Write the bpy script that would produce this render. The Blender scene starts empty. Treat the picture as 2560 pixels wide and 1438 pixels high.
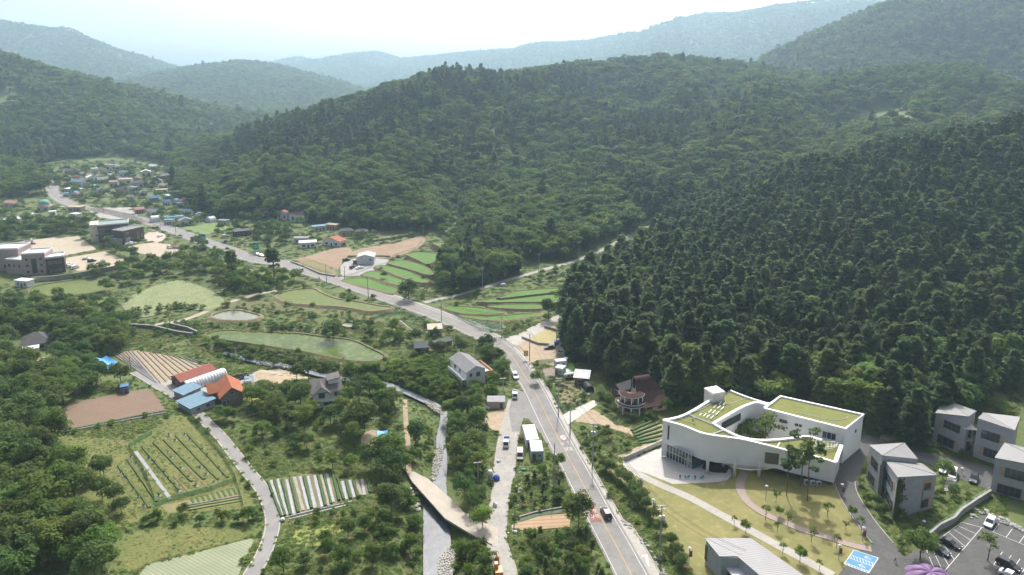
import bpy, bmesh, math, random
import numpy as np
from mathutils import Vector, Matrix, geometry
R = math.radians
SC = bpy.context.scene
COL = SC.collection
# ------------------------------------------------------------------ camera, sky, sun, exposure
F, YC, YH, CAMZ = 1707.0, 560.0, 200.0, 107.0          # focal length and principal row in photo pixels
PITCH = math.atan((YC - YH) / F)
cd = bpy.data.cameras.new('camera'); cam = bpy.data.objects.new('camera', cd); COL.objects.link(cam)
cam.location = (0, 0, CAMZ); cam.rotation_euler = (R(90) - PITCH, 0, 0)
cd.sensor_width = 36; cd.lens = 36 * F / 2560; cd.shift_y = -(719 - YC) / 2560
cd.clip_start = 1; cd.clip_end = 30000
SC.camera = cam
SUN_EL, SUN_AZ = R(50), R(7)                            # sun ahead of the camera, slightly to its right
w = bpy.data.worlds.new('World'); SC.world = w; w.use_nodes = True
nt = w.node_tree; bg = nt.nodes['Background']
sky = nt.nodes.new('ShaderNodeTexSky'); sky.sky_type = 'NISHITA'; sky.sun_disc = False
sky.sun_elevation = SUN_EL; sky.sun_rotation = SUN_AZ; sky.air_density = 0.55; sky.dust_density = 8.0; sky.ozone_density = 0.5; sky.altitude = 200
hs_ = nt.nodes.new('ShaderNodeHueSaturation'); hs_.inputs['Saturation'].default_value = 0.75          # milky summer sky
nt.links.new(sky.outputs[0], hs_.inputs['Color']); nt.links.new(hs_.outputs[0], bg.inputs[0]); bg.inputs[1].default_value = 0.15
sl = bpy.data.lights.new('sun', 'SUN'); so = bpy.data.objects.new('sun', sl); COL.objects.link(so)
sl.energy = 3.1; sl.angle = R(0.8); sl.color = (1.0, 0.96, 0.90)
sd = Vector((math.sin(SUN_AZ) * math.cos(SUN_EL), math.cos(SUN_AZ) * math.cos(SUN_EL), math.sin(SUN_EL)))
so.rotation_euler = sd.to_track_quat('Z', 'Y').to_euler(); so.location = (0, 0, 400)
vs = SC.view_settings; vs.view_transform = 'Standard'; vs.look = 'None'; vs.gamma = 1; vs.use_curve_mapping = False
vs.exposure = 0.7
SC.cycles.max_bounces = 8; SC.cycles.diffuse_bounces = 4; SC.cycles.glossy_bounces = 2; SC.cycles.transmission_bounces = 3
SC.cycles.transparent_max_bounces = 8; SC.cycles.volume_bounces = 1; SC.cycles.use_denoising = True
SC.cycles.caustics_reflective = False; SC.cycles.caustics_refractive = False
rng = np.random.default_rng(7); random.seed(7)
# ------------------------------------------------------------------ materials
MATS = {}
def mat(name, c1, c2=None, scale=1.0, rough=0.85, c3=None, bump=0.0, bscale=None, rnd=0.0, metal=0.0, spec=0.25, stripe=None, trans=None, detail=5):
    """stripe = (angle_deg, period_m, colour, share) ; c2/c3 mixed by noise of that scale in metres ; rnd = per-object value jitter"""
    if name in MATS: return MATS[name]
    m = bpy.data.materials.new(name); m.use_nodes = True; n = m.node_tree.nodes; L = m.node_tree.links
    b = n['Principled BSDF']; b.inputs['Roughness'].default_value = rough; b.inputs['Metallic'].default_value = metal
    b.inputs['Specular IOR Level'].default_value = spec
    geo = n.new('ShaderNodeNewGeometry'); out = None
    def rgb(c):
        r = n.new('ShaderNodeRGB'); r.outputs[0].default_value = (*c, 1); return r.outputs[0]
    def noise(sc, det=detail, ro=0.6):
        t = n.new('ShaderNodeTexNoise'); t.inputs['Scale'].default_value = 1.0 / sc; t.inputs['Detail'].default_value = det; t.inputs['Roughness'].default_value = ro
        L.new(geo.outputs['Position'], t.inputs['Vector']); return t.outputs[0]
    def mix(f, a, bb):
        x = n.new('ShaderNodeMix'); x.data_type = 'RGBA'
        if isinstance(f, float): x.inputs[0].default_value = f
        else: L.new(f, x.inputs[0])
        L.new(a, x.inputs[6]); L.new(bb, x.inputs[7]); return x.outputs[2]
    def ramp(f, lo, hi):
        r = n.new('ShaderNodeMapRange'); r.inputs[1].default_value = lo; r.inputs[2].default_value = hi; L.new(f, r.inputs[0]); return r.outputs[0]
    col = rgb(c1)
    if c2 is not None: col = mix(ramp(noise(scale), 0.35, 0.65), col, rgb(c2))
    if c3 is not None: col = mix(ramp(noise(scale * 0.23), 0.5, 0.75), col, rgb(c3))
    if stripe:
        a, per, sc_, sh = stripe
        vm = n.new('ShaderNodeVectorMath'); vm.operation = 'DOT_PRODUCT'; L.new(geo.outputs['Position'], vm.inputs[0])
        vm.inputs[1].default_value = (math.cos(R(a)) / per, math.sin(R(a)) / per, 0)
        ad = n.new('ShaderNodeMath'); ad.operation = 'ADD'; L.new(vm.outputs['Value'], ad.inputs[0]); nz = noise(3.0)
        ml = n.new('ShaderNodeMath'); ml.operation = 'MULTIPLY'; L.new(nz, ml.inputs[0]); ml.inputs[1].default_value = 0.5; L.new(ml.outputs[0], ad.inputs[1])
        fr = n.new('ShaderNodeMath'); fr.operation = 'FRACT'; L.new(ad.outputs[0], fr.inputs[0])
        pp = n.new('ShaderNodeMath'); pp.operation = 'PINGPONG'; L.new(fr.outputs[0], pp.inputs[0]); pp.inputs[1].default_value = 0.5
        col = mix(ramp(pp.outputs[0], sh * 0.5 - 0.08, sh * 0.5 + 0.08), rgb(sc_), col)
    if rnd:
        oi = n.new('ShaderNodeObjectInfo'); hs = n.new('ShaderNodeHueSaturation')
        mv = n.new('ShaderNodeMapRange'); mv.inputs[3].default_value = 1 - rnd; mv.inputs[4].default_value = 1 + rnd; L.new(oi.outputs['Random'], mv.inputs[0])
        L.new(mv.outputs[0], hs.inputs['Value'])
        wn = n.new('ShaderNodeTexWhiteNoise'); wn.noise_dimensions = '1D'; L.new(oi.outputs['Random'], wn.inputs['W'])
        mh = n.new('ShaderNodeMapRange'); mh.inputs[3].default_value = 0.5 - rnd * 0.09; mh.inputs[4].default_value = 0.5 + rnd * 0.09; L.new(wn.outputs[0], mh.inputs[0])
        L.new(mh.outputs[0], hs.inputs['Hue']); L.new(col, hs.inputs['Color']); col = hs.outputs[0]
    L.new(col, b.inputs['Base Color'])
    if bump:
        bn = n.new('ShaderNodeBump'); bn.inputs['Strength'].default_value = 1.0; bn.inputs['Distance'].default_value = bump
        L.new(noise(bscale or scale * 0.3), bn.inputs['Height']); L.new(bn.outputs[0], b.inputs['Normal'])
    if trans:
        tr = n.new('ShaderNodeBsdfTranslucent'); L.new(col, tr.inputs[0]); ms = n.new('ShaderNodeMixShader'); ms.inputs[0].default_value = trans
        L.new(b.outputs[0], ms.inputs[1]); L.new(tr.outputs[0], ms.inputs[2]); L.new(ms.outputs[0], n['Material Output'].inputs[0])
    MATS[name] = m; return m
# ------------------------------------------------------------------ mesh building
class MB:
    """collects shapes and builds ONE mesh object"""
    def __init__(s): s.v = []; s.f = []; s.m = []
    def add(s, vs, fs, mi=0):
        o = len(s.v); s.v += [tuple(v) for v in vs]; s.f += [tuple(i + o for i in f) for f in fs]; s.m += [mi] * len(fs); return s
    def box(s, c, d, rz=0.0, mi=0, taper=1.0):
        x, y, z = d[0] / 2, d[1] / 2, d[2]
        ca, sa = math.cos(rz), math.sin(rz); V = []
        for zz, k in ((0, 1), (z, taper)):
            for a, b in ((-x, -y), (x, -y), (x, y), (-x, y)):
                a *= k; b *= k; V.append((c[0] + a * ca - b * sa, c[1] + a * sa + b * ca, c[2] + zz))
        return s.add(V, [(3, 2, 1, 0), (4, 5, 6, 7), (0, 1, 5, 4), (1, 2, 6, 5), (2, 3, 7, 6), (3, 0, 4, 7)], mi)
    def tube(s, pts, r, n=6, mi=0, r2=None, cap=True):
        pts = [Vector(p) for p in pts]; V = []; k = len(pts)
        for i, p in enumerate(pts):
            d = (pts[min(i + 1, k - 1)] - pts[max(i - 1, 0)]).normalized()
            u = d.orthogonal().normalized() if abs(d.z) > .9 else Vector((0, 0, 1)).cross(d).normalized()
            w_ = d.cross(u); rr = r if r2 is None else r + (r2 - r) * i / max(1, k - 1)
            for j in range(n):
                a = 2 * math.pi * j / n; V.append(p + u * (rr * math.cos(a)) + w_ * (rr * math.sin(a)))
        Fs = [(i * n + j, i * n + (j + 1) % n, (i + 1) * n + (j + 1) % n, (i + 1) * n + j) for i in range(k - 1) for j in range(n)]
        if cap: Fs += [tuple(range(n))[::-1], tuple((k - 1) * n + j for j in range(n))]
        return s.add(V, Fs, mi)
    def prism(s, poly, z0, z1, mi=0):
        n = len(poly); zf = (lambda z, i: z[i] if hasattr(z, '__len__') else z)
        V = [(p[0], p[1], zf(z0, i)) for i, p in enumerate(poly)] + [(p[0], p[1], zf(z1, i)) for i, p in enumerate(poly)]
        tri = geometry.tessellate_polygon([[Vector((p[0], p[1], 0)) for p in poly]])
        Fs = [(i, (i + 1) % n, n + (i + 1) % n, n + i) for i in range(n)]
        for t in tri:
            a, b, c = [Vector(poly[i][:2]) for i in t]
            if (b - a).cross(c - a) < 0: t = t[::-1]
            Fs += [tuple(n + i for i in t), tuple(t[::-1])]
        return s.add(V, Fs, mi)
    def quad(s, a, b, c, d, mi=0): return s.add([a, b, c, d], [(0, 1, 2, 3)], mi)
    def mesh(s, name, mats, smooth=False):
        me = bpy.data.meshes.new(name); me.from_pydata([tuple(v) for v in s.v], [], s.f)
        for m in (mats if isinstance(mats, (list, tuple)) else [mats]): me.materials.append(m)
        if any(s.m): me.polygons.foreach_set('material_index', s.m)
        if smooth: me.polygons.foreach_set('use_smooth', [True] * len(s.f))
        me.update(); return me
    def build(s, name, mats, parent=None, smooth=False):
        return link(name, s.mesh(name, mats, smooth), parent)
def link(name, data, parent=None):
    o = bpy.data.objects.new(name, data); COL.objects.link(o)
    if parent is not None: o.parent = parent
    return o
def tag(o, label=None, cat=None, group=None, kind=None):
    if label: o['label'] = label
    if cat: o['category'] = cat
    if group: o['group'] = group
    if kind: o['kind'] = kind
    return o
def thing(name, loc, rz, label, cat, group=None):
    o = bpy.data.objects.new(name, None); COL.objects.link(o); o.empty_display_size = .2
    o.location = loc; o.rotation_euler = (0, 0, rz); return tag(o, label, cat, group)
def copy_tree(o, parent=None):
    c = o.copy(); COL.objects.link(c); c.parent = parent
    for ch in o.children: copy_tree(ch, c)
    return c
def catmull(pts, n=6, closed=False):
    P_ = [np.array(p, float) for p in pts]; k = len(P_); out = []
    for i in range(k if closed else k - 1):
        p0 = P_[(i - 1) % k] if closed or i > 0 else P_[0]; p1 = P_[i]; p2 = P_[(i + 1) % k]; p3 = P_[(i + 2) % k] if closed or i + 2 < k else P_[-1]
        for j in range(n):
            t = j / n; out.append(0.5 * (2 * p1 + (p2 - p0) * t + (2 * p0 - 5 * p1 + 4 * p2 - p3) * t * t + (3 * p1 - p0 - 3 * p2 + p3) * t ** 3))
    if not closed: out.append(P_[-1])
    return out
# ------------------------------------------------------------------ photo pixel -> place on the ground
def ray(px, py):
    x, y = (px - 1280) / F, (YC - py) / F
    return x, math.cos(PITCH) + math.sin(PITCH) * y, -math.sin(PITCH) + math.cos(PITCH) * y
def U(px, py, z=0.0):
    """point at altitude z seen at that pixel"""
    x, y, dz = ray(px, py); t = (z - CAMZ) / dz; return Vector((x * t, y * t, z))
def atY(px, py, Y):
    x, y, dz = ray(px, py); t = Y / y; return np.array((x * t, Y, CAMZ + dz * t))
def proj(X, Y, Z):
    zc = Y * math.cos(PITCH) - (Z - CAMZ) * math.sin(PITCH); yc = Y * math.sin(PITCH) + (Z - CAMZ) * math.cos(PITCH)
    return 1280 + F * X / zc, YC - F * yc / zc, zc
def base_h(X, Y):
    s = 30 * np.logaddexp(0, (Y - 235) / 30.0)
    return np.where(s < 700, 0.020 * s, 14 + 0.012 * (s - 700))
def vnoise(X, Y, sc, seed):
    r = np.random.default_rng(seed); T = r.random((256, 256)); x = X / sc + 1000; y = Y / sc + 1000
    xi = np.floor(x).astype(int); yi = np.floor(y).astype(int); fx = x - xi; fy = y - yi
    fx = fx * fx * (3 - 2 * fx); fy = fy * fy * (3 - 2 * fy); g = lambda a, b: T[(xi + a) & 255, (yi + b) & 255]
    return (g(0, 0) * (1 - fx) + g(1, 0) * fx) * (1 - fy) + (g(0, 1) * (1 - fx) + g(1, 1) * fx) * fy
def fbm(X, Y, sc, seed, o=4):
    v = 0; a = 0.5
    for i in range(o): v = v + a * vnoise(X, Y, sc / 2 ** i, seed + i); a *= 0.5
    return v / (1 - 0.5 ** o)
# ridges as (photo column, photo row of the tree tops, distance) ; tree height taken off
RIDGES = [
 (15, 215, [(1560,600,500),(1640,572,490),(1720,543,480),(1800,500,468),(1900,447,460),(2000,410,455),(2150,380,450),(2300,350,445),(2450,328,440),(2600,285,430),(2900,200,440)]),   # near pine hill
 (10, 70, [(1480,700,390),(1600,640,400),(1750,560,430)]),
 (13, 330, [(432,470,700),(520,402,720),(600,345,740),(700,292,760),(850,240,790),(1000,196,820),(1100,168,850),(1250,180,880),(1350,166,930),(1450,152,980),(1550,142,1020),(1650,132,1050),(1750,142,1080),(1850,150,1100),(1950,165,1080),(2100,190,1000)]),
 (-3, 125, [(1100,235,820),(1060,260,740),(1010,360,630),(960,440,560)]),
 (-2, 100, [(800,315,745),(760,380,640),(720,450,570)]),
 (-3, 140, [(1680,190,960),(1720,220,860),(1620,330,720),(1450,420,620),(1300,500,550)]),
 (-2, 130, [(1870,200,960),(1920,230,800),(1850,330,660),(1760,420,580),(1690,500,540)]),
 (-1, 130, [(1300,225,850),(1290,270,760),(1180,380,640)]),
 (12, 520, [(1880,165,1500),(1950,120,1500),(2050,70,1480),(2150,28,1450),(2230,-5,1420),(2400,-70,1400),(2700,-150,1350),(3000,-200,1350)]),
 (11, 260, [(2050,200,900),(2180,172,900),(2300,160,890),(2420,175,860),(2560,220,800),(2800,230,760)]),
 (11, 150, [(2420,175,860),(2330,230,740),(2250,300,640),(2150,360,580)]),
 (11, 130, [(2560,220,800),(2480,290,680),(2420,330,600)]),
 (11, 420, [(-600,60,1150),(-200,95,1150),(0,142,1150),(100,165,1140),(200,194,1130),(300,228,1110),(400,275,1090),(480,318,1070),(548,356,1050)]),
 (-8, 150, [(210,235,1080),(230,300,950),(260,380,880)]),
 (11, 180, [(0,142,1150),(-20,300,900)]),
 (9, 130, [(-300,380,700),(-80,402,690),(20,428,680),(70,455,670),(110,485,660)]),
 (12, 860, [(330,280,2660),(400,218,2660),(480,181,2632),(560,154,2590),(620,149,2562),(700,160,2590),(800,190,2660),(900,222,2730)]),
 (-25, 300, [(615,190,2408),(600,230,2100),(570,300,1819)]),
 (-20, 300, [(480,181,2632),(470,260,2240)]),
 (12, 1100, [(-500,10,3500),(-100,35,3430),(0,45,3360),(60,57,3360),(150,91,3360),(250,120,3360),(350,136,3430),(480,178,3500),(600,230,3639)]),
 (-30, 500, [(150,91,3360),(250,180,2800),(330,260,2520)]),
 (12, 1500, [(560,175,5040),(680,152,4920),(740,140,4920),(790,150,4920),(860,133,4860),(950,128,4800),(1010,148,4800),(1150,130,4680),(1250,124,4560),(1350,108,4440),(1450,98,4320),(1550,88,4200),(1650,68,4080),(1750,34,3960),(1850,28,3840),(1950,18,3720),(2010,0,3600),(2150,-30,3480),(2400,-60,3360)]),
 (-30, 500, [(870,165,4600),(900,180,4080)]), (-30, 500, [(1335,145,4200),(1300,160,3720)]), (-30, 500, [(1720,90,3700),(1680,110,3240)]), (-30, 480, [(1930,70,3500),(1900,110,3000)]),
]
RW = []
for th, wd, pts in RIDGES:
    q = []
    for a, b, Y in pts:
        p = atY(a, b, Y); p[2] = max(1.0, p[2] - th - float(base_h(p[0], p[1]))); q.append(p)
    RW.append((wd, q))
TOE = [(-900,700),(-500,560),(-100,505),(40,497),(112,492),(135,455),(60,428),(160,412),(300,404),(425,420),(430,470),(450,500),(500,528),(570,545),(650,540),(760,548),(870,566),(1000,575),(1085,575),(1108,560),(1128,520),(1150,520),(1165,555),(1180,600),(1260,612),(1330,642),(1400,638),(1500,602),(1600,562),(1648,545),(1648,572),(1560,612),(1480,662),(1440,692),(1408,770),(1405,800),(1418,850),(1470,890),(1600,928),(1690,968),(1800,968),(2000,985),(2190,1045),(2270,1082),(2340,1062),(2450,985),(2560,930),(2900,850)]
TW = [np.array(U(a, b, 6.0)[:2]) for a, b in TOE] + [np.array((500., -60.)), np.array((-700., -60.))]
def seg_d(X, Y, a, b):
    d = b - a; t = np.clip(((X - a[0]) * d[0] + (Y - a[1]) * d[1]) / (d @ d + 1e-9), 0, 1)
    return np.hypot(X - a[0] - t * d[0], Y - a[1] - t * d[1]), t
def in_poly(X, Y, poly):
    c = np.zeros(np.shape(X), bool); n = len(poly)
    for i in range(n):
        (x1, y1), (x2, y2) = poly[i][:2], poly[(i + 1) % n][:2]
        c ^= ((y1 > Y) != (y2 > Y)) & (X < (x2 - x1) * (Y - y1) / (y2 - y1 + 1e-12) + x1)
    return c
def hill_h(X, Y):
    tot = np.zeros(np.shape(X)); crest = np.zeros(np.shape(X)); top = np.zeros(np.shape(X))
    for wd, q in RW:
        dn = np.full(np.shape(X), 1e9); zr = np.zeros(np.shape(X))
        for a, b in zip(q[:-1], q[1:]):
            d, t = seg_d(X, Y, a[:2], b[:2]); k = d < dn; dn = np.where(k, d, dn); zr = np.where(k, a[2] + (b[2] - a[2]) * t, zr)
        cu = np.clip(1 - dn / wd, 0, 1); best = zr * (0.55 * cu + 0.45 * cu * cu * (3 - 2 * cu))
        crest = np.where(best > top, cu, crest); top = np.maximum(top, best); tot = tot + best ** 8
    tot = tot ** 0.125
    dm = np.full(np.shape(X), 1e9)
    for i in range(len(TW)): dm = np.minimum(dm, seg_d(X, Y, TW[i], TW[(i + 1) % len(TW)])[0])
    ins = in_poly(X, Y, TW); k = np.clip(np.where(ins, 0, dm) / 45.0, 0, 1); k = k * k * (3 - 2 * k)
    far = np.clip((Y - 500) / 1200, 0, 1)
    rv = 1 - np.abs(2 * fbm(X, Y, 170 + 0 * Y, 11) - 1) * 2.0
    rv2 = 1 - np.abs(2 * fbm(X, Y, 420, 31) - 1) * 2.0
    nz = (rv - 0.6) * np.minimum(0.36 * tot, 26) * (1 - 0.6 * far) + (rv2 - 0.6) * np.minimum(0.30 * tot, 75) * far
    nz = nz * np.clip((1 - crest) * 4, 0, 1)
    return k * np.maximum(0, tot + nz), dm, ins
STREAM = [(1095,1600),(1095,1438),(1092,1340),(1090,1260),(1098,1210),(1105,1150),(1102,1100),(1110,1045),(1100,1022),(1060,1002),(1010,980),(960,962),(915,958),(860,950),(800,940),(750,927),(690,912),(630,905),(560,885)]
SW_ = [np.array(U(a, b, -1.5)[:2]) for a, b in STREAM]
def height(X, Y):
    h, dm, ins = hill_h(X, Y)
    ds = np.full(np.shape(X), 1e9)
    for a, b in zip(SW_[:-1], SW_[1:]): ds = np.minimum(ds, seg_d(X, Y, a, b)[0])
    k = np.clip((9.5 - ds) / 5.5, 0, 1); carve = -2.6 * k * k * (3 - 2 * k)
    left = np.clip((-X - 0.62 * Y + 30) / 60, 0, 1) * np.clip((260 - Y) / 60, 0, 1) * 6      # wooded slope in the lower left corner
    return base_h(X, Y) + h + carve + left
GX0, GX1, GY0, GY1, GS = -520.0, 480.0, 60.0, 960.0, 2.5
gx = np.arange(GX0, GX1 + .1, GS); gy = np.arange(GY0, GY1 + .1, GS)
GXX, GYY = np.meshgrid(gx, gy, indexing='ij'); GH = height(GXX, GYY)
def H(x, y):
    x = np.asarray(x, float); y = np.asarray(y, float)
    u = np.clip((x - GX0) / GS, 0, len(gx) - 1.001); v = np.clip((y - GY0) / GS, 0, len(gy) - 1.001)
    i = u.astype(int); j = v.astype(int); a = u - i; b = v - j
    return (GH[i, j] * (1 - a) + GH[i + 1, j] * a) * (1 - b) + (GH[i, j + 1] * (1 - a) + GH[i + 1, j + 1] * a) * b
_T = np.linspace(60, 1300, 2500)
def P(px, py, dz=0.0):
    """point of the terrain seen at that photo pixel"""
    x, y, d = ray(px, py); k = math.sqrt(x * x + y * y + d * d); t = _T / k
    g = CAMZ + d * t - H(x * t, y * t) ; i = int(np.argmax(g < 0)) if (g < 0).any() else len(t) - 1
    a, b = g[max(i - 1, 0)], g[i]; tt = t[max(i - 1, 0)] + (t[i] - t[max(i - 1, 0)]) * (a / (a - b + 1e-9) if a > 0 else 0)
    X, Y = x * tt, y * tt; return Vector((X, Y, float(H(X, Y)) + dz))
def ppm(p): return F / (p[1] * math.cos(PITCH) - (p[2] - CAMZ) * math.sin(PITCH))      # photo pixels per metre there
# terrain mesh
def axis(a, b, st, lim0, lim1, gr=1.09):
    m = list(np.arange(a, b + .1, st)); s = st; v = b; up = []
    while v < lim1: s *= gr; v += s; up.append(v)
    s = st; v = a; dn = []
    while v > lim0: s *= gr; v -= s; dn.append(v)
    return np.array(dn[::-1] + m + up)
def grid_mesh(name, xs, ys, Z, m):
    nx, ny = len(xs), len(ys); A, B = np.meshgrid(xs, ys, indexing='ij'); co = np.stack([A, B, Z], -1).reshape(-1, 3)
    i = np.arange(nx * ny).reshape(nx, ny); q = np.stack([i[:-1, :-1], i[1:, :-1], i[1:, 1:], i[:-1, 1:]], -1).reshape(-1, 4)
    me = bpy.data.meshes.new(name); me.vertices.add(len(co)); me.vertices.foreach_set('co', co.ravel())
    me.loops.add(q.size); me.loops.foreach_set('vertex_index', q.ravel()); me.polygons.add(len(q)); me.polygons.foreach_set('loop_start', np.arange(0, q.size, 4)); me.polygons.foreach_set('use_smooth', np.ones(len(q), bool))
    me.materials.append(m); me.update(calc_edges=True); return me
xs = axis(GX0, GX1, GS, -5000, 5000, 1.06); ys = axis(GY0, GY1, GS, -300, 5900, 1.05)
TXX, TYY = np.meshgrid(xs, ys, indexing='ij'); TZ = height(TXX, TYY)
ii = np.clip(((TXX - GX0) / GS).round().astype(int), 0, len(gx) - 1); jj = np.clip(((TYY - GY0) / GS).round().astype(int), 0, len(gy) - 1)
def HF(x, y):
    """terrain height anywhere (from the mesh grid)"""
    u = np.interp(x, xs, np.arange(len(xs))); v = np.interp(y, ys, np.arange(len(ys))); i = np.minimum(u.astype(int), len(xs) - 2); j = np.minimum(v.astype(int), len(ys) - 2); a = u - i; b = v - j
    return (TZ[i, j] * (1 - a) + TZ[i + 1, j] * a) * (1 - b) + (TZ[i, j + 1] * (1 - a) + TZ[i + 1, j + 1] * a) * b
M_GROUND = mat('rough_grassland', (.068, .105, .028), (.11, .13, .04), 11, c3=(.05, .085, .023), bump=.25, bscale=.6)
tag(link('terrain', grid_mesh('terrain', xs, ys, TZ, M_GROUND)), 'green valley floor and hillsides of rough grass', kind='structure')
# ------------------------------------------------------------------ fields, roads, paths, water
def pts(s): return [tuple(float(v) for v in q.split(',')) for q in s.split()]
BLOCK = []                                   # ground polygons that carry no undergrowth
def poly_w(px, smooth=0, z=None, jit=0.0):
    q = [(P(a, b) if z is None else U(a, b, z)) for a, b in (pts(px) if isinstance(px, str) else px)]; q = [(p[0], p[1]) for p in q]
    if smooth: q = [tuple(p) for p in catmull(q, smooth, True)]
    return q
def drape(poly, off, step=3.0, hf=None):
    """triangulated sheet over polygon poly laid on the terrain"""
    bm = bmesh.new(); vs_ = [bm.verts.new((p[0], p[1], 0)) for p in poly]
    for t in geometry.tessellate_polygon([[Vector((p[0], p[1], 0)) for p in poly]]):
        try:
            f = bm.faces.new([vs_[i] for i in t])
            if f.calc_area() < 1e-9: bm.faces.remove(f)
        except ValueError: pass
    for k in (0, 1):
        lo = min(p[k] for p in poly); hi = max(p[k] for p in poly); c = math.floor(lo / step) * step
        while c < hi:
            if c > lo:
                co = [0, 0, 0]; no = [0, 0, 0]; co[k] = c; no[k] = 1
                bmesh.ops.bisect_plane(bm, geom=bm.verts[:] + bm.edges[:] + bm.faces[:], plane_co=co, plane_no=no)
            c += step
    A = np.array([v.co[:2] for v in bm.verts]); Z = HF(A[:, 0], A[:, 1]) + off if hf is None else hf(A[:, 0], A[:, 1])
    for v, z in zip(bm.verts, Z): v.co.z = z
    for f in bm.faces:
        f.smooth = True
        if f.normal.z < 0 or True:
            f.normal_update()
            if f.normal.z < 0: f.normal_flip()
    return bm
def sheet(name, px, m, off=.06, smooth=0, label=None, block=True, parent=None, z=None, step=3.0):
    q = poly_w(px, smooth, z) if isinstance(px, str) else px
    if block: BLOCK.append(q)
    bm = drape(q, off, step, None if z is None else (lambda a, b: np.full(len(a), z))); me = bpy.data.meshes.new(name); bm.to_mesh(me); bm.free(); me.materials.append(m)
    o = link(name, me, parent)
    if parent is None: tag(o, label, kind='structure')
    return o
def line_w(px, n=8): return [tuple(p) for p in catmull([P(a, b)[:2] for a, b in (pts(px) if isinstance(px, str) else px)], n)]
def offset_line(q, d):
    out = []
    for i, p in enumerate(q):
        a = np.array(q[max(i - 1, 0)]); b = np.array(q[min(i + 1, len(q) - 1)]); t = (b - a) / (np.linalg.norm(b - a) + 1e-9); dd = d[i] if hasattr(d, '__len__') else d; out.append((p[0] - t[1] * dd, p[1] + t[0] * dd))
    return out
def strip(q, d0, d1, off, name, m, parent=None, label=None, block=False, th=0.0):
    """ribbon between two lateral offsets of a ground line ; th > 0 makes it a solid kerb"""
    a = offset_line(q, d0); b = offset_line(q, d1); n = len(q); A = np.array(a); B = np.array(b); V = []; k = 5 if th == 0 else 1
    for i in range(n):
        for j in range(k + 1):
            p = A[i] + (B[i] - A[i]) * j / k; V.append((p[0], p[1], float(HF(p[0], p[1])) + off + th))
    Fs = [(i * (k + 1) + j, i * (k + 1) + j + 1, (i + 1) * (k + 1) + j + 1, (i + 1) * (k + 1) + j) for i in range(n - 1) for j in range(k)]
    e1 = np.subtract(V[1], V[0]); e2 = np.subtract(V[k + 1], V[0])
    if e1[0] * e2[1] - e1[1] * e2[0] < 0: Fs = [f[::-1] for f in Fs]
    mb = MB().add(V, Fs)
    if th:
        o = len(mb.v); mb.v += [(v[0], v[1], v[2] - th - .1) for v in V]
        for i in range(n - 1):
            mb.f += [(2 * i, 2 * i + 2, o + 2 * i + 2, o + 2 * i), (2 * i + 1, o + 2 * i + 1, o + 2 * i + 3, 2 * i + 3)]; mb.m += [0, 0]
        mb.f += [(0, o, o + 1, 1), (2 * n - 2, 2 * n - 1, o + 2 * n - 1, o + 2 * n - 2)]; mb.m += [0, 0]
    ob = mb.build(name, m, parent)
    if parent is None: tag(ob, label, kind='structure')
    if block: BLOCK.append(a + b[::-1])
    return ob
M_ASPH = mat('worn_asphalt', (.175, .172, .165), (.215, .21, .20), 6, c3=(.15, .148, .145), bump=.01, bscale=.1)
M_ASPHD = mat('dark_asphalt', (.075, .075, .075), (.10, .10, .098), 4, c3=(.065, .065, .067))
M_CONC = mat('pale_concrete', (.31, .295, .265), (.36, .345, .31), 4, c3=(.27, .255, .23))
M_CONCD = mat('grey_concrete', (.26, .25, .23), (.32, .31, .28), 5, c3=(.21, .20, .18))
M_DIRT = mat('pale_dirt', (.29, .225, .15), (.35, .285, .20), 3, c3=(.22, .165, .105), bump=.05, bscale=.5)
M_WHITE = mat('road_paint', (.62, .61, .58), (.45, .45, .43), 1.5)
M_YEL = mat('yellow_road_paint', (.50, .32, .09), (.40, .27, .10), 2)
M_SAND = mat('sand_lot', (.32, .275, .205), (.37, .32, .24), 9, c3=(.28, .24, .175))
M_BROWN = mat('ploughed_earth', (.165, .115, .08), (.195, .14, .10), 5, c3=(.14, .10, .07), stripe=(14, .8, (.135, .093, .065), .45), bump=.08, bscale=.4)
M_SOIL = mat('bare_soil', (.215, .15, .098), (.26, .19, .13), 6, c3=(.17, .12, .078), bump=.08, bscale=.7)
M_LAWN = mat('dry_lawn', (.205, .185, .068), (.145, .15, .052), 9, c3=(.26, .225, .10), bump=.03, bscale=.3)
M_RICE = mat('rice_shoots', (.070, .150, .020), (.056, .125, .018), 8, c3=(.09, .175, .028), bump=.12, bscale=.35)
M_PADDY = mat('sparse_rice', (.085, .12, .025), (.105, .135, .034), 10, c3=(.16, .175, .08), bump=.06, bscale=.4, rough=.6, spec=.1)
M_BANK = mat('grassy_bank', (.115, .105, .05), (.085, .115, .035), 2.5, c3=(.165, .13, .075), bump=.25, bscale=.6)
M_BANKD = mat('earth_bank', (.22, .165, .10), (.14, .14, .06), 2.0, c3=(.21, .165, .115), bump=.2, bscale=.6)
M_MEAD = mat('meadow_grass', (.10, .122, .032), (.145, .145, .044), 6, c3=(.075, .10, .028), bump=.3, bscale=.7)
M_FLOW = mat('white_flower_meadow', (.14, .175, .065), (.20, .225, .11), 4, c3=(.28, .295, .19), bump=.4, bscale=.8)
M_STRAW = mat('dry_straw', (.33, .28, .13), (.28, .255, .11), 4, c3=(.38, .34, .20), bump=.1, bscale=.5)
M_WATER = mat('stream_water', (.055, .072, .088), (.08, .095, .11), 6, c3=(.10, .115, .125), rough=.03, spec=.6, bump=.10, bscale=3.0)
M_POND = mat('pond_water', (.075, .115, .022), (.05, .08, .017), 9, rough=.25, spec=.1, c3=(.15, .18, .08), bump=.004, bscale=1.0)  # paler noise patches paint white sky reflections into the pond colour
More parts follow.
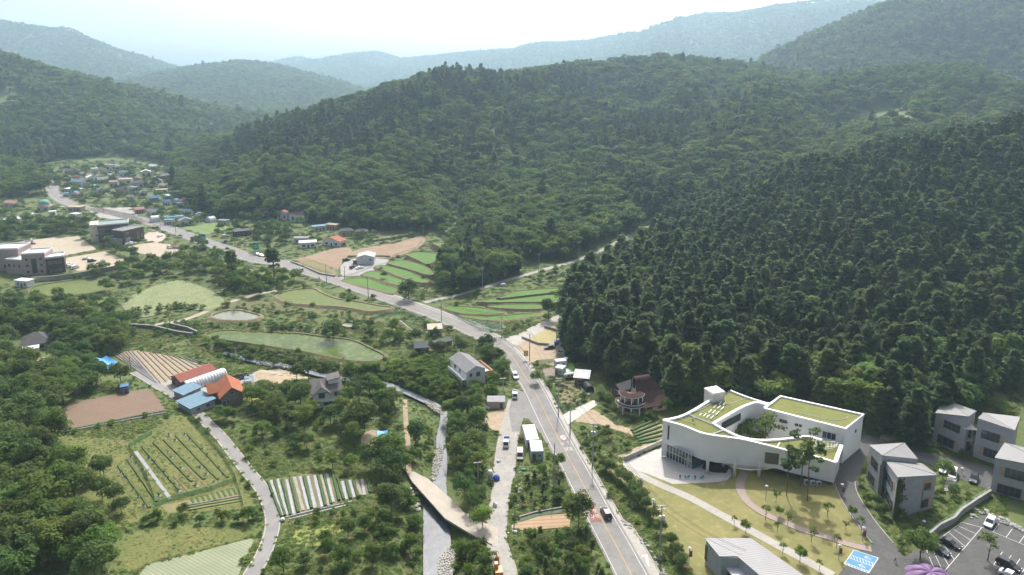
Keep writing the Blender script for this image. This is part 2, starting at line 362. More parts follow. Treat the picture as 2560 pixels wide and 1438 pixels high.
M_STONE = mat('pale_river_stone', (.42, .40, .34), (.33, .31, .27), 1.5, rnd=.2)
M_PINK = mat('pink_paving', (.30, .24, .205), (.265, .205, .175), 1.2, c3=(.335, .27, .235))
M_PLAZA = mat('plaza_stone', (.37, .36, .34), (.42, .41, .385), 2.0, c3=(.33, .32, .30))
M_GRAVEL = mat('grey_gravel', (.25, .25, .245), (.30, .30, .29), 2)
# -- fields and plots
sheet('meadow', '140,1095 215,1092 330,1098 425,1045 470,1043 520,1090 560,1130 600,1190 628,1262 600,1275 500,1280 400,1290 310,1310 215,1280 190,1220 150,1180', M_MEAD, .05, 3, 'unmown meadow beside the lower farm lane', block=False)
sheet('meadow', '305,1345 420,1315 560,1320 640,1335 600,1350 480,1380 380,1405 330,1430 300,1410', M_MEAD, .05, 3, 'dark grass terrace above the pale striped field', block=False)
FIELD_B = sheet('field', '142,1078 143,1033 176,1008 290,985 372,972 395,995 416,1026 300,1050 160,1080', M_BROWN, .07, 0, 'brown freshly ploughed field by the wood')
M_PALE = mat('pale_film_field', (.19, .215, .135), (.25, .265, .18), 7, stripe=(62, .8, (.165, .19, .11), .35))
sheet('field', '345,1445 366,1413 500,1380 627,1347 634,1354 612,1400 592,1450', M_PALE, .08, 0, 'pale field of film covered rows by the lane')
FIELD_A = sheet('field', '280,886 335,875 425,890 535,920 437,938 432,947 395,962 360,941 325,915', mat('row_field_soil', (.27, .21, .13), (.32, .25, .16), 4, c3=(.22, .17, .10)), .06, 0, 'field of long crop rows behind the red barn')
sheet('flower_meadow', '302,762 360,727 440,702 485,712 525,727 562,755 520,778 440,772 360,795', M_FLOW, .25, 3, 'meadow full of white flowers beyond the farm track', block=False)
sheet('field', '866,642 900,622 1000,605 1055,590 1062,604 1042,622 985,643 920,645', M_SOIL, .08, 2, 'bare brown field behind the gabled shed')
sheet('field', '732,650 780,638 848,618 882,626 858,650 845,676 820,666 780,655', M_SOIL, .07, 2, 'bare brown field left of the gabled shed')
sheet('field', '732,657 775,649 812,661 845,682 838,689 790,681', mat('weedy_plot', (.14, .13, .05), (.19, .16, .075), 3), .12, 1, 'weedy plot fenced along the main road')
sheet('gravel_lot', '850,668 866,650 945,647 976,650 970,661 905,690 853,692', M_GRAVEL, .14, 1, 'grey gravel yard of the gabled shed')
sheet('field', '450,570 537,555 577,570 512,588', mat('green_crop', (.11, .17, .045), (.14, .19, .06), 4), .1, 0, 'green vegetable field across the main road')
sheet('field', '935,584 965,578 1010,577 1030,583 1000,592 945,596', mat('graveyard_lawn', (.13, .15, .05), (.17, .17, .07), 4), .1, 2, 'mown lawn under the wooded spur')
for q, l in (('15,612 60,602 135,594 196,591 242,624 200,632 160,640 110,640 60,628', 'wide sandy parking lot with small cars'), ('160,646 262,629 312,650 300,663 195,679 163,662', 'sandy lot beside the pink building'), ('317,617 390,604 424,612 455,630 405,643 350,634', 'sandy lot below the brown theatre')):
    sheet('sand_lot', q, M_SAND, .08, 0, l)
sheet('forecourt', '212,522 270,519 328,519 350,545 372,558 250,545', M_CONCD, .10, 0, 'grey forecourt beyond the theatre')
sheet('forecourt', '352,592 385,575 420,590 400,606 365,603', mat('pink_court', (.38, .30, .25), (.42, .34, .29), 3), .12, 0, 'pinkish paved court beside the theatre')
sheet('yard', '395,960 432,947 470,968 560,962 640,930 700,920 720,940 640,955 560,975 470,1000 440,985 410,972', M_CONCD, .05, 0, 'grey yard around the red barn', block=True)
sheet('yard', '640,930 690,922 760,940 770,950 720,960 650,952', M_DIRT, .06, 2, 'sandy yard by the small net house')
sheet('dirt_yard', '48,905 95,893 140,898 110,915 70,930 40,950 20,935', M_DIRT, .08, 2, 'bare dirt yard below the dark tiled house')
sheet('dirt_yard', '905,1090 930,1075 950,1085 965,1120 930,1125 905,1115', M_DIRT, .08, 2, 'shaded dirt patch by the blue tarps')
sheet('straw_field', '1306,846 1360,819 1400,800 1418,835 1424,864 1376,863', M_STRAW, .07, 0, 'dry straw coloured plot below the pine hill')
sheet('dirt_lot', '1282,866 1306,849 1376,864 1412,878 1416,905 1385,915 1332,908 1290,888', M_DIRT, .08, 0, 'sandy plot with the parked black car')
sheet('dirt_lot', '1350,924 1386,918 1394,946 1364,953', mat('dark_plot', (.18, .15, .12), (.22, .18, .15), 2), .1, 0, 'small dark earth plot in the fenced garden')
sheet('artificial_turf', '1405,912 1432,908 1440,930 1412,940', mat('turf', (.11, .23, .05), (.13, .26, .06), 2), .12, 0, 'bright green turf patch beside the caravan')
sheet('garden_plot', '1362,953 1450,948 1492,975 1410,1024 1385,962', mat('garden_soil', (.16, .14, .08), (.20, .17, .10), 3, c3=(.11, .13, .04)), .06, 0, 'kitchen garden inside the green net fence', block=False)
sheet('driveway', '1421,1030 1484,1001 1497,1010 1452,1040 1420,1062 1402,1042', mat('white_concrete', (.38, .37, .34), (.43, .42, .39), 3), .1, 0, 'pale concrete driveway of the brown house')
sheet('dirt_track', '1448,1040 1484,1024 1537,1060 1588,1075 1580,1088 1500,1062 1440,1055', M_DIRT, .07, 2, 'sandy track beside the crop rows')
sheet('dirt_bank', '1545,1140 1600,1115 1650,1095 1662,1104 1565,1152', M_DIRT, .05, 0, 'bare earth above the retaining wall')
sheet('dirt_yard', '1195,1045 1262,1022 1272,1030 1262,1075 1232,1075', M_DIRT, .07, 2, 'sandy yard below the beige shed')
BED = sheet('vegetable_bed', '1288,1303 1330,1292 1415,1285 1426,1300 1424,1318 1310,1328 1286,1322', mat('raked_bed', (.31, .215, .13), (.35, .25, .155), 2, stripe=(95, 1.4, (.26, .175, .105), .3)), .14, 0, 'raked tan bed between the dirt lane and the road')
sheet('vegetable_bed', '1294,1300 1330,1288 1378,1279 1405,1275 1404,1284 1350,1291 1296,1307', mat('netted_crop', (.06, .10, .055), (.09, .12, .07), .8), .22, 0, 'dark green net covered crop bed')
sheet('lawn_patch', '740,1325 800,1310 870,1300 900,1310 850,1330 800,1365 740,1360', mat('yellow_grass', (.17, .20, .045), (.20, .21, .055), 4), .06, 2, 'yellow green grass below the mulched rows', block=False)
sheet('lawn_patch', '610,985 640,975 660,985 650,1000 615,1003', mat('bright_lawn', (.28, .30, .04), (.24, .28, .04), 3), .07, 2, 'bright lawn behind the orange roofed house')
sheet('lawn_patch', '870,1005 890,995 905,1010 885,1025', MATS['bright_lawn'], .06, 2, 'small sunlit lawn beside the weathered house')
# campus
sheet('lawn', '1500,1140 1560,1160 1700,1200 1830,1165 2000,1190 2092,1190 2106,1240 2152,1318 2170,1372 2095,1450 1745,1450 1695,1392 1640,1310 1590,1240 1530,1182', M_LAWN, .05, 0, 'dry yellow green campus lawn')
sheet('plaza', '1560,1152 1662,1117 1668,1142 1780,1152 1827,1174 1828,1190 1818,1201 1795,1206 1740,1209 1682,1211 1620,1186 1557,1165', M_PLAZA, .09, 0, 'pale stone entrance plaza of the white building', step=4)
sheet('black_patch', '1765,1150 1800,1150 1822,1172 1815,1184 1780,1182 1755,1172', mat('black_sheet', (.02, .02, .022), rough=.25), .14, 0, 'flat black sheet under the raised wing', step=6)  # even black sheet laid flat on the plaza
sheet('flower_bed', '1830,1195 1840,1172 1875,1160 1890,1170 1858,1195 1845,1202', mat('yellow_ground_cover', (.24, .24, .03), (.17, .20, .03), 1), .1, 2, 'yellow green ground cover under the raised wing')
sheet('flower_bed', '1870,1198 1880,1182 1905,1180 1900,1196 1880,1205', MATS['yellow_ground_cover'], .1, 2, 'yellow ground cover by the second column')
PATH = line_w('1562,1168 1640,1208 1720,1243 1820,1297 1933,1358 2082,1439')
strip(PATH, -1.3, 1.3, .10, 'path', M_CONC, label='straight pale concrete footpath across the lawn', block=True)
PINK = line_w('1905,1158 1880,1171 1861,1184 1850,1214 1864,1249 1904,1281 1956,1304 2005,1324 2081,1347 2130,1363 2178,1374')
strip(PINK, -1.0, 1.0, .11, 'path', M_PINK, label='curving pink paved footpath', block=True)
for d in (-1.12, 1.0): strip(PINK, d, d + .12, .07, 'kerb', M_CONCD, label='stone edging of the pink footpath, %s side' % ('outer' if d < 0 else 'inner'), th=.1)
DRIVE = line_w('2240,1400 2195,1345 2160,1300 2124,1243 2112,1204 2121,1160 2150,1110 2175,1092')
sheet('car_park', '2085,1450 2150,1375 2176,1372 2190,1345 2215,1352 2262,1392 2330,1352 2408,1304 2458,1288 2640,1345 2640,1500 2070,1500', M_ASPHD, .07, 0, 'dark asphalt car park in the lower right corner')
strip(DRIVE, [2.4] * 30 + [3.0] * 40, [-2.4] * 30 + [-3.4] * 40, .10, 'driveway', M_ASPHD, label='asphalt drive beside the white building', block=True)
for d in (-2.6, 2.4): strip(DRIVE[6:34], d, d + .2, .06, 'kerb', M_CONC, label='pale kerb along the %s edge of the campus drive' % ('right' if d < 0 else 'left'), th=.14)
sheet('service_road', '2160,1090 2205,1098 2290,1128 2395,1148 2520,1180 2600,1200 2600,1260 2480,1226 2420,1207 2340,1168 2270,1142 2180,1122', M_ASPHD, .08, 0, 'asphalt court between the grey houses')
sheet('dirt_track', '2200,1090 2260,1075 2310,1055 2330,1062 2280,1085 2215,1105', M_DIRT, .06, 2, 'earth track climbing behind the grey houses')
# main road
ROAD = line_w('1620,1520 1600,1478 1579,1438 1535,1355 1499,1290 1440,1178 1386,1078 1334,975 1310,938 1286,900 1258,871 1229,851 1190,833 1105,795 1040,771 952,741 865,711 815,694 740,671 705,658 640,650 563,622 476,592 400,564 343,547 270,530 190,514 150,497 133,480 127,463 108,449', 6)
nr = len(ROAD); rw = [3.9 if i < 60 else (4.6 if i < 110 else 5.5) for i in range(nr)]
ROADO = strip(ROAD, [-a for a in rw], rw, .10, 'road', M_ASPH, label='two lane asphalt main road running up the valley', block=True)
strip(ROAD, -.09, .09, .125, 'lane_marking', M_YEL, ROADO); strip(ROAD[:110], -3.3, -3.16, .125, 'lane_marking', M_WHITE, ROADO); strip(ROAD, 3.2, 3.34, .125, 'lane_marking', M_WHITE, ROADO)
strip(ROAD[:66], [-6.3 if i < 22 else -5.0 for i in range(66)], -3.9, .085, 'pavement', M_CONC, label='concrete roadside pavement beside the campus hedge', block=True)
strip(ROAD[:66], [-6.55 if i < 22 else -5.25 for i in range(66)], [-6.3 if i < 22 else -5.0 for i in range(66)], .06, 'kerb', M_CONC, label='kerb between the pavement and the campus hedge', th=.15)
strip(ROAD[66:112], -6.0, -4.2, .085, 'road_shoulder', M_CONCD, label='grey gravel shoulder on the right of the main road', block=True)
sheet('lay_by', '1284,972 1330,985 1352,1030 1375,1075 1410,1140 1390,1150 1352,1085 1322,1048 1306,1045 1300,1080 1280,1080 1272,1030', M_ASPH, .09, 0, 'asphalt lay-by where the pickups are parked')
sheet('junction', '1236,852 1262,845 1292,838 1340,812 1398,786 1408,797 1362,826 1316,850 1290,866 1268,872', M_CONC, .085, 1, 'pale concrete junction of the hill lane')
LANE = line_w('1262,1530 1266,1440 1246,1375 1240,1330 1246,1270 1258,1190 1268,1105 1284,1040 1292,1000')
strip(LANE, [-2.6] * 40 + [-3.2] * 30, [2.4] * 40 + [3.0] * 30, .08, 'lane', M_CONCD, label='worn grey lane between the stream and the main road', block=True)
FARM = line_w('610,1480 630,1436 655,1395 678,1335 681,1292 669,1252 650,1216 620,1180 590,1141 555,1096 520,1060 490,1030 460,1008 430,985 400,968 365,946 335,930')
FO = strip(FARM, -1.5, 1.5, .10, 'lane', mat('lane_asphalt', (.19, .185, .18), (.23, .225, .215), 4), label='narrow farm lane curving past the mulched rows', block=True)
strip(FARM, 1.5, 1.85, .08, 'kerb', M_CONC, label='pale concrete edge along the left of the farm lane', th=.06); strip(FARM, -1.8, -1.5, .08, 'kerb', M_CONC, label='pale concrete edge along the right of the farm lane', th=.05)
HILLROAD = line_w('1060,757 1105,747 1165,733 1230,713 1300,692 1370,672 1440,652 1500,628 1550,602 1590,580 1640,560')
strip(HILLROAD, -1.6, 1.6, .14, 'lane', M_CONCD, label='narrow lane climbing below the pine woods', block=True)
TRACK = line_w('335,818 385,812 430,806 470,797 505,784 545,766 600,748 650,735 692,727')
strip(TRACK, -1.5, 1.5, .1, 'track', mat('pale_track', (.29, .25, .19), (.34, .30, .23), 4), label='pale farm track past the flower meadow', block=True)
strip(line_w('160,516 120,522 80,535 40,543 -20,556 -80,570'), -2.6, 2.6, .12, 'road', M_CONC, label='pale side road below the domed house', block=True)
strip(line_w('1112,578 1120,566 1112,560'), -1.6, 1.6, .2, 'track', M_CONC, label='short pale track into the wooded gully')
strip(line_w('1012,1000 1015,1060 1020,1110 1022,1180'), -.75, .75, .08, 'track', mat('shaded_dirt', (.24, .185, .125), (.29, .23, .16), 2), label='dirt track along the stream bank', block=True)
# stream
def water_strip(name, px, wl, m, label):
    q = [tuple(p) for p in catmull([U(a, b, -1.75)[:2] for a, b in px], 6)]; d = np.interp(np.linspace(0, 1, len(q)), np.linspace(0, 1, len(wl)), wl); a = offset_line(q, d); b = offset_line(q, -d); V = []
    for p, s in zip(a, b):
        z = float(base_h(np.array(p[0]), np.array(p[1]))) - 1.75; V += [(p[0], p[1], z), (s[0], s[1], z)]
    MB_ = MB().add(V, [(2 * i, 2 * i + 1, 2 * i + 3, 2 * i + 2) for i in range(len(q) - 1)]); BLOCK.append(a + b[::-1]); return tag(MB_.build(name, m), label, kind='structure')
water_strip('stream', STREAM, [3.4, 3.3, 3.3, 3.2, 1.9, 1.5, 1.4, 1.2, 1.2, 1.4, 1.3, 1.6, 1.5, 1.4, 1.2, 1.2, 1.2, 1.2, 1.2], M_WATER, 'shallow stream flowing down the valley')
# paddies and ponds: raised level beds with earth banks
def offset_poly(q, d):
    n = len(q); ar = sum(q[i][0] * q[(i + 1) % n][1] - q[(i + 1) % n][0] * q[i][1] for i in range(n)); s = 1 if ar > 0 else -1; out = []
    for i in range(n):
        a = np.array(q[i - 1]); b = np.array(q[(i + 1) % n]); t = (b - a) / (np.linalg.norm(b - a) + 1e-9); out.append((q[i][0] + t[1] * d * s, q[i][1] - t[0] * d * s))
    return out
def paddy(px, zadd, m, label, rim=.35, flare=1.6, bank=None, name='rice_paddy', top='rice', water=-.12, ridge=.9):
    zadd = zadd * .5; c = pts(px); z0 = float(np.mean([P(a, b)[2] for a, b in c])) + zadd; q = poly_w(px, 4, z0); BLOCK.append(q)
    r1 = offset_poly(q, ridge); r2 = offset_poly(q, ridge + flare); n = len(q); mb = MB()
    rr = np.random.default_rng(len(BLOCK)).uniform(-.12, .12, n)
    V = [(p[0], p[1], z0 + water - .05) for p in q] + [(p[0], p[1], z0 + rim * .6) for p in q] + [(p[0], p[1], z0 + rim * .6 + rr[i]) for i, p in enumerate(r1)] + [(p[0], p[1], min(z0 - .3, float(HF(p[0], p[1])) - .2)) for p in r2]
    for k in range(3):
        for i in range(n): mb.f.append((k * n + i, k * n + (i + 1) % n, (k + 1) * n + (i + 1) % n, (k + 1) * n + i)); mb.m.append(0)
    mb.v = V; o = mb.build(name, bank or M_BANK); tag(o, label, kind='structure')
    bm = drape(q, 0, 6.0, lambda a, b: np.full(len(a), z0 + water)); me = bpy.data.meshes.new(top); bm.to_mesh(me); bm.free(); me.materials.append(m); link(top, me, o); return o, z0
Z4 = lambda s: ' '.join('%.1f,%.1f' % (640 + a / 4, 500 + b / 4) for a, b in pts(s))
for i, (q, za) in enumerate(((Z4('870,800 1010,780 1140,790 1280,840 1400,880 1370,930 1200,890 1030,850'), .8), (Z4('1070,745 1160,710 1290,740 1480,810 1460,850 1380,840 1200,780'), 1.8), (Z4('1200,665 1340,660 1500,700 1640,770 1740,810 1660,825 1480,780 1330,720'), 2.8), (Z4('1320,630 1440,600 1560,620 1700,670 1770,740 1690,740 1500,680'), 3.9), (Z4('1510,540 1620,520 1760,530 1830,560 1730,640 1650,610 1560,570'), 5.0), (Z4('1770,430 1900,430 2030,460 2110,520 2110,570 1990,560 1930,530 1870,480'), 6.2))):
    paddy(q, za, M_RICE, 'bright green rice terrace, %s step above the main road' % ('lowest', 'second', 'third', 'fourth', 'fifth', 'topmost')[i], bank=M_BANKD, flare=1.8, ridge=.5, rim=.15)
for i, (q, za) in enumerate((('1150,787 1240,790 1343,781 1345,788 1275,799 1235,800 1180,795', .5), ('1110,767 1148,765 1240,775 1257,782 1215,786 1140,780', 1.3), ('1220,766 1262,761 1347,761 1350,771 1270,771', 1.9), ('1200,752 1275,741 1410,736 1392,755 1350,754 1220,755', 2.8), ('1265,738 1300,727 1430,718 1425,725 1360,733 1250,745', 3.7))):
    paddy(q, za, M_RICE, 'bright green rice strip, %s row below the hill lane' % ('nearest', 'second', 'third', 'fourth', 'farthest')[i], bank=M_BANKD, flare=1.2, ridge=.4, rim=.12)
paddy('515,836 560,827 640,829 690,832 750,835 815,843 880,851 918,868 960,890 945,899 910,902 855,896 760,877 640,859 560,847', .5, M_POND, 'large flooded paddy with green algae film', name='pond', top='water')
paddy('532,788 582,775 625,782 650,791 617,800 550,798', 1.0, mat('silty_water', (.15, .16, .10), (.11, .12, .07), 6, rough=.08, spec=.6), 'small silvery pond beside the farm track', bank=M_BANKD, name='pond', top='water')
paddy('692,741 722,727 780,722 802,732 840,747 877,752 950,765 978,770 930,777 865,767 780,761 722,756', 1.4, M_PADDY, 'long flooded paddy below the main road', bank=M_BANKD, top='water')
paddy('75,731 105,712 250,696 282,705 272,724 175,738 120,739', .5, M_PADDY, 'green paddy below the pink building', top='water')
paddy('856,809 872,806 892,812 880,818 860,816', 1.0, MATS['silty_water'], 'sliver of water between the paddies', name='pond', top='water', flare=.8, ridge=.5)
# embankments between the ponds
for q, l in (('540,765 620,752 700,760 800,775 900,790 960,800 940,806 850,796 760,786 660,778 600,772', 'weedy bank between the upper paddy and the small pond'), ('520,812 600,808 700,815 800,822 880,832 900,842 800,834 700,827 600,824 530,826', 'weedy bank above the large algae pond'), ('520,850 600,862 700,876 800,893 880,905 940,910 930,922 840,912 720,895 600,878 510,868', 'weedy bank between the algae pond and the stream')):
    sheet('bank', q, M_BANK, .12, 3, l, block=False)
# crop rows as real ridges
def crop_rows(parent, tops, bots, wd, ht, mats, plants=None, seed=1, name='crop_row'):
    rs = np.random.default_rng(seed)
    for i, (a, b) in enumerate(zip(tops, bots)):
        A = np.array(P(*a)[:2]); B = np.array(P(*b)[:2]); n = max(4, int(np.linalg.norm(B - A) / 2)); t = (B - A) / (np.linalg.norm(B - A) + 1e-9); nn = np.array((-t[1], t[0])); V = []
        for k in range(n + 1):
            c = A + (B - A) * k / n + nn * rs.normal(0, .03); z = float(HF(*c)); w2 = wd / 2 * rs.uniform(.85, 1.15)
            for o_, h_ in ((-1, .0), (-.6, .8), (.6, .8), (1, .0)): p = c + nn * o_ * w2; V.append((p[0], p[1], z + .07 + h_ * ht * rs.uniform(.85, 1.15)))
        Fs = [(4 * k + j, 4 * k + j + 1, 4 * k + j + 5, 4 * k + j + 4) for k in range(n) for j in range(3)]
        MB().add(V, Fs).build(name, mats[i % len(mats)], parent)
M_FILM = mat('silver_mulch_film', (.30, .30, .31), (.22, .22, .23), 1.2, rough=.45, c3=(.38, .38, .38))
M_FILMD = mat('black_mulch_film', (.06, .065, .065), (.12, .12, .12), 1.0, rough=.35, c3=(.20, .20, .20))
M_CROP = mat('crop_leaves', (.040, .085, .024), (.065, .12, .034), .7, c3=(.09, .12, .05), bump=.2, bscale=.4)
M_ROWS = mat('rows_soil', (.33, .265, .17), (.28, .22, .14), 1.0)
t = np.linspace(0, 1, 17); la, lb = (283, 887), (430, 889); ra, rb = (392, 960), (532, 921)
tops = [(283 + 48 * k + 0, 887 - 10 * k) if k <= 1 else (331 + 94 * (k - 1), 877 + 13 * (k - 1)) for k in t * 2.6]; bots = [(365 + 30 * k, 942 + 19 * k) if k < 1 else (395 + 75 * (k - 1), 961 - 24 * (k - 1)) for k in t * 2.9]
crop_rows(FIELD_A, tops, bots, .62, .25, [M_FILMD])
ZA = lambda a, b: (640 + a / 4, 1078 + b / 4)
FIELD_M = sheet('field', ' '.join('%.1f,%.1f' % ZA(a, b) for a, b in pts('120,490 500,432 720,425 830,505 1130,470 1175,620 900,700 600,790 300,870')), mat('mulch_field_soil', (.12, .12, .06), (.16, .15, .08), 2, c3=(.08, .11, .03)), .06, 0, 'vegetable field of silver mulched rows by the farm lane')
tx = [150, 215, 305, 380, 440, 520, 585, 650, 705, 860, 935, 1005, 1060]; ty = [500, 485, 490, 465, 460, 455, 448, 440, 430, 505, 495, 490, 485]; bx = [272, 312, 380, 470, 525, 590, 660, 730, 775, 905, 985, 1050, 1085]; by = [850, 845, 835, 800, 790, 775, 765, 750, 715, 690, 670, 650, 645]
crop_rows(FIELD_M, [ZA(a, b) for a, b in zip(tx, ty)], [ZA(a, b) for a, b in zip(bx, by)], .95, .22, [M_FILM, M_FILM, M_FILM, mat('straw_mulch', (.30, .27, .22), (.25, .22, .18), .8)])
tx2 = [120, 182, 260, 342, 480, 620, 680, 770, 810, 900, 970, 1110]; ty2 = [505, 495, 490, 478, 458, 447, 440, 440, 470, 500, 495, 475]; bx2 = [255, 292, 345, 425, 555, 695, 752, 830, 880, 945, 1020, 1140]; by2 = [860, 850, 845, 820, 780, 755, 735, 700, 690, 680, 660, 620]
crop_rows(FIELD_M, [ZA(a, b) for a, b in zip(tx2, ty2)], [ZA(a, b) for a, b in zip(bx2, by2)], .8, .55, [M_CROP], seed=4)
crop_rows(FIELD_M, [ZA(300, 862), ZA(330, 885)], [ZA(960, 705), ZA(900, 745)], .5, .2, [M_FILM], seed=6)
crop_rows(FIELD_B, [(157, 1082), (160, 1078)], [(415, 1033), (413, 1028)], 1.0, .35, [M_FILMD, M_CROP], seed=5)
FIELD_C = sheet('field', '1578,1080 1645,1048 1664,1066 1664,1102 1605,1115 1588,1090', mat('row_soil_pale', (.30, .25, .16), (.25, .20, .12), 2), .06, 0, 'crop rows between the sandy track and the white building')
for k in range(6): crop_rows(FIELD_C, [(1578 + 4.5 * k, 1078 + 6.5 * k)], [(1646 + 3.4 * k, 1048 + 10.2 * k)], 1.0, .55, [M_CROP], seed=20 + k)
FIELD_N = sheet('field', '1160,793 1240,806 1265,812 1262,830 1225,828 1180,806', mat('net_crop_soil', (.10, .13, .09), (.13, .15, .10), 2), .1, 0, 'dark net covered crop rows beside the main road')
for k in range(6): crop_rows(FIELD_N, [(1168 + 11 * k, 797 + 4.6 * k)], [(1246 + 4 * k, 807 + 4 * k)], .5, .3, [M_CROP], seed=30 + k)
FIELD_G = sheet('field', '400,1264 440,1258 590,1222 606,1258 520,1272 420,1283', mat('bed_soil', (.15, .15, .06), (.18, .16, .07), 2), .08, 0, 'small netted vegetable plot at the foot of the meadow')
for k in range(9): crop_rows(FIELD_G, [(478 + 13 * k, 1247 - 3.2 * k)], [(486 + 13 * k, 1262 - 3.2 * k)], .7, .18, [M_CROP, MATS['rows_soil']], seed=40 + k)
crop_rows(FIELD_G, [(462, 1266), (470, 1277), (466, 1271)], [(604, 1240), (604, 1254), (604, 1247)], .5, .25, [M_FILMD, M_CROP, M_CROP], seed=44)
MEADROWS = sheet('field', '334,1130 343,1128 431,1247 422,1250', mat('grey_film', (.27, .28, .29), (.22, .23, .24), 1.2), .1, 0, 'long grey film strip down the meadow')
FIELD_V = sheet('field', '440,1140 480,1120 540,1130 580,1200 560,1225 500,1225', M_MEAD, .08, 2, 'weedy rows in the netted meadow', block=False)
crop_rows(FIELD_V, [(434, 1190), (468, 1172)], [(472, 1232), (522, 1222)], .5, .12, [mat('bare_row', (.17, .125, .07), (.13, .115, .055), .8)], seed=50); crop_rows(FIELD_V, [(356, 1118), (385, 1108), (410, 1100), (440, 1090), (468, 1085), (320, 1150), (296, 1165)], [(448, 1225), (480, 1205), (510, 1200), (545, 1200), (570, 1195), (392, 1255), (375, 1270)], .9, .4, [mat('weedy_ridge', (.075, .105, .026), (.105, .13, .036), .8, c3=(.055, .085, .022), bump=.2, bscale=.4)], seed=51)
FIELD_W = sheet('field', '880,845 950,812 1000,800 1060,822 1050,835 960,842', mat('weedy_rows', (.13, .14, .055), (.17, .165, .075), 2.5), .08, 1, 'vegetable plot beside the rusty shed', block=False)
for k in range(5): crop_rows(FIELD_W, [(1000 + 8 * k, 803 + 1 * k)], [(1030 + 9 * k, 826 - 1.5 * k)], .6, .25, [M_FILM if k == 0 else M_CROP], seed=60 + k)
# ------------------------------------------------------------------ buildings
def plain(n, c, **k): return mat(n, c, tuple(v * .86 for v in c), 1.7, **k)
W_WHITE = plain('white_render', (.74, .74, .72)); W_CREAM = plain('cream_wall', (.60, .54, .44)); W_GREY = plain('grey_wall', (.42, .42, .42)); W_TAN = plain('tan_brick', (.42, .31, .22)); W_PINK = mat('pink_panel', (.42, .31, .30), (.38, .28, .27), 2, stripe=(0, 99, (.4, .3, .3), .1)); W_BROWN = plain('brown_cladding', (.13, .085, .07)); W_DARK = plain('dark_panel', (.07, .068, .07))
R_GREY = plain('grey_roof', (.20, .20, .205)); R_DARK = plain('dark_tile_roof', (.085, .082, .085)); R_RED = plain('red_roof', (.25, .085, .065)); R_ORANGE = plain('orange_tile_roof', (.32, .115, .06)); R_BLUE = plain('blue_roof', (.09, .19, .31)); R_PALEB = plain('pale_blue_roof', (.14, .23, .30)); R_WHITE = plain('white_roof', (.55, .56, .56)); R_TAN = plain('tan_roof', (.36, .29, .21)); R_PURP = plain('purple_roof', (.22, .10, .13)); R_PINK = plain('pink_roof', (.42, .24, .20)); R_RUST = mat('rusty_sheet', (.45, .42, .38), (.40, .25, .15), 1.5); R_SKYB = plain('bright_blue_tarp', (.10, .33, .66), rough=.45)
M_GLASS = mat('window_glass', (.035, .045, .05), rough=.08, spec=.6); M_FRAME = plain('window_frame', (.55, .55, .55)); M_FRAMED = plain('dark_window_frame', (.10, .11, .11)); M_DOOR = plain('door_paint', (.16, .11, .08)); M_TIMBER = plain('timber_shutter', (.42, .31, .22)); M_STEEL = plain('galvanised_steel', (.38, .39, .40), rough=.45, metal=.5)
M_PLAST = mat('greenhouse_film', (.62, .65, .66), (.52, .55, .56), 1.2, rough=.3)
def at_parent(o, root): o.parent = root; o.matrix_parent_inverse = Matrix.LocRotScale(root.location, root.rotation_euler, None).inverted(); return o
def wpart(mb, name, m, root, smooth=False): return at_parent(mb.build(name, m, None, smooth), root)          # part given in world coordinates
def zat(X, Y, py):
    """altitude at which the vertical line over X, Y is seen at photo row py"""
    k = (YC - py) / F; dz = Y * (k * math.cos(PITCH) - math.sin(PITCH)) / (k * math.sin(PITCH) + math.cos(PITCH)); return CAMZ + dz
def face_frame(b, face):
    w, d = b['w'] / 2, b['d']
    return {'f': ((0, 0), (1, 0), (0, -1)), 'b': ((0, d), (-1, 0), (0, 1)), 'l': ((-w, d / 2), (0, -1), (-1, 0)), 'r': ((w, d / 2), (0, 1), (1, 0))}[face]
def opening(b, face, u, z, w, h, kind='window', fm=None, bars=1):
    (ox, oy), (tx, ty), (nx, ny) = face_frame(b, face); r = b['root']; fm = fm or M_FRAME
    def pt(a, zz, o_): return (ox + tx * a + nx * o_, oy + ty * a + ny * o_, zz)
    def slab(mb, a0, a1, z0, z1, t0, t1):
        mb.add([pt(a0, z0, t0), pt(a1, z0, t0), pt(a1, z1, t0), pt(a0, z1, t0), pt(a0, z0, t1), pt(a1, z0, t1), pt(a1, z1, t1), pt(a0, z1, t1)], [(3, 2, 1, 0), (4, 5, 6, 7), (0, 1, 5, 4), (1, 2, 6, 5), (2, 3, 7, 6), (3, 0, 4, 7)])
    e = .09; mb = MB()
    for a0, a1, z0, z1 in ((u - w / 2 - e, u + w / 2 + e, z - e, z), (u - w / 2 - e, u + w / 2 + e, z + h, z + h + e), (u - w / 2 - e, u - w / 2, z, z + h), (u + w / 2, u + w / 2 + e, z, z + h)): slab(mb, a0, a1, z0, z1, -.05, .10)
    if kind == 'window':
        for k in range(1, bars + 1): c = u - w / 2 + w * k / (bars + 1); slab(mb, c - .035, c + .035, z, z + h, -.05, .07)
    f = mb.build(kind, fm, r); mb = MB(); slab(mb, u - w / 2, u + w / 2, z, z + h, -.04, .04); mb.build('pane' if kind == 'window' else 'panel', M_GLASS if kind == 'window' else M_DOOR, f)
def new_bld(name, label, cat, p0, p1, depth, group=None):
    a = P(*p0); b = P(*p1); w = (b - a).xy.length; rz = math.atan2(b.y - a.y, b.x - a.x); c = (a + b) / 2; c.z = min(float(HF(*(c.xy))), a.z, b.z)
    # wall front is a..b, depth runs away from the camera
    r = thing(name, c, rz, label, cat, group); BLOCK.append([tuple((Matrix.Rotation(rz, 2) @ Vector(q) + c.xy)) for q in ((-w / 2 - 1, -1), (w / 2 + 1, -1), (w / 2 + 1, depth + 1), (-w / 2 - 1, depth + 1))])
    return {'root': r, 'w': w, 'd': depth}
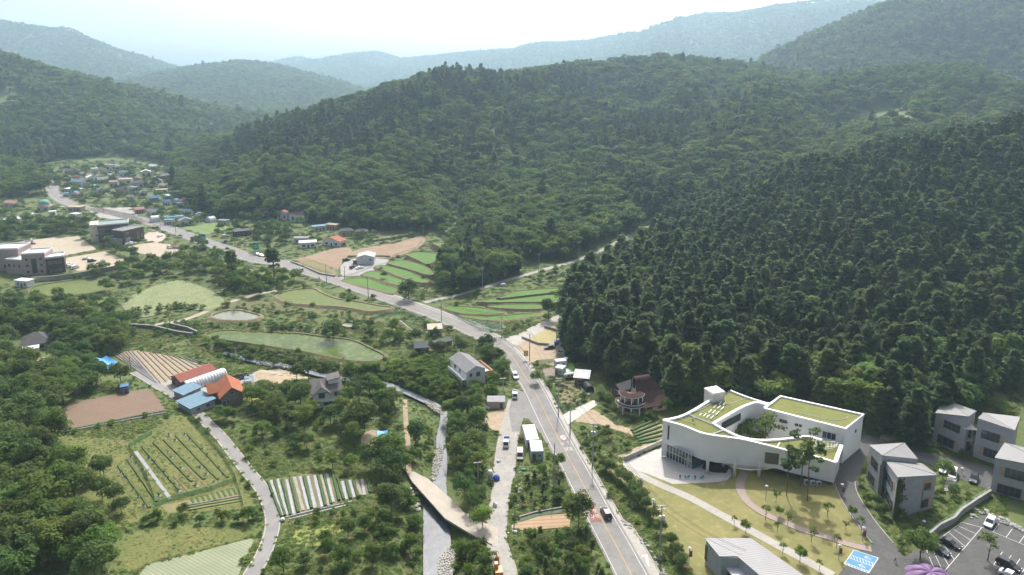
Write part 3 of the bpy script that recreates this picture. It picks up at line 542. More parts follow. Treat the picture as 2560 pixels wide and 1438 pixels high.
def roof_gable(b, h, rise, axis, m, ov=.5, th=.16, y0=0, y1=None, x0=None, x1=None, name='roof'):
    y1 = b['d'] if y1 is None else y1; x0 = -b['w'] / 2 if x0 is None else x0; x1 = b['w'] / 2 if x1 is None else x1; mb = MB()
    if axis == 'x':
        k = rise / ((y1 - y0) / 2); prof = [(y0 - ov, h - ov * k), ((y0 + y1) / 2, h + rise), (y1 + ov, h - ov * k)]; mk = lambda q, t, dz: (t, q[0], q[1] + dz); lo, hi = x0 - ov, x1 + ov
    else:
        k = rise / ((x1 - x0) / 2); prof = [(x0 - ov, h - ov * k), ((x0 + x1) / 2, h + rise), (x1 + ov, h - ov * k)]; mk = lambda q, t, dz: (q[0], t, q[1] + dz); lo, hi = y0 - ov, y1 + ov
    V = [mk(q, t, dz) for dz in (.02, th + .02) for t in (lo, hi) for q in prof]     # 0-2 low lo, 3-5 low hi, 6-8 top lo, 9-11 top hi
    Fs = [(0, 3, 4, 1), (1, 4, 5, 2), (6, 7, 10, 9), (7, 8, 11, 10), (0, 1, 7, 6), (1, 2, 8, 7), (3, 9, 10, 4), (4, 10, 11, 5), (0, 6, 9, 3), (2, 5, 11, 8)]
    mb.add(V, Fs); return mb.build(name, m, b['root'])
def wall_gable(b, h, rise, axis, m, z0=-.6):
    w, d = b['w'] / 2, b['d']; mb = MB(); V = [(-w, 0, z0), (w, 0, z0), (w, d, z0), (-w, d, z0), (-w, 0, h), (w, 0, h), (w, d, h), (-w, d, h)]; Fs = [(0, 1, 5, 4), (1, 2, 6, 5), (2, 3, 7, 6), (3, 0, 4, 7), (3, 2, 1, 0)]
    if rise:
        if axis == 'x': V += [(-w, d / 2, h + rise), (w, d / 2, h + rise)]; Fs += [(7, 4, 8), (5, 6, 9)]
        else: V += [(0, 0, h + rise), (0, d, h + rise)]; Fs += [(4, 5, 8), (6, 7, 9)]
    return mb.add(V, Fs).build('wall', m, b['root'])
def roof_hip(b, h, rise, m, ov=.6, th=.18):
    w, d = b['w'] / 2 + ov, b['d'] + ov; i = min(b['d'] / 2 + ov, w) * .85; mb = MB(); e = h - .1
    V = [(-w, -ov, e), (w, -ov, e), (w, d, e), (-w, d, e), (-w, -ov, e + th), (w, -ov, e + th), (w, d, e + th), (-w, d, e + th), (-w + i, b['d'] / 2, h + rise), (w - i, b['d'] / 2, h + rise)]
    return mb.add(V, [(3, 2, 1, 0), (0, 1, 5, 4), (1, 2, 6, 5), (2, 3, 7, 6), (3, 0, 4, 7), (4, 5, 9, 8), (5, 6, 9), (6, 7, 8, 9), (7, 4, 8)]).build('roof', m, b['root'])
def roof_flat(b, h, m, ov=.3, th=.25, par=0, tilt=0):
    w, d = b['w'] / 2 + ov, b['d']; mb = MB()
    V = [(x, y, h + .02 + dz + (tilt if y > 0 else 0)) for dz in (0, th) for x, y in ((-w, -ov), (w, -ov), (w, d + ov), (-w, d + ov))]
    mb.add(V, [(3, 2, 1, 0), (4, 5, 6, 7), (0, 1, 5, 4), (1, 2, 6, 5), (2, 3, 7, 6), (3, 0, 4, 7)]); o = mb.build('roof', m, b['root'])
    if par:
        mb = MB(); t = .25; W, D = 2 * w, d + 2 * ov
        for c, s in (((0, -ov + t / 2), (W, t)), ((0, d + ov - t / 2), (W, t)), ((-w + t / 2, d / 2), (t, D - 2 * t)), ((w - t / 2, d / 2), (t, D - 2 * t))): mb.box((c[0], c[1], h + th), (s[0], s[1], par))
        mb.build('parapet', W_WHITE, o)
    return o
def house(label, p0, p1, depth, h, rise, axis, wm, rm, wins='', name='house', cat='house', ov=.5, roof='gable', group=None, fm=None, par=0, door=None, tilt=0):
    b = new_bld(name, label, cat, p0, p1, depth, group); wall_gable(b, h, rise if roof == 'gable' else 0, axis, wm)
    if roof == 'gable': b['roof'] = roof_gable(b, h, rise, axis, rm, ov)
    elif roof == 'hip': b['roof'] = roof_hip(b, h, rise, rm, ov)
    else: b['roof'] = roof_flat(b, h, rm, ov, par=par, tilt=tilt)
    for q in wins.split():
        f, *v = q.split(','); u, z, w_, h_ = [float(x) for x in v]; L = b['w'] if f in 'fb' else b['d']; opening(b, f, u * L, z, w_, h_, fm=fm)
    if door is not None: opening(b, 'f', door * b['w'], 0, 1.0, 2.1, 'door')
    return b
# ---- the white curved library
def Q4(a, b): return 1620 + a / 4, 920 + b / 4
ZG = 0.25
def ring(s):
    out = []
    for q in s.split():
        a, b_, z = [float(v) for v in q.split(',')]; p = U(*Q4(a, b_), z); out.append((p.x, p.y, z))
    return out
FRONT = [tuple(p) for p in catmull(ring('150,522,11.8 350,577,11.5 520,645,11.0 640,672,10.7 780,690,10.3 950,715,9.9 1120,755,9.3 1300,800,8.6 1450,840,8.1 1700,893,7.4 1872,945,7.0'), 4)]
ENDW = ring('1935,772,7.6')
INNER = [tuple(p) for p in catmull(ring('1740,722,7.7 1600,686,7.9 1400,708,8.4 1200,722,9.0 1050,716,9.5 900,682,10.0 770,622,10.6 650,557,11.2'), 4)] + [tuple(p) for p in catmull(ring('780,480,11.4 930,397,11.6 1040,354,11.6 1100,347,11.5 1190,372,11.1'), 4)]
BACK = [tuple(p) for p in catmull(ring('1240,354,11.0 1180,350,11.1 1000,295,11.6 870,245,12.0 825,225,12.2'), 3)] + ring('745,272,12.2 660,305,12.2') + [tuple(p) for p in catmull(ring('640,312,12.2 380,465,12.0 220,512,11.9'), 3)]
LIB = thing('library_building', (float(U(1880, 1130, 0).x), float(U(1880, 1130, 0).y), ZG), 0, 'white curved library with a sloping lawn roof around a courtyard', 'building')
M_LIBW = mat('white_plaster', (.80, .80, .79), (.76, .76, .75), 3)
def curtain(line, z_low, name, m=M_LIBW, inset=0.0, smooth=False):
    """wall hanging below a 3D line down to z_low (number or list)"""
    mb = MB(); n = len(line); V = [(p[0], p[1], p[2]) for p in line] + [(p[0], p[1], (z_low[i] if hasattr(z_low, '__len__') else z_low)) for i, p in enumerate(line)]
    return wpart(mb.add(V, [(i, i + 1, n + i + 1, n + i) for i in range(n - 1)]), name, m, LIB)
bt = np.array(pts('150,738 300,805 440,868 560,920 700,946 900,966 1100,985 1300,1005 1400,1036 1600,1085 1885,1152'))
def front_low(p):
    px = (proj(*p)[0] - 1620) * 4; return max(ZG, zat(p[0], p[1], 920 + float(np.interp(px, bt[:, 0], bt[:, 1])) / 4))
FL = [front_low(p) for p in FRONT]
def thick(line, low, d, name):
    """front band with real depth: outer skin, inner skin and a soffit"""
    q = offset_line([p[:2] for p in line], d); n = len(line); mb = MB()
    V = [tuple(p) for p in line] + [(p[0], p[1], low[i]) for i, p in enumerate(line)] + [(q[i][0], q[i][1], low[i]) for i in range(n)] + [(q[i][0], q[i][1], line[i][2]) for i in range(n)]
    Fs = [(k * n + i, k * n + i + 1, ((k + 1) % 4) * n + i + 1, ((k + 1) % 4) * n + i) for k in range(3) for i in range(n - 1)]; return wpart(mb.add(V, Fs), name, M_LIBW, LIB)
thick(FRONT, FL, .5, 'front_wall')
end_line = [FRONT[-1]] + ENDW; curtain(end_line, ZG, 'end_wall'); curtain(INNER, ZG, 'courtyard_wall'); curtain([INNER[-1]] + BACK, ZG - 1, 'rear_wall'); curtain([BACK[-1], FRONT[0]], ZG, 'side_wall')
# soffit under the raised wing
so_ = [(p[0], p[1]) for p in FRONT[6:]] + [(ENDW[0][0], ENDW[0][1])] + [(p[0], p[1]) for p in INNER[:29]]; zz = FL[6:] + [3.6] * (1 + 29)
mb = MB(); n = len(so_); mb.add([(p[0], p[1], zz[i] + .05) for i, p in enumerate(so_)], [tuple(t) for t in geometry.tessellate_polygon([[Vector((p[0], p[1], 0)) for p in so_]])]); wpart(mb, 'soffit', M_LIBW, LIB)
loop = FRONT + ENDW + INNER + BACK; M_ROOFL = mat('roof_lawn', (.155, .165, .042), (.12, .14, .036), 3.5, c3=(.19, .18, .06), bump=.05, bscale=.4)
def lawn_roof(loop, name, dz=-.35):
    bm = bmesh.new(); vv = [bm.verts.new((p[0], p[1], p[2] + dz)) for p in loop]
    for t in geometry.tessellate_polygon([[Vector((p[0], p[1], 0)) for p in loop]]):
        try:
            f = bm.faces.new([vv[i] for i in t]); f.normal_update()
            if f.normal.z < 0: f.normal_flip()
        except ValueError: pass
    bmesh.ops.beautify_fill(bm, faces=bm.faces[:], edges=[e for e in bm.edges if len(e.link_faces) == 2])
    me = bpy.data.meshes.new(name); bm.to_mesh(me); bm.free(); me.materials.append(M_ROOFL); return at_parent(link(name, me), LIB)
lawn_roof(loop, 'roof_lawn')
def parapet(line, wd, name, up=.15, dn=.6, closed=False):
    q0 = [p[:2] for p in line]; a = offset_line(q0, wd / 2); b = offset_line(q0, -wd / 2); n = len(line); V = []
    for i in range(n): V += [(a[i][0], a[i][1], line[i][2] - dn), (a[i][0], a[i][1], line[i][2] + up), (b[i][0], b[i][1], line[i][2] + up), (b[i][0], b[i][1], line[i][2] - dn)]
    Fs = [(4 * i + j, 4 * i + (j + 1) % 4, 4 * i + 4 + (j + 1) % 4, 4 * i + 4 + j) for i in range(n - 1) for j in range(4)] + [(3, 2, 1, 0), (4 * n - 4, 4 * n - 3, 4 * n - 2, 4 * n - 1)]
    return wpart(MB().add(V, Fs), name, M_LIBW, LIB)
parapet(FRONT, .75, 'parapet'); parapet(end_line, 1.0, 'parapet'); parapet(INNER, .8, 'parapet'); parapet([INNER[-1]] + BACK[:13], .6, 'parapet'); parapet(BACK[13:] + [FRONT[0]], .8, 'parapet')
# rear block
zb = 10.8; RB = [U(*Q4(a, b), zb) for a, b in ((1165, 408), (1975, 612), (2155, 472), (1325, 288))]
mb = MB(); V = [(p.x, p.y, z) for z in (ZG - 1, zb) for p in RB]; mb.add(V, [(0, 1, 5, 4), (1, 2, 6, 5), (2, 3, 7, 6), (3, 0, 4, 7)]); wpart(mb, 'rear_block_wall', M_LIBW, LIB)
rb = [(p.x, p.y, zb) for p in RB]; lawn_roof(rb, 'roof_lawn', -.12); parapet(rb + [rb[0]], .8, 'parapet', up=.3)
def wallhit(a, b, px, py, out=.05):
    """point of the vertical wall through plan points a-b seen at a pixel, nudged outward"""
    x, y, dz = ray(px, py); dx, dy = b[0] - a[0], b[1] - a[1]; t = (a[0] * dy - a[1] * dx) / (x * dy - y * dx); n = Vector((dy, -dx, 0)).normalized()
    p = Vector((x * t, y * t, CAMZ + dz * t))
    if n.dot(Vector((0, 0, CAMZ)) - p) < 0: n = -n
    return p + n * out, n
def wall_window(root, a, b, quad, cols=3, rows=1, fm=None, glass=None, name='window'):
    """window given by the four photo corners (lower left, lower right, upper right, upper left) on wall a-b"""
    c = [wallhit(a, b, *q)[0] for q in quad]; n = wallhit(a, b, *quad[0])[1]; e = .07
    L, Rr = c[0], c[1]; lo = (c[0].z + c[1].z) / 2; hi = (c[2].z + c[3].z) / 2; t = Vector((Rr.x - L.x, Rr.y - L.y, 0)); w_ = t.length; t.normalize(); mb = MB()
    def bar(u0, u1, z0, z1):
        V = []
        for o_ in (-.02, .10):
            for u, z in ((u0, z0), (u1, z0), (u1, z1), (u0, z1)): p = L + t * u + n * o_; V.append((p.x, p.y, z))
        mb.add(V, [(3, 2, 1, 0), (4, 5, 6, 7), (0, 1, 5, 4), (1, 2, 6, 5), (2, 3, 7, 6), (3, 0, 4, 7)])
    for i in range(cols + 1): u = w_ * i / cols; bar(u - e, u + e, lo - e, hi + e)
    for j in range(rows + 1): z = lo + (hi - lo) * j / rows; bar(-e, w_ + e, z - e, z + e)
    fo = wpart(mb, name, fm or M_FRAMED, root)
    for i in range(cols):
        for j in range(rows):
            V = []
            for o_ in (-.03, .03):
                for u, z in ((w_ * i / cols + e, lo + (hi - lo) * j / rows + e), (w_ * (i + 1) / cols - e, lo + (hi - lo) * j / rows + e), (w_ * (i + 1) / cols - e, lo + (hi - lo) * (j + 1) / rows - e), (w_ * i / cols + e, lo + (hi - lo) * (j + 1) / rows - e)): p = L + t * u + n * o_; V.append((p.x, p.y, z))
            o = MB().add(V, [(3, 2, 1, 0), (4, 5, 6, 7), (0, 1, 5, 4), (1, 2, 6, 5), (2, 3, 7, 6), (3, 0, 4, 7)]).build('pane', glass or M_GLASS); o.parent = fo
    return fo
M_GLASSB = mat('blue_glass', (.05, .13, .19), (.03, .08, .12), 1, rough=.06, spec=.6); M_GLASSG = mat('reflective_glass', (.13, .13, .09), (.10, .11, .08), 1.5, rough=.1, spec=.6)
fa = [p for p in FRONT]; fseg = lambda px: min(range(len(fa) - 1), key=lambda i: abs((proj(*fa[i])[0] + proj(*fa[i + 1])[0]) / 2 - px))
i = fseg(1929); wall_window(LIB, fa[i - 1], fa[i + 1], [Q4(1167, 945), Q4(1300, 966), Q4(1303, 866), Q4(1172, 838)], 5, 1, glass=M_GLASSG)
i = fseg(1671); wall_window(LIB, fa[0], fa[3], [Q4(196, 710), Q4(207, 714), Q4(207, 578), Q4(196, 572)], 1, 1)
# entrance glazing below the band
g0 = P(*Q4(183, 892)); g1 = P(*Q4(443, 1016)); g2 = P(*Q4(590, 928))
wall_window(LIB, g0, g1, [Q4(186, 888), Q4(430, 1008), Q4(436, 868), Q4(186, 748)], 8, 2, fm=plain('white_frame', (.7, .7, .7)), name='entrance_glazing')
wall_window(LIB, g1, g2, [Q4(450, 1008), Q4(583, 930), Q4(583, 900), Q4(450, 880)], 6, 1, glass=M_GLASSB, name='lobby_glazing')
wall_window(LIB, g0, g1, [Q4(388, 985), Q4(418, 1000), Q4(420, 905), Q4(390, 892)], 2, 1, fm=M_FRAME, name='door')
a, b_ = RB[0], RB[1]
wall_window(LIB, a, b_, [Q4(1742, 690), Q4(1874, 728), Q4(1876, 660), Q4(1744, 626)], 3, 1, fm=M_FRAME)
for q in (((1316, 535), (1342, 543), (1342, 517), (1316, 510)), ((1350, 545), (1384, 553), (1384, 527), (1350, 518)), ((1470, 575), (1500, 583), (1500, 562), (1470, 554)), ((1512, 585), (1535, 591), (1535, 570), (1512, 563))): wall_window(LIB, a, b_, [Q4(*v) for v in q], 2, 1)
il, ir = INNER[28], INNER[29 + 5]; wall_window(LIB, il, ir, [Q4(735, 590), Q4(918, 545), Q4(918, 455), Q4(735, 555)], 8, 2, name='courtyard_glazing')
a, b_ = RB[1], RB[2]; wall_window(LIB, a, b_, [Q4(2068, 645), Q4(2078, 638), Q4(2078, 618), Q4(2068, 625)], 1, 1)
for k, (a, b_, hgt_) in enumerate(((590, 1058, 0), (752, 990, 0), (861, 1085, 0), (1107, 1092, 0))):
    p = P(*Q4(a, b_)); mb = MB(); mb.tube([(p.x, p.y, p.z - .2), (p.x, p.y, 5.0)], .42, 12); wpart(mb, 'column', mat('column_concrete', (.55, .54, .51)), LIB, True)
# dark recessed base at the right end, with plant units
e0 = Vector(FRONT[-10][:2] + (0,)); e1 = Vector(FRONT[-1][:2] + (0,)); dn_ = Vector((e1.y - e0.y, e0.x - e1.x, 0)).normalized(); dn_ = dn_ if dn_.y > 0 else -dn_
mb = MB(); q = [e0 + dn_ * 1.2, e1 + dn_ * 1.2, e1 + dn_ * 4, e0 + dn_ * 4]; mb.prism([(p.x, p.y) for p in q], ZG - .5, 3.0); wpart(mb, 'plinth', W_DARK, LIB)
bx_ = U(*Q4(668, 214), 14.8); mb = MB(); mb.box((bx_.x, bx_.y, ZG - .5), (4.3, 4.3, 15.0), R(20)); lift = wpart(mb, 'lift_tower', plain('cream_plaster', (.66, .64, .58)), LIB)
mb = MB(); mb.box((bx_.x, bx_.y, 14.3), (4.6, 4.6, .25), R(20)); o = wpart(mb, 'cap', M_LIBW, LIB)
def roof_z(px, py):
    z = 11.4
    for _ in range(6): p = U(px, py, z); k = sorted(loop, key=lambda q: (q[0] - p.x) ** 2 + (q[1] - p.y) ** 2)[:6]; z = sum(q[2] / ((q[0] - p.x) ** 2 + (q[1] - p.y) ** 2 + .5) for q in k) / sum(1 / ((q[0] - p.x) ** 2 + (q[1] - p.y) ** 2 + .5) for q in k) - .3
    return U(px, py, z)
for q in ('395,467 645,570', '640,668 770,622', '1290,800 1318,755'):
    (a, b_), (c, d_) = pts(q); p0, p1 = roof_z(*Q4(a, b_)), roof_z(*Q4(c, d_)); mb = MB(); mb.tube([p0 + Vector((0, 0, .2)), p1 + Vector((0, 0, .2))], .22, 4); wpart(mb, 'roof_joint', M_LIBW, LIB)
for q in ('700,285 640,350 540,410 430,455', '1010,300 850,350 770,370 740,420 680,465 600,480 600,520', '345,480 335,510 400,540 480,565'):
    l_ = [roof_z(*Q4(a, b_)) + Vector((0, 0, .15)) for a, b_ in catmull(pts(q), 5)]; mb = MB(); mb.tube(l_, .07, 4); wpart(mb, 'lawn_edging', M_LIBW, LIB)
l_ = [U(*Q4(a, b_), zb - .02) for a, b_ in catmull(pts('1480,440 1650,480 1850,520 1960,510 2000,490'), 5)]; mb = MB(); mb.tube(l_, .07, 4); wpart(mb, 'lawn_edging', M_LIBW, LIB)
# curved white railing of the roof stair
arc = [U(*Q4(a, b_), 8.2) for a, b_ in catmull(pts('1600,690 1640,745 1720,780 1800,790 1865,780 1900,745'), 4)]; mb = MB(); mb.tube(arc, .07, 5); mb.tube([p - Vector((0, 0, .5)) for p in arc], .05, 5)
for p in arc[::2]: mb.tube([p - Vector((0, 0, 1.2)), p], .05, 5)
wpart(mb, 'railing', M_LIBW, LIB)
arc2 = [U(*Q4(a, b_), 8.6) for a, b_ in catmull(pts('1660,700 1720,725 1800,740 1870,735'), 4)]; mb = MB(); mb.tube(arc2, .07, 5)
for p, q in zip(arc2[::2], arc[4::2]): mb.tube([p, q], .05, 4)
wpart(mb, 'railing', M_LIBW, LIB)
# slatted benches on the roof
for k, (a, b_, n) in enumerate(((742, 360, 2), (706, 402, 3), (656, 450, 3), (582, 487, 4))):
    p = roof_z(*Q4(a, b_)); t = thing('roof_bench', p, R(-38), 'white slatted bench on the lawn roof, %s from the lift tower' % ('first', 'second', 'third', 'fourth')[k], 'bench', 'benches on the lawn roof')
    for j in range(n): mb = MB(); mb.box(((j - (n - 1) / 2) * 1.1, (j % 2) * .3, .02), (.22, 2.2, .3), 0); mb.build('slat', M_LIBW, t)
# heat pumps at the right end
for k in range(3):
    p = P(*Q4(1580 + 62 * k, 1165 + 8 * k)); t = thing('heat_pump', p, R(8), 'white heat pump unit below the library end wall, %s of three' % ('leftmost', 'middle', 'rightmost')[k], 'heat pump', 'heat pumps'); mb = MB(); mb.box((0, 0, .1), (1.2, .6, 1.3)); mb.build('case', R_WHITE, t); mb = MB(); mb.tube([(0, -.31, .8), (0, -.34, .8)], .42, 14); mb.build('fan_grille', M_FRAMED, t)
retw = [P(*q) for q in ((1562, 1153), (1600, 1136), (1640, 1117), (1664, 1106))]; mb = MB()
for a, b_ in zip(retw[:-1], retw[1:]): c = (a + b_) / 2; mb.box((c.x, c.y, -.3), ((b_ - a).length + .2, .45, 1.9), math.atan2(b_.y - a.y, b_.x - a.x))
tag(mb.build('retaining_wall', M_CONC), 'long grey concrete retaining wall left of the library', 'wall')
# ---- grey twin houses
M_HGREY = plain('pale_grey_render', (.36, .37, .38)); M_SEAM = mat('seamed_metal_roof', (.235, .235, .235), (.265, .265, .26), 3, stripe=(70, .62, (.17, .17, .17), .3), rough=.5)
def block(root, base, tops, crease, wm=None, seams=True):
    """four plan corners with their own eave heights and a two-plane folded metal roof"""
    zb_ = min(p.z for p in base) - .8; V = [(p.x, p.y, zb_) for p in base] + [(p.x, p.y, z) for p, z in zip(base, tops)]
    wpart(MB().add(V, [(0, 1, 5, 4), (1, 2, 6, 5), (2, 3, 7, 6), (3, 0, 4, 7)]), 'wall', wm or M_HGREY, root)
    c = sum((Vector((p.x, p.y, 0)) for p in base), Vector()) / 4; tp = [Vector((p.x, p.y, z + .06)) for p, z in zip(base, tops)]; tp = [p + (Vector((p.x, p.y, 0)) - c).normalized() * .22 for p in tp]
    V = [tuple(p) for p in tp] + [(p.x, p.y, p.z + .16) for p in tp]; a, b, c_, d = (0, 1, 2, 3) if crease == 0 else (1, 2, 3, 0)
    ro = wpart(MB().add(V, [(4 + a, 4 + b, 4 + c_), (4 + a, 4 + c_, 4 + d), (0, 1, 5, 4), (1, 2, 6, 5), (2, 3, 7, 6), (3, 0, 4, 7), (c_, b, a), (d, c_, a)]), 'roof', M_SEAM, root)
    A, C_ = Vector(V[4 + a]), Vector(V[4 + c_]); mb = MB(); mb.tube([A + Vector((0, 0, .03)), C_ + Vector((0, 0, .03))], .07, 4); mb.build('ridge_cap', R_GREY, ro); return ro
def corner(px, py): return P(px, py)
def grey_house(label, vols):
    c = P(*vols[0][0][0]); r = thing('grey_house', c, 0, label, 'house', 'grey houses with folded metal roofs')
    for bp, ty, cr in vols:
        f, rr, l = [P(*q) for q in bp]; base = [f, rr, rr + (l - f), l]; tops = [zat(p.x, p.y, y) for p, y in zip(base, ty)]; block(r, base, tops, cr); BLOCK.append([tuple(p.xy) for p in base])
    return r
GA = grey_house('grey folded roof house with ivy on its corner, beside the campus drive', [(((2194, 1240), (2283, 1220), (2165, 1197)), (1140, 1149, 1109, 1115), 0), (((2231, 1298), (2330, 1271), (2203, 1236)), (1194, 1189, 1161, 1152), 1)])
GB = grey_house('grey two volume house with dark stair gap, standing against the woods', [(((2330, 1105), (2406, 1140), (2352, 1080)), (1034, 1042, 1029, 1002), 1), (((2431, 1142), (2520, 1172), (2448, 1105)), (1047, 1077, 1044, 1034), 1)])
GC = grey_house('grey house cut by the right edge of the picture', [(((2475, 1229), (2640, 1275), (2500, 1190)), (1146, 1178, 1150, 1109), 1)])
def Q5(a, b): return 1920 + a / 4, 920 + b / 4
def Q6(a, b): return 1720 + a * .3281, 1078 + b * .3281
def gw(root, f, r_, quads, cols, rows):
    a, b = P(*f), P(*r_)
    for q in quads: wall_window(root, a, b, q, cols, rows)
gw(GA, (2165, 1197), (2194, 1240), [[Q5(*v) for v in q] for q in (((1030, 970), (1092, 1030), (1100, 945), (1040, 885)), ((1000, 1110), (1058, 1170), (1066, 1095), (1006, 1030)))], 2, 2)
gw(GA, (2203, 1236), (2231, 1298), [[Q5(*v) for v in q] for q in (((1180, 1130), (1245, 1200), (1252, 1120), (1188, 1045)), ((1170, 1310), (1240, 1400), (1246, 1300), (1176, 1225)))], 2, 2)
def panel(root, f, r_, quad, m, name='shutter', out=.06):
    a, b = P(*f), P(*r_); c = [wallhit(a, b, *q, out)[0] for q in quad]; n = wallhit(a, b, *quad[0])[1] * -.1; V = [tuple(p) for p in c] + [tuple(p + n) for p in c]
    return wpart(MB().add(V, [(0, 1, 2, 3), (7, 6, 5, 4), (0, 4, 5, 1), (1, 5, 6, 2), (2, 6, 7, 3), (3, 7, 4, 0)]), name, m, root)
panel(GA, (2165, 1197), (2194, 1240), [Q5(*v) for v in ((1016, 960), (1030, 972), (1038, 885), (1022, 870))], M_TIMBER); panel(GA, (2203, 1236), (2231, 1298), [Q5(*v) for v in ((1250, 1205), (1262, 1218), (1270, 1140), (1256, 1124))], M_TIMBER); panel(GA, (2203, 1236), (2231, 1298), [Q5(*v) for v in ((1157, 1290), (1169, 1305), (1175, 1225), (1163, 1210))], M_TIMBER)
panel(GA, (2231, 1298), (2330, 1271), [Q5(*v) for v in ((1520, 1420), (1625, 1405), (1660, 1105), (1555, 1112))], M_TIMBER, 'balcony_recess', .04); wall_window(GA, P(2231, 1298), P(2330, 1271), [Q5(*v) for v in ((1560, 1215), (1615, 1208), (1622, 1150), (1568, 1156))], 2, 1); wall_window(GA, P(2231, 1298), P(2330, 1271), [Q5(*v) for v in ((1525, 1395), (1590, 1385), (1598, 1310), (1535, 1320))], 2, 1)
panel(GA, (2231, 1298), (2330, 1271), [Q5(*v) for v in ((1540, 1285), (1640, 1275), (1645, 1220), (1545, 1228))], M_HGREY, 'balcony_front', .3)
panel(GA, (2165, 1197), (2194, 1240), [Q5(*v) for v in ((1098, 1270), (1130, 1300), (1160, 1000), (1125, 965))], W_DARK, 'gap_shade_panel', .05)  # flat dark panel across the recess, its shade put into the colour
gw(GB, (2330, 1105), (2406, 1140), [[Q5(*v) for v in q] for q in (((1755, 600), (1915, 645), (1925, 570), (1760, 530)),)], 4, 2); gw(GB, (2330, 1105), (2406, 1140), [[Q5(*v) for v in q] for q in (((1690, 755), (1855, 795), (1865, 715), (1698, 672)),)], 3, 1)
gw(GB, (2431, 1142), (2520, 1172), [[Q5(*v) for v in q] for q in (((2130, 700), (2310, 748), (2320, 665), (2140, 622)), ((2150, 875), (2330, 925), (2335, 845), (2158, 795)))], 4, 2)
for f, r_, q in (((2330, 1105), (2406, 1140), ((1708, 605), (1746, 612), (1750, 527), (1714, 517))), ((2330, 1105), (2406, 1140), ((1855, 795), (1890, 808), (1900, 728), (1868, 716))), ((2431, 1142), (2520, 1172), ((2316, 750), (2356, 762), (2366, 680), (2326, 668))), ((2431, 1142), (2520, 1172), ((2103, 865), (2146, 875), (2152, 795), (2110, 783)))): panel(GB, f, r_, [Q5(*v) for v in q], M_TIMBER)
panel(GB, (2330, 1105), (2406, 1140), [Q5(*v) for v in ((1680, 850), (1790, 880), (1795, 810), (1685, 790))], W_DARK, 'garage_shade_panel')  # flat panel, the darkness inside the garage painted as its colour
# link between the two volumes
a, b_ = P(2406, 1140), P(2431, 1142); mb = MB(); mid_ = (a + b_) / 2; z1 = zat(mid_.x, mid_.y + 2, 1062); mb.box((mid_.x + .4, mid_.y + 4.5, mid_.z - .5), ((b_ - a).length + 1.0, 4, z1 - mid_.z), math.atan2(b_.y - a.y, b_.x - a.x)); wpart(mb, 'stair_core', W_DARK, GB)
mb = MB(); mb.box((mid_.x + .2, mid_.y + 3, z1 - .5), ((b_ - a).length + .6, 6.5, .3), math.atan2(b_.y - a.y, b_.x - a.x)); wpart(mb, 'link_roof', R_WHITE, GB)
mb = MB(); mb.box((mid_.x, mid_.y + 2, (z1 + mid_.z) / 2), ((b_ - a).length + .4, 3.0, .25), math.atan2(b_.y - a.y, b_.x - a.x)); wpart(mb, 'landing', M_CONC, GB)
gw(GC, (2475, 1229), (2640, 1275), [[Q5(*v) for v in q] for q in (((2365, 1085), (2600, 1150), (2610, 1060), (2372, 995)), ((2285, 1240), (2520, 1305), (2525, 1215), (2295, 1155)))], 4, 2)
for q in (((2310, 1080), (2350, 1090), (2358, 990), (2318, 980)), ((2500, 1320), (2550, 1335), (2556, 1225), (2508, 1215))): panel(GC, (2475, 1229), (2640, 1275), [Q5(*v) for v in q], M_TIMBER)
# front pavilion cut by the lower edge
zr = 6.2; rp = [U(*Q6(a, b), zr) for a, b in ((125, 815), (480, 815), (880, 1097), (960, 1150), (620, 1160), (545, 1097), (375, 953), (240, 955))]
GD = thing('grey_pavilion', (rp[0].x, rp[0].y, 0), 0, 'grey pavilion with seamed metal roof cut by the lower edge', 'building'); BLOCK.append([tuple(p.xy) for p in rp])
mb = MB(); mb.prism([(p.x, p.y) for p in rp], zr - .2, zr); wpart(mb, 'roof', mat('seamed_metal_roof_pavilion', (.23, .235, .24), (.26, .26, .26), 3, stripe=(80, .6, (.165, .165, .17), .3), rough=.5), GD)
ctr = sum(rp, Vector()) / len(rp); wp = [p + (ctr - p).normalized() * .5 for p in rp]; mb = MB(); mb.prism([(p.x, p.y) for p in wp], -.3, zr - .21); wpart(mb, 'wall', M_HGREY, GD)
lp = [U(*Q6(a, b), 3.6) for a, b in ((255, 990), (370, 970), (540, 1110), (560, 1160), (380, 1160))]; mb = MB(); mb.prism([(p.x, p.y) for p in lp], 3.3, 3.6); wpart(mb, 'canopy', R_WHITE, GD)
mb = MB(); mb.prism([(p.x, p.y) for p in [q + (sum(lp, Vector()) / 5 - q).normalized() * .6 for q in lp]], -.3, 3.29); wpart(mb, 'canopy_base', W_DARK, GD)
wall_window(GD, wp[0], wp[0] + Vector((.02, -3.6, 0)) if False else wp[7], [Q6(130, 975), Q6(142, 985), Q6(142, 870), Q6(130, 858)], 1, 1)
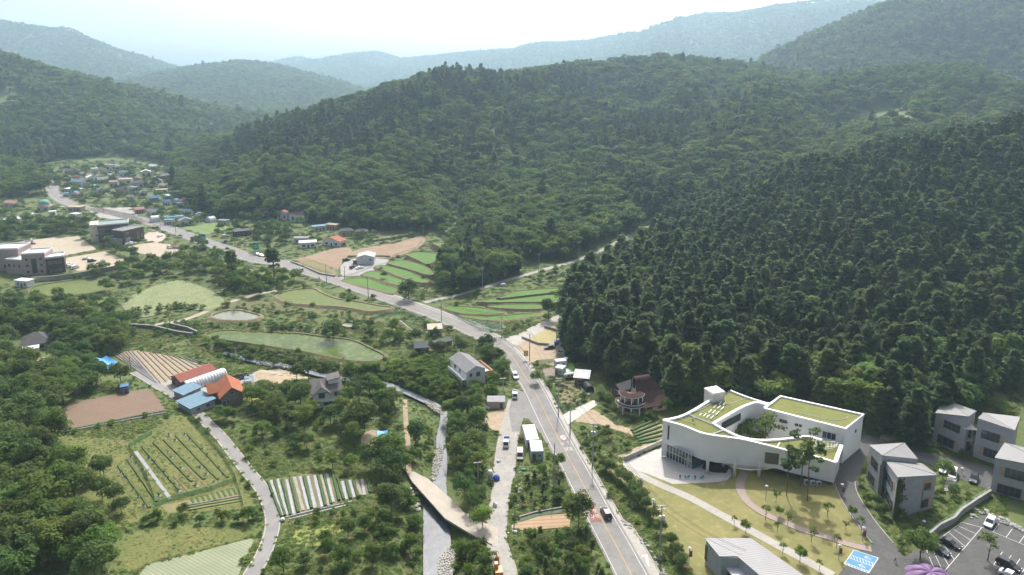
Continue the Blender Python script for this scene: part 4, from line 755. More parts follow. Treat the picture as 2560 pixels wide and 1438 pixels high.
# ---- brown roofed house with the curved bay
BR = thing('curved_house', P(1612, 1036), R(20), 'tan brick house with swooping brown roof and round bay', 'house')
M_BROOF = mat('brown_shingle', (.060, .034, .034), (.078, .046, .044), 1.2, rough=.95, spec=.08); BLOCK.append([tuple(BR.location.xy + Vector(q)) for q in ((-10, -3), (9, -1), (11, 13), (-9, 12))])
def lp_(mb, name, m, sm=False): return mb.build(name, m, BR, sm)
def half_ring(r0, r1, z0, z1, cx, cy, a0=180, a1=360, n=18):
    mb = MB(); V = []
    for k in range(n + 1):
        a = R(a0 + (a1 - a0) * k / n)
        for r_, z in ((r0, z0), (r1, z0), (r1, z1[0]), (r0, z1[1])): V.append((cx + r_ * math.cos(a), cy + r_ * math.sin(a), z))
    return mb.add(V, [(4 * k + j, 4 * k + (j + 1) % 4, 4 * k + 4 + (j + 1) % 4, 4 * k + 4 + j) for k in range(n) for j in range(4)])
cx, cy = -2.6, 4.4
lp_(half_ring(.1, 4.0, -.5, (3.1, 3.1), cx, cy, 130, 345), 'bay_wall', W_TAN); lp_(half_ring(3.0, 5.2, 3.0, (3.25, 4.0), cx, cy, 130, 348), 'eave_roof', M_BROOF); lp_(half_ring(.1, 3.1, 3.2, (6.0, 6.0), cx, cy, 130, 345), 'bay_wall', W_TAN); lp_(half_ring(2.2, 4.2, 6.0, (6.2, 6.9), cx, cy, 130, 335), 'eave_roof', M_BROOF)
lp_(half_ring(5.15, 5.26, 2.95, (3.1, 3.1), cx, cy, 130, 348), 'fascia', W_WHITE); lp_(half_ring(4.15, 4.26, 5.95, (6.1, 6.1), cx, cy, 130, 335), 'fascia', W_WHITE); lp_(half_ring(3.9, 4.9, 3.55, (3.6, 3.6), cx, cy, 160, 335), 'balcony_floor', M_CONC)
mb = MB(); mb.box((4.2, 4.6, -.5), (8.4, 8.4, 3.6)); lp_(mb, 'wall', W_TAN)
prof = [(-.9, 2.7), (.8, 3.5), (2.4, 4.5), (3.7, 5.7), (4.6, 7.2), (5.1, 8.8)] + [(6.4 - 1.3 * math.cos(R(t)), 9.2 + 1.3 * math.sin(R(t))) for t in range(0, 181, 30)] + [(7.8, 6.2), (9.4, 2.8)]
V = []; X0, X1 = -.9, (9.2, 9.2)
for s_ in (0, 1):
    for o_ in (0, .25): V += [((-.9 if z > 5 else -.9 - (5 - z) * .1) if s_ == 0 else (9.0 if z < 5 else 9.0 - (z - 5) * .75), y + o_ * .4, z - o_) for y, z in prof]
n = len(prof); Fs = [(i, 2 * n + i, 2 * n + i + 1, i + 1) for i in range(n - 1)] + [(n + i, n + i + 1, 3 * n + i + 1, 3 * n + i) for i in range(n - 1)] + [(i, i + 1, n + i + 1, n + i) for i in range(n - 1)] + [(2 * n + i + 1, 2 * n + i, 3 * n + i, 3 * n + i + 1) for i in range(n - 1)] + [(0, n, 3 * n, 2 * n)]
lp_(MB().add(V, Fs), 'roof', M_BROOF)
g = [(y + .15, z - .2) for y, z in prof]; k = len(g); tri = geometry.tessellate_polygon([[Vector((y, z, 0)) for y, z in g]])
lp_(MB().add([(-.6, y, z) for y, z in g] + [(-.4, y, z) for y, z in g], [tuple(t) for t in tri] + [tuple(k + i for i in t) for t in tri]), 'gable_wall', W_CREAM)
aw = [(6.4 + .75 * math.cos(R(t)), 9.3 + .75 * math.sin(R(t))) for t in range(0, 181, 20)] + [(5.65, 6.6), (7.15, 6.6)]; k = len(aw); tri = geometry.tessellate_polygon([[Vector((y, z, 0)) for y, z in aw]])
lp_(MB().add([(-.75, y, z) for y, z in aw] + [(-.62, y, z) for y, z in aw], [tuple(t) for t in tri] + [tuple(t[::-1]) for t in tri] + [(i, (i + 1) % k, k + (i + 1) % k, k + i) for i in range(k)]), 'arched_window', M_GLASS)
for ang in (175, 205, 240, 275, 310):
    a = R(ang); mb = MB(); mb.tube([(cx + 4.7 * math.cos(a), cy + 4.7 * math.sin(a), -.4), (cx + 4.7 * math.cos(a), cy + 4.7 * math.sin(a), 3.0)], .2, 8); lp_(mb, 'column', W_WHITE); mb = MB(); mb.tube([(cx + 3.8 * math.cos(a), cy + 3.8 * math.sin(a), 3.6), (cx + 3.8 * math.cos(a), cy + 3.8 * math.sin(a), 6.1)], .16, 8); lp_(mb, 'column', W_WHITE)
for ang, z, r_ in ((222, .9, 4.05), (258, .9, 4.05), (295, .9, 4.05), (230, 4.0, 3.15), (265, 4.0, 3.15), (300, 4.0, 3.15)): lp_(half_ring(r_ - .1, r_ + .03, z, (z + 1.5, z + 1.5), cx, cy, ang - 12, ang + 12, 4), 'window', M_GLASS)
for u, z, w_ in ((2.0, .7, 1.8), (6.0, .9, 1.4)): mb = MB(); mb.box((u, .36, z), (w_, .1, 1.4)); lp_(mb, 'window', M_GLASS)
house('dark roofed timber annexe behind the brown curved house', (1530, 985), (1552, 997), 6, 3, 1.4, 'y', W_BROWN, R_DARK, 'f,0,1,1.6,1.2', cat='shed', name='annexe')
# ---- centre and left houses
hb = house('white house with grey gable roof above the stream', (1167, 968), (1213, 957), 14, 5.6, 1.7, 'y', W_WHITE, R_GREY, 'f,-.28,3.6,1.0,1.2 f,.12,3.2,1.5,1.6 l,.1,3.4,1.6,1.3 l,-.2,3.4,1.6,1.3 l,.1,.8,1.6,1.3 l,-.2,.8,1.6,1.3')
mb = MB(); mb.box((hb['w'] / 2 + 1.9, 6, 2.6), (3.4, 10, .3)); mb.build('terrace', W_WHITE, hb['root']); mb = MB()
for x, y, sx, sy in ((3.6, 6, .4, 10), (1.9, 1.1, 3.0, .3), (1.9, 10.9, 3.0, .3)): mb.box((hb['w'] / 2 + x, y, 2.9), (sx, sy, .9))
mb.build('planter', plain('terracotta', (.40, .22, .12)), hb['root'])
for y in (1.4, 6, 10.6): mb = MB(); mb.box((hb['w'] / 2 + 3.3, y, -1), (.3, .3, 3.6)); mb.build('post', W_WHITE, hb['root'])
mb = MB(); mb.box((-hb['w'] / 2 - 1.0, 6, 2.7), (2.0, 12, .25)); mb.box((-hb['w'] / 2 - 1.9, 6, 2.95), (.15, 12, 1.0)); mb.build('balcony', W_WHITE, hb['root'])
for y in (1, 11): mb = MB(); mb.box((-hb['w'] / 2 - 1.8, y, -1), (.25, .25, 3.7)); mb.build('post', W_WHITE, hb['root'])
hb = house('weathered two storey white house with dark roof among trees', (786, 1022), (851, 1012), 10, 5.8, 2.2, 'x', plain('stained_white', (.78, .76, .70)), plain('weathered_shingle', (.12, .11, .11)), 'f,-.1,3.6,2.2,1.7 f,.05,.7,3.2,1.7 f,.36,3.6,1.2,1.3 r,-.2,3.4,1.2,1.6', ov=.9)
w_ = hb['w']; roof_gable(hb, 5.6, 2.3, 'y', MATS['weathered_shingle'], .6, y0=-1.2, y1=5, x0=-w_ * .5, x1=w_ * .1); mb = MB(); mb.add([(-w_ * .5, -.8, 2.8), (w_ * .1, -.8, 2.8), (w_ * .1, -.8, 5.6), (-w_ * .5, -.8, 5.6), (-w_ * .2, -.8, 7.8)], [(0, 1, 2, 3), (3, 2, 4)]); mb.build('gable_wall', MATS['stained_white'], hb['root'])
opening({'root': hb['root'], 'w': w_, 'd': 11}, 'f', -w_ * .2, 3.5, .01, .01)
mb = MB(); mb.box((-w_ * .2, -.9, 3.6), (2.0, .1, 1.8)); mb.build('window', M_GLASS, hb['root'])
mb = MB(); mb.prism([(-w_ * .5 + w_ * k / 10, -.6 - 1.4 * math.sin(math.pi * k / 10)) for k in range(11)], 2.7, 3.0); mb.build('balcony', MATS['stained_white'], hb['root']); mb = MB()
for k in range(11): mb.tube([(-w_ * .5 + w_ * k / 10, -.55 - 1.4 * math.sin(math.pi * k / 10), 3.0), (-w_ * .5 + w_ * k / 10, -.55 - 1.4 * math.sin(math.pi * k / 10), 3.9)], .05, 4)
mb.tube([(-w_ * .5 + w_ * k / 10, -.55 - 1.4 * math.sin(math.pi * k / 10), 3.9) for k in range(11)], .07, 4); mb.build('railing', MATS['stained_white'], hb['root'])
mb = MB(); mb.box((w_ * .3, 4.4, 6.0), (3.4, 4.2, 2.4)); do = mb.build('dormer', MATS['stained_white'], hb['root']); mb = MB(); mb.add([(w_ * .3 - 2.2, 1.8, 8.3), (w_ * .3 + 2.2, 1.8, 8.9), (w_ * .3 + 2.2, 7.0, 8.9), (w_ * .3 - 2.2, 7.0, 8.3), (w_ * .3 - 2.2, 1.8, 8.5), (w_ * .3 + 2.2, 1.8, 9.1), (w_ * .3 + 2.2, 7.0, 9.1), (w_ * .3 - 2.2, 7.0, 8.5)], [(3, 2, 1, 0), (4, 5, 6, 7), (0, 1, 5, 4), (1, 2, 6, 5), (2, 3, 7, 6), (3, 0, 4, 7)]); mb.build('dormer_roof', MATS['weathered_shingle'], do)
house('long barn with red sheet roof and timber walls', (455, 973), (540, 945), 7, 3.2, 1.3, 'x', plain('barn_timber', (.20, .12, .09)), R_RED, 'f,-.35,1,1.2,1.2 f,-.1,1,1.2,1.2 f,.15,1,1.2,1.2 f,.38,1,1.2,1.2 l,0,1.2,1,1', cat='barn', name='barn', door=.02)
hb = house('tan house with orange tiled gable roof', (556, 1018), (609, 1006), 11, 3.8, 2.6, 'y', mat('khaki_brick', (.27, .235, .165), (.23, .20, .14), 1.5), R_ORANGE, 'f,-.22,1.0,.9,1.0 f,.2,1.4,.7,.7 f,-.02,3.9,1.2,.8', ov=.8, door=-.4)
roof_gable(hb, 3.9, 2.0, 'x', R_ORANGE, .5, y0=4.5, y1=10.5, x0=-hb['w'] / 2 - 3.2, x1=0); mb = MB(); mb.box((-hb['w'] / 2 - 1.2, 7.5, -.4), (3.6, 5.6, 4.3)); mb.build('side_wing', MATS['khaki_brick'], hb['root'])
house('pale blue flat roofed shed, nearer of the pair by the orange house', (478, 1036), (538, 1016), 7.5, 2.6, .0, 'x', W_GREY, R_PALEB, 'f,-.2,.9,1.2,1 f,.2,.9,1.2,1', cat='shed', name='shed', roof='flat', tilt=.5)
house('pale blue sheet roofed shed, farther of the pair by the orange house', (460, 1001), (503, 985), 5, 2.4, 0, 'x', W_GREY, R_PALEB, 'f,0,.9,1.2,1', cat='shed', name='shed', roof='flat', tilt=.5)
house('small upright blue tin shed at the ploughed field', (303, 986), (323, 984), 2.6, 2.6, 0, 'x', R_BLUE, R_BLUE, 'l,0,1.2,.6,.6', cat='shed', name='shed', roof='flat', ov=.15, door=.15)
hb = house('old house with dark hipped tile roof in the left wood', (62, 880), (122, 872), 10, 3.0, 3.4, 'x', W_CREAM, R_DARK, 'f,-.25,.9,1.6,1.3 f,.2,.9,1.6,1.3', roof='hip', ov=1.3)
mb = MB(); mb.box((-hb['w'] * .2, -2.5, -.3), (5, 4, 2.9)); wx = mb.build('porch', W_GREY, hb['root']); mb = MB(); mb.add([(-hb['w'] * .2 - 2.8, -4.8, 2.6), (-hb['w'] * .2 + 2.8, -4.8, 2.6), (-hb['w'] * .2 + 2.8, -.2, 3.0), (-hb['w'] * .2 - 2.8, -.2, 3.0), (-hb['w'] * .2 - 2.8, -4.8, 2.7), (-hb['w'] * .2 + 2.8, -4.8, 2.7), (-hb['w'] * .2 + 2.8, -.2, 3.1), (-hb['w'] * .2 - 2.8, -.2, 3.1)], [(3, 2, 1, 0), (4, 5, 6, 7), (0, 1, 5, 4), (1, 2, 6, 5), (2, 3, 7, 6), (3, 0, 4, 7)]); mb.build('porch_roof', R_WHITE, wx)
house('rusty sheet roofed white shed beside the main road', (1072, 840), (1104, 838), 5, 2.8, 0, 'x', plain('dull_white', (.45, .46, .46)), R_RUST, 'f,.1,1,1.2,1', cat='shed', name='shed', roof='flat', tilt=.4, door=-.3)
house('low dark tarp covered shack under the roadside trees', (1038, 886), (1072, 884), 5, 2.4, 0, 'x', W_BROWN, plain('dark_tarp', (.045, .06, .06)), 'f,.1,1,1.4,.9', cat='shack', name='shack', roof='flat', tilt=.5)
house('weathered bamboo screened shack beside the dark shack', (1090, 872), (1130, 862), 3, 1.8, 0, 'x', plain('old_timber', (.22, .18, .14)), plain('dark_tarp2', (.06, .07, .07)), 'f,0,.6,1.2,.7', cat='shack', name='shack', roof='flat', tilt=.3)
house('beige tarpaulin shed with pale gable roof by the lay-by', (1218, 1022), (1262, 1022), 4.2, 2.4, .9, 'x', plain('beige_tarp', (.45, .38, .31)), plain('lilac_tarp', (.45, .43, .45)), '', cat='shed', name='shed', ov=.1, door=.3)
house('dark gabled shed with stone wall on the sandy plot', (1391, 886), (1411, 889), 6, 2.7, 1.3, 'y', W_GREY, R_DARK, 'f,0,1.1,1.8,.8', cat='shed', name='shed')
house('white gabled steel shed in the gravel yard', (893, 662), (935, 661), 9, 4.4, 1.3, 'y', plain('white_steel', (.60, .61, .61)), plain('pale_grey_roof', (.40, .41, .42)), 'f,.3,2.2,1.2,1 l,-.2,1.2,1.2,1.2', cat='shed', name='shed', ov=.4)
house('red trailer sized shed left of the white steel shed', (883, 661), (892, 661), 3, 2.2, 0, 'x', plain('dark_red', (.22, .06, .05)), R_TAN, '', cat='shed', name='shed', roof='flat', door=0)
house('open pavilion with pale grey sheet roof in the fenced garden', (1436, 962), (1470, 965), 5.5, 2.7, 0, 'x', plain('red_brown_post', (.32, .10, .07)), plain('pale_sheet', (.45, .45, .46)), 'f,0,.8,2.6,1.2', cat='pavilion', name='pavilion', roof='flat', tilt=.5)
# ---- greenhouses
def tunnel(label, p0, p1, wd, rr, m, ribs=9, rib_m=None, group=None):
    a = P(*p0); b = P(*p1); L = (b - a).length; t = thing('greenhouse', a, math.atan2(b.y - a.y, b.x - a.x), label, 'greenhouse', group); mb = MB(); n = 12; V = []
    BLOCK.append([tuple((Matrix.Rotation(t.rotation_euler.z, 2) @ Vector(q) + a.xy)) for q in ((0, -wd / 2 - .5), (L, -wd / 2 - .5), (L, wd / 2 + .5), (0, wd / 2 + .5))])
    K = max(8, int(L / .6))
    for k in range(K + 1):
        s = 1 + (.015 if k % 2 else -.015)
        for j in range(n + 1): an = math.pi * j / n; V.append((L * k / K, wd / 2 * math.cos(an) * s, rr * math.sin(an) ** .8 * s if j not in (0, n) else -.3))
    mb.add(V, [(k * (n + 1) + j, (k + 1) * (n + 1) + j, (k + 1) * (n + 1) + j + 1, k * (n + 1) + j + 1) for k in range(K) for j in range(n)]); mb.build('cover', m, t, False)
    for x in (0, L):
        mb = MB(); mb.add([(x + (.01 if x else -.01), wd / 2 * math.cos(math.pi * j / n) * .97, rr * math.sin(math.pi * j / n) ** .8 * .97 if j not in (0, n) else -.3) for j in range(n + 1)], [tuple(range(n + 1))]); mb.build('end_panel', m, t)
    for k in range(ribs):
        x = L * (k + .5) / ribs; mb = MB(); mb.tube([(x, wd / 2 * math.cos(math.pi * j / n) * 1.02, rr * math.sin(math.pi * j / n) ** .8 * 1.02) for j in range(n + 1)], .06, 4, cap=False); mb.build('hoop', rib_m or M_STEEL, t)
M_BLKNET = mat('black_shade_net', (.022, .023, .025), (.035, .036, .04), 1.0, rough=.6)
tunnel('silver film tunnel greenhouse in front of the red barn', (462, 972), (562, 941), 5.5, 2.9, M_PLAST, 14); tunnel('black netted tunnel greenhouse at the edge of the pines', (1452, 905), (1425, 872), 6.5, 3.0, M_BLKNET, 11, R_GREY); tunnel('small black netted tunnel in the fenced garden', (1475, 980), (1455, 955), 3.2, 2.3, M_BLKNET, 5, R_GREY)
tunnel('long white greenhouse on the far valley floor, left', (57, 440), (90, 440), 9, 4, M_PLAST, 5); tunnel('long white greenhouse on the far valley floor, right', (92, 438), (126, 440), 9, 4, M_PLAST, 5); tunnel('white domed greenhouse beside the far main road', (378, 555), (400, 553), 8, 4.5, M_PLAST, 4); tunnel('dark and white tunnel greenhouse beyond the vegetable field', (520, 556), (536, 553), 7, 4, M_PLAST, 4)
# ---- far village houses: x, y, width px, wall, roof, kind, label
VILL = '''277,424,28,W,G,f,white modern two storey block with dark windows under the far hill
302,424,15,W,W,f,small white flat roofed block beside the modern block
381,421,19,W,W,g,white gabled house at the far wood edge
366,441,24,C,C,g,cream roofed house in the far village
309,443,20,W,P,g,pale blue roofed house in the far village
191,448,16,W,R,g,red roofed cottage by the far road
234,455,27,W,W,g,white roofed shed in the far village
187,461,32,W,P,g,long grey blue roofed house by the far road
172,434,20,T,D,g,brown roofed farmhouse near the long greenhouses
240,431,15,W,C,f,small white hall with yellow trim in the far village
256,432,13,W,R,g,small red roofed cottage behind the white hall
412,446,30,T,G,h,large grey hipped farmhouse near the wooded spur
392,448,10,W,W,f,tiny white hut near the wooded spur
175,480,30,W,W,f,long white roofed shed beside the far road
165,491,15,W,P,f,blue and white hut beside the far road
185,490,15,W,B,g,bright blue roofed hut beside the far road
194,492,8,O,O,g,little orange hut beside the far road
262,455,30,G,G,g,low grey roofed house behind the white roofed shed
288,453,22,G,D,g,narrow dark roofed house beside the pale blue roofed house
315,455,22,G,G,g,low grey roofed house just above the tan long house
345,470,30,G,D,g,wider dark roofed house in the village orchard
370,466,24,G,D,g,smaller dark roofed house below the cream roofed house
312,461,32,C,T,f,tan roofed long house in the far village
404,482,28,C,T,f,tan roofed house with white colonnade
235,473,13,W,P,f,tiny pale blue hut among village trees
386,503,22,B,B,g,blue walled and blue roofed house by the spur
416,512,19,W,B,g,blue roofed cottage, left of the pair by the spur
436,509,19,W,B,g,blue roofed cottage, right of the pair by the spur
460,510,20,W,R,g,bright red roofed cottage by the spur
450,516,18,W,P,f,pale flat shed below the red cottage
414,498,15,W,W,g,white cottage behind the blue cottages
350,532,23,K,K,g,pink walled cottage beside the forecourt
380,538,28,W,G,g,grey roofed house beyond the forecourt
425,553,26,W,B,f,blue roofed workshop beyond the main road
446,551,26,W,P,f,grey blue roofed workshop beyond the main road
464,537,20,W,B,g,blue roofed hut under the wooded spur
466,561,34,W,G,g,grey roofed white house facing the green field
420,560,20,W,P,f,low blue and white shed beside the main road
555,561,22,G,G,f,grey shack behind the vegetable field
608,588,42,D,D,f,dark flat roofed workshop with wide windows
25,516,28,C,K,g,cream house with pink roof at the left edge
186,527,33,T,T,f,brown flat roofed house beside the side road
132,538,16,W,W,f,small white house below the domed house
185,544,16,W,W,f,small white house behind the round trees
30,558,40,W,W,f,low white roofed workshop at the left edge
10,590,24,T,D,f,brown house with solar panels at the left edge
54,716,31,W,W,f,white flat roofed shed beside the green paddy
659,543,24,W,K,g,pink roofed villa at the foot of the hill
705,548,24,W,R,g,red roofed villa at the foot of the hill
742,553,37,W,U,h,purple hip roofed villa at the foot of the hill
800,576,32,C,P,f,pale green flat roofed house under the woods
827,572,26,T,T,f,tan house beside the pale green roofed house
752,607,34,G,G,f,grey flat roofed house in the roadside hamlet
770,618,42,W,W,f,white walled house in the roadside hamlet
828,613,44,W,O,g,white house with red roof edge in the hamlet
868,588,32,T,D,h,dark hip roofed house under the woods
902,590,30,T,D,h,tan house with dark roof under the woods
1150,522,42,W,P,f,pale house hidden in the wooded gully
205,440,16,G,G,g,grey roofed cottage above the long grey blue house
222,444,14,C,T,g,tan roofed cottage behind the white roofed shed
270,444,14,W,G,g,white cottage with grey roof left of the pale blue roofed house
333,441,18,W,G,g,white cottage with grey roof right of the pale blue roofed house
345,452,16,T,T,g,tan cottage below the cream roofed house
395,458,18,G,G,g,grey cottage below the large hipped farmhouse
285,468,20,G,T,g,brown roofed cottage among the village trees
330,480,18,W,G,f,low white shed behind the village orchard
255,485,16,G,G,g,grey shed beside the round village tree
215,468,16,W,D,g,dark roofed white cottage above the long white shed
300,487,20,T,D,g,dark roofed barn in the middle of the village
360,488,18,W,G,g,grey roofed cottage left of the blue walled house
405,470,16,W,T,g,tan roofed cottage at the foot of the spur
325,503,16,C,G,g,grey roofed shed on the near edge of the village
500,545,18,W,G,g,grey cottage left of the dark and white tunnel'''
WM = {'W': W_WHITE, 'C': W_CREAM, 'G': W_GREY, 'T': W_TAN, 'B': R_BLUE, 'O': R_ORANGE, 'K': R_PINK, 'D': W_DARK}; RM = {'W': R_WHITE, 'G': R_GREY, 'C': plain('cream_roof', (.62, .58, .48)), 'P': R_PALEB, 'R': R_RED, 'D': R_DARK, 'B': R_BLUE, 'O': R_ORANGE, 'T': R_TAN, 'K': R_PINK, 'U': R_PURP}
for k, q in enumerate(VILL.split('\n')):
    x, y, wpx, wm_, rm_, kd, lab = q.split(',', 6); x, y, wpx = float(x), float(y), float(wpx); p = P(x, y + 2); wd = wpx / ppm(p); two = 'two storey' in lab or 'villa' in lab
    sl_ = math.sin(k * 2.3) * .12 * wpx; h_ = min(5.5 if two else 3.3, .6 * wd + 1.2); wn = 'f,-.25,%.2f,%.2f,%.2f f,.28,%.2f,%.2f,%.2f' % (.25 * h_, .16 * wd, .4 * h_, .25 * h_, .16 * wd, .4 * h_)
    house(lab, (x - wpx / 2, y + 2 + sl_ * .5), (x + wpx / 2, y + 2 - sl_ * .5), max(4, wd * .62), h_, .22 * wd * .62 + .5, 'x' if k % 3 else 'y', WM[wm_], RM[rm_], wn, roof={'f': 'flat', 'g': 'gable', 'h': 'hip'}[kd], ov=.4, group='village houses' if y < 570 else 'roadside hamlet houses', fm=M_FRAMED if two else None, door=.02)
# domed house
db = house('round cream house under a green dome', (92, 528), (120, 527), 9, 3.2, 0, 'x', W_CREAM, R_TAN, 'f,-.3,.8,1.6,1.2 f,.3,.8,1.6,1.2', roof='flat', ov=1.2); mb = MB(); V = []
for j in range(6):
    for k in range(16): a = 2 * math.pi * k / 16; e = R(90 * j / 5); V.append((4.2 * math.cos(a) * math.cos(e), 4.5 + 4.2 * math.sin(a) * math.cos(e), 5.0 + 3.4 * math.sin(e)))
mb.add(V, [(j * 16 + k, j * 16 + (k + 1) % 16, (j + 1) * 16 + (k + 1) % 16, (j + 1) * 16 + k) for j in range(5) for k in range(16)]); mb.build('dome', plain('green_copper', (.16, .36, .28)), db['root'], True); mb = MB(); mb.tube([(0, 4.5, 3.3), (0, 4.5, 5.1)], 4.3, 16); mb.build('drum', W_CREAM, db['root'])
# ---- theatre with dark cladding and the pink school
tb = house('brown clad theatre with green roof terrace, rear hall', (248, 606), (325, 598), 16, 10.5, 0, 'x', W_BROWN, plain('roof_deck', (.22, .28, .26)), 'f,-.28,5.5,7,2.6 f,.2,6,7.5,1.6', name='theatre', cat='theatre', roof='flat', par=.8, ov=.1)
mb = MB(); mb.box((-tb['w'] / 2 - 2.2, 8, -.5), (4.2, 14, 12.2)); mb.build('stair_tower', W_CREAM, tb['root'])
mb = MB(); mb.box((2, -7, -.6), (tb['w'] * .82, 13.6, 4.2)); mb.build('lower_hall', plain('grey_stone', (.34, .35, .33)), tb['root']); mb = MB(); mb.box((2, -7, 3.62), (tb['w'] * .82 + .3, 13.8, .25)); mb.build('green_terrace', plain('green_deck', (.18, .33, .27)), tb['root']); mb = MB()
for x, y in ((-2, -6), (4, -8), (0, -9.5)): mb.box((x, y, 3.88), (5, 1.2, .5))
mb.build('terrace_steps', plain('dark_green_deck', (.06, .16, .13)), tb['root'])
fb = house('dark brown clad theatre wing with white banner panels', (311, 612), (362, 598), 9, 8.6, 0, 'x', W_BROWN, R_GREY, 'f,-.3,6.2,1.2,1.2 f,.2,2,1.0,4 f,.38,2,.8,2.6', name='theatre', cat='theatre', roof='flat', par=.5, ov=.1, fm=W_WHITE)
pb = house('pink panelled school block with tall green window', (60, 688), (118, 684), 12, 11.2, 0, 'x', W_PINK, R_WHITE, 'f,-.3,8,1,1.2 f,.3,8,1,1.2 f,-.3,4.5,1,1.2 f,.3,4.5,1,1.2 f,-.3,1,1,1.2 f,.3,1,1,1.2', name='school_building', cat='school', roof='flat', par=.7, ov=.05, fm=M_FRAMED)
opening(pb, 'f', 0, .6, 2.4, 8.2, fm=M_FRAMED, bars=2)
house('low pink school wing with flat roof', (18, 684), (60, 687), 12, 7.8, 0, 'x', W_PINK, R_WHITE, 'f,-.3,4,1,1.6 f,0,4,1,1.6 f,.3,4,1,1.6', name='school_building', cat='school', roof='flat', par=.5, ov=.05, fm=M_FRAMED)
house('pink school wing cut by the left edge', (-40, 680), (52, 676), 14, 12.0, 0, 'x', W_PINK, R_WHITE, 'f,.1,2,1,1.6 f,.2,2,1,1.6 f,.35,2,1,1.6', name='school_building', cat='school', roof='flat', par=.8, ov=.05, fm=M_FRAMED)
house('dark brick school wing with square windows beside the lot', (118, 686), (165, 680), 11, 8.6, 0, 'x', plain('dark_brick', (.085, .06, .055)), R_WHITE, 'f,-.25,5.5,1.2,1.2 f,0,5.5,1.2,1.2 f,.25,5.5,1.2,1.2 f,-.25,1.2,1.3,1 f,0,1.2,1.3,1 f,.25,1.2,1.3,1', name='school_building', cat='school', roof='flat', par=.8, ov=.05, fm=M_FRAME)
# ------------------------------------------------------------------ vehicles
M_TYRE = plain('tyre_rubber', (.02, .02, .02)); M_RIM = plain('wheel_rim', (.45, .45, .46), rough=.35, metal=.6); M_CARGL = mat('car_glass', (.02, .025, .03), rough=.05, spec=.6); M_LAMP = plain('headlamp_lens', (.75, .76, .74), rough=.2); M_TAIL = plain('tail_lamp', (.40, .03, .02), rough=.2)
CARP = {'black': (.012, .012, .014), 'white': (.78, .78, .77), 'grey': (.32, .32, .33), 'dark': (.03, .035, .045), 'red': (.30, .03, .025), 'silver': (.52, .53, .54), 'blue': (.04, .10, .26), 'orange': (.55, .20, .03), 'beige': (.5, .46, .38)}
def paint(c): return mat('paint_' + c, CARP[c], rough=.3, spec=.5)
def loft(mb, secs):
    """secs: list of cross-sections along x, each a closed list of (y, z)"""
    n = len(secs[0][1]); o = len(mb.v); V = [(x, y, z) for x, s in secs for y, z in s]
    Fs = [(i * n + j, i * n + (j + 1) % n, (i + 1) * n + (j + 1) % n, (i + 1) * n + j) for i in range(len(secs) - 1) for j in range(n)] + [tuple(range(n))[::-1], tuple((len(secs) - 1) * n + j for j in range(n))]
    return mb.add(V, Fs)
def sec(w, z0, z1, k=.93): h = w / 2; return [(-h * .94, z0), (h * .94, z0), (h, z0 + (z1 - z0) * .45), (h * k, z1), (-h * k, z1), (-h, z0 + (z1 - z0) * .45)]
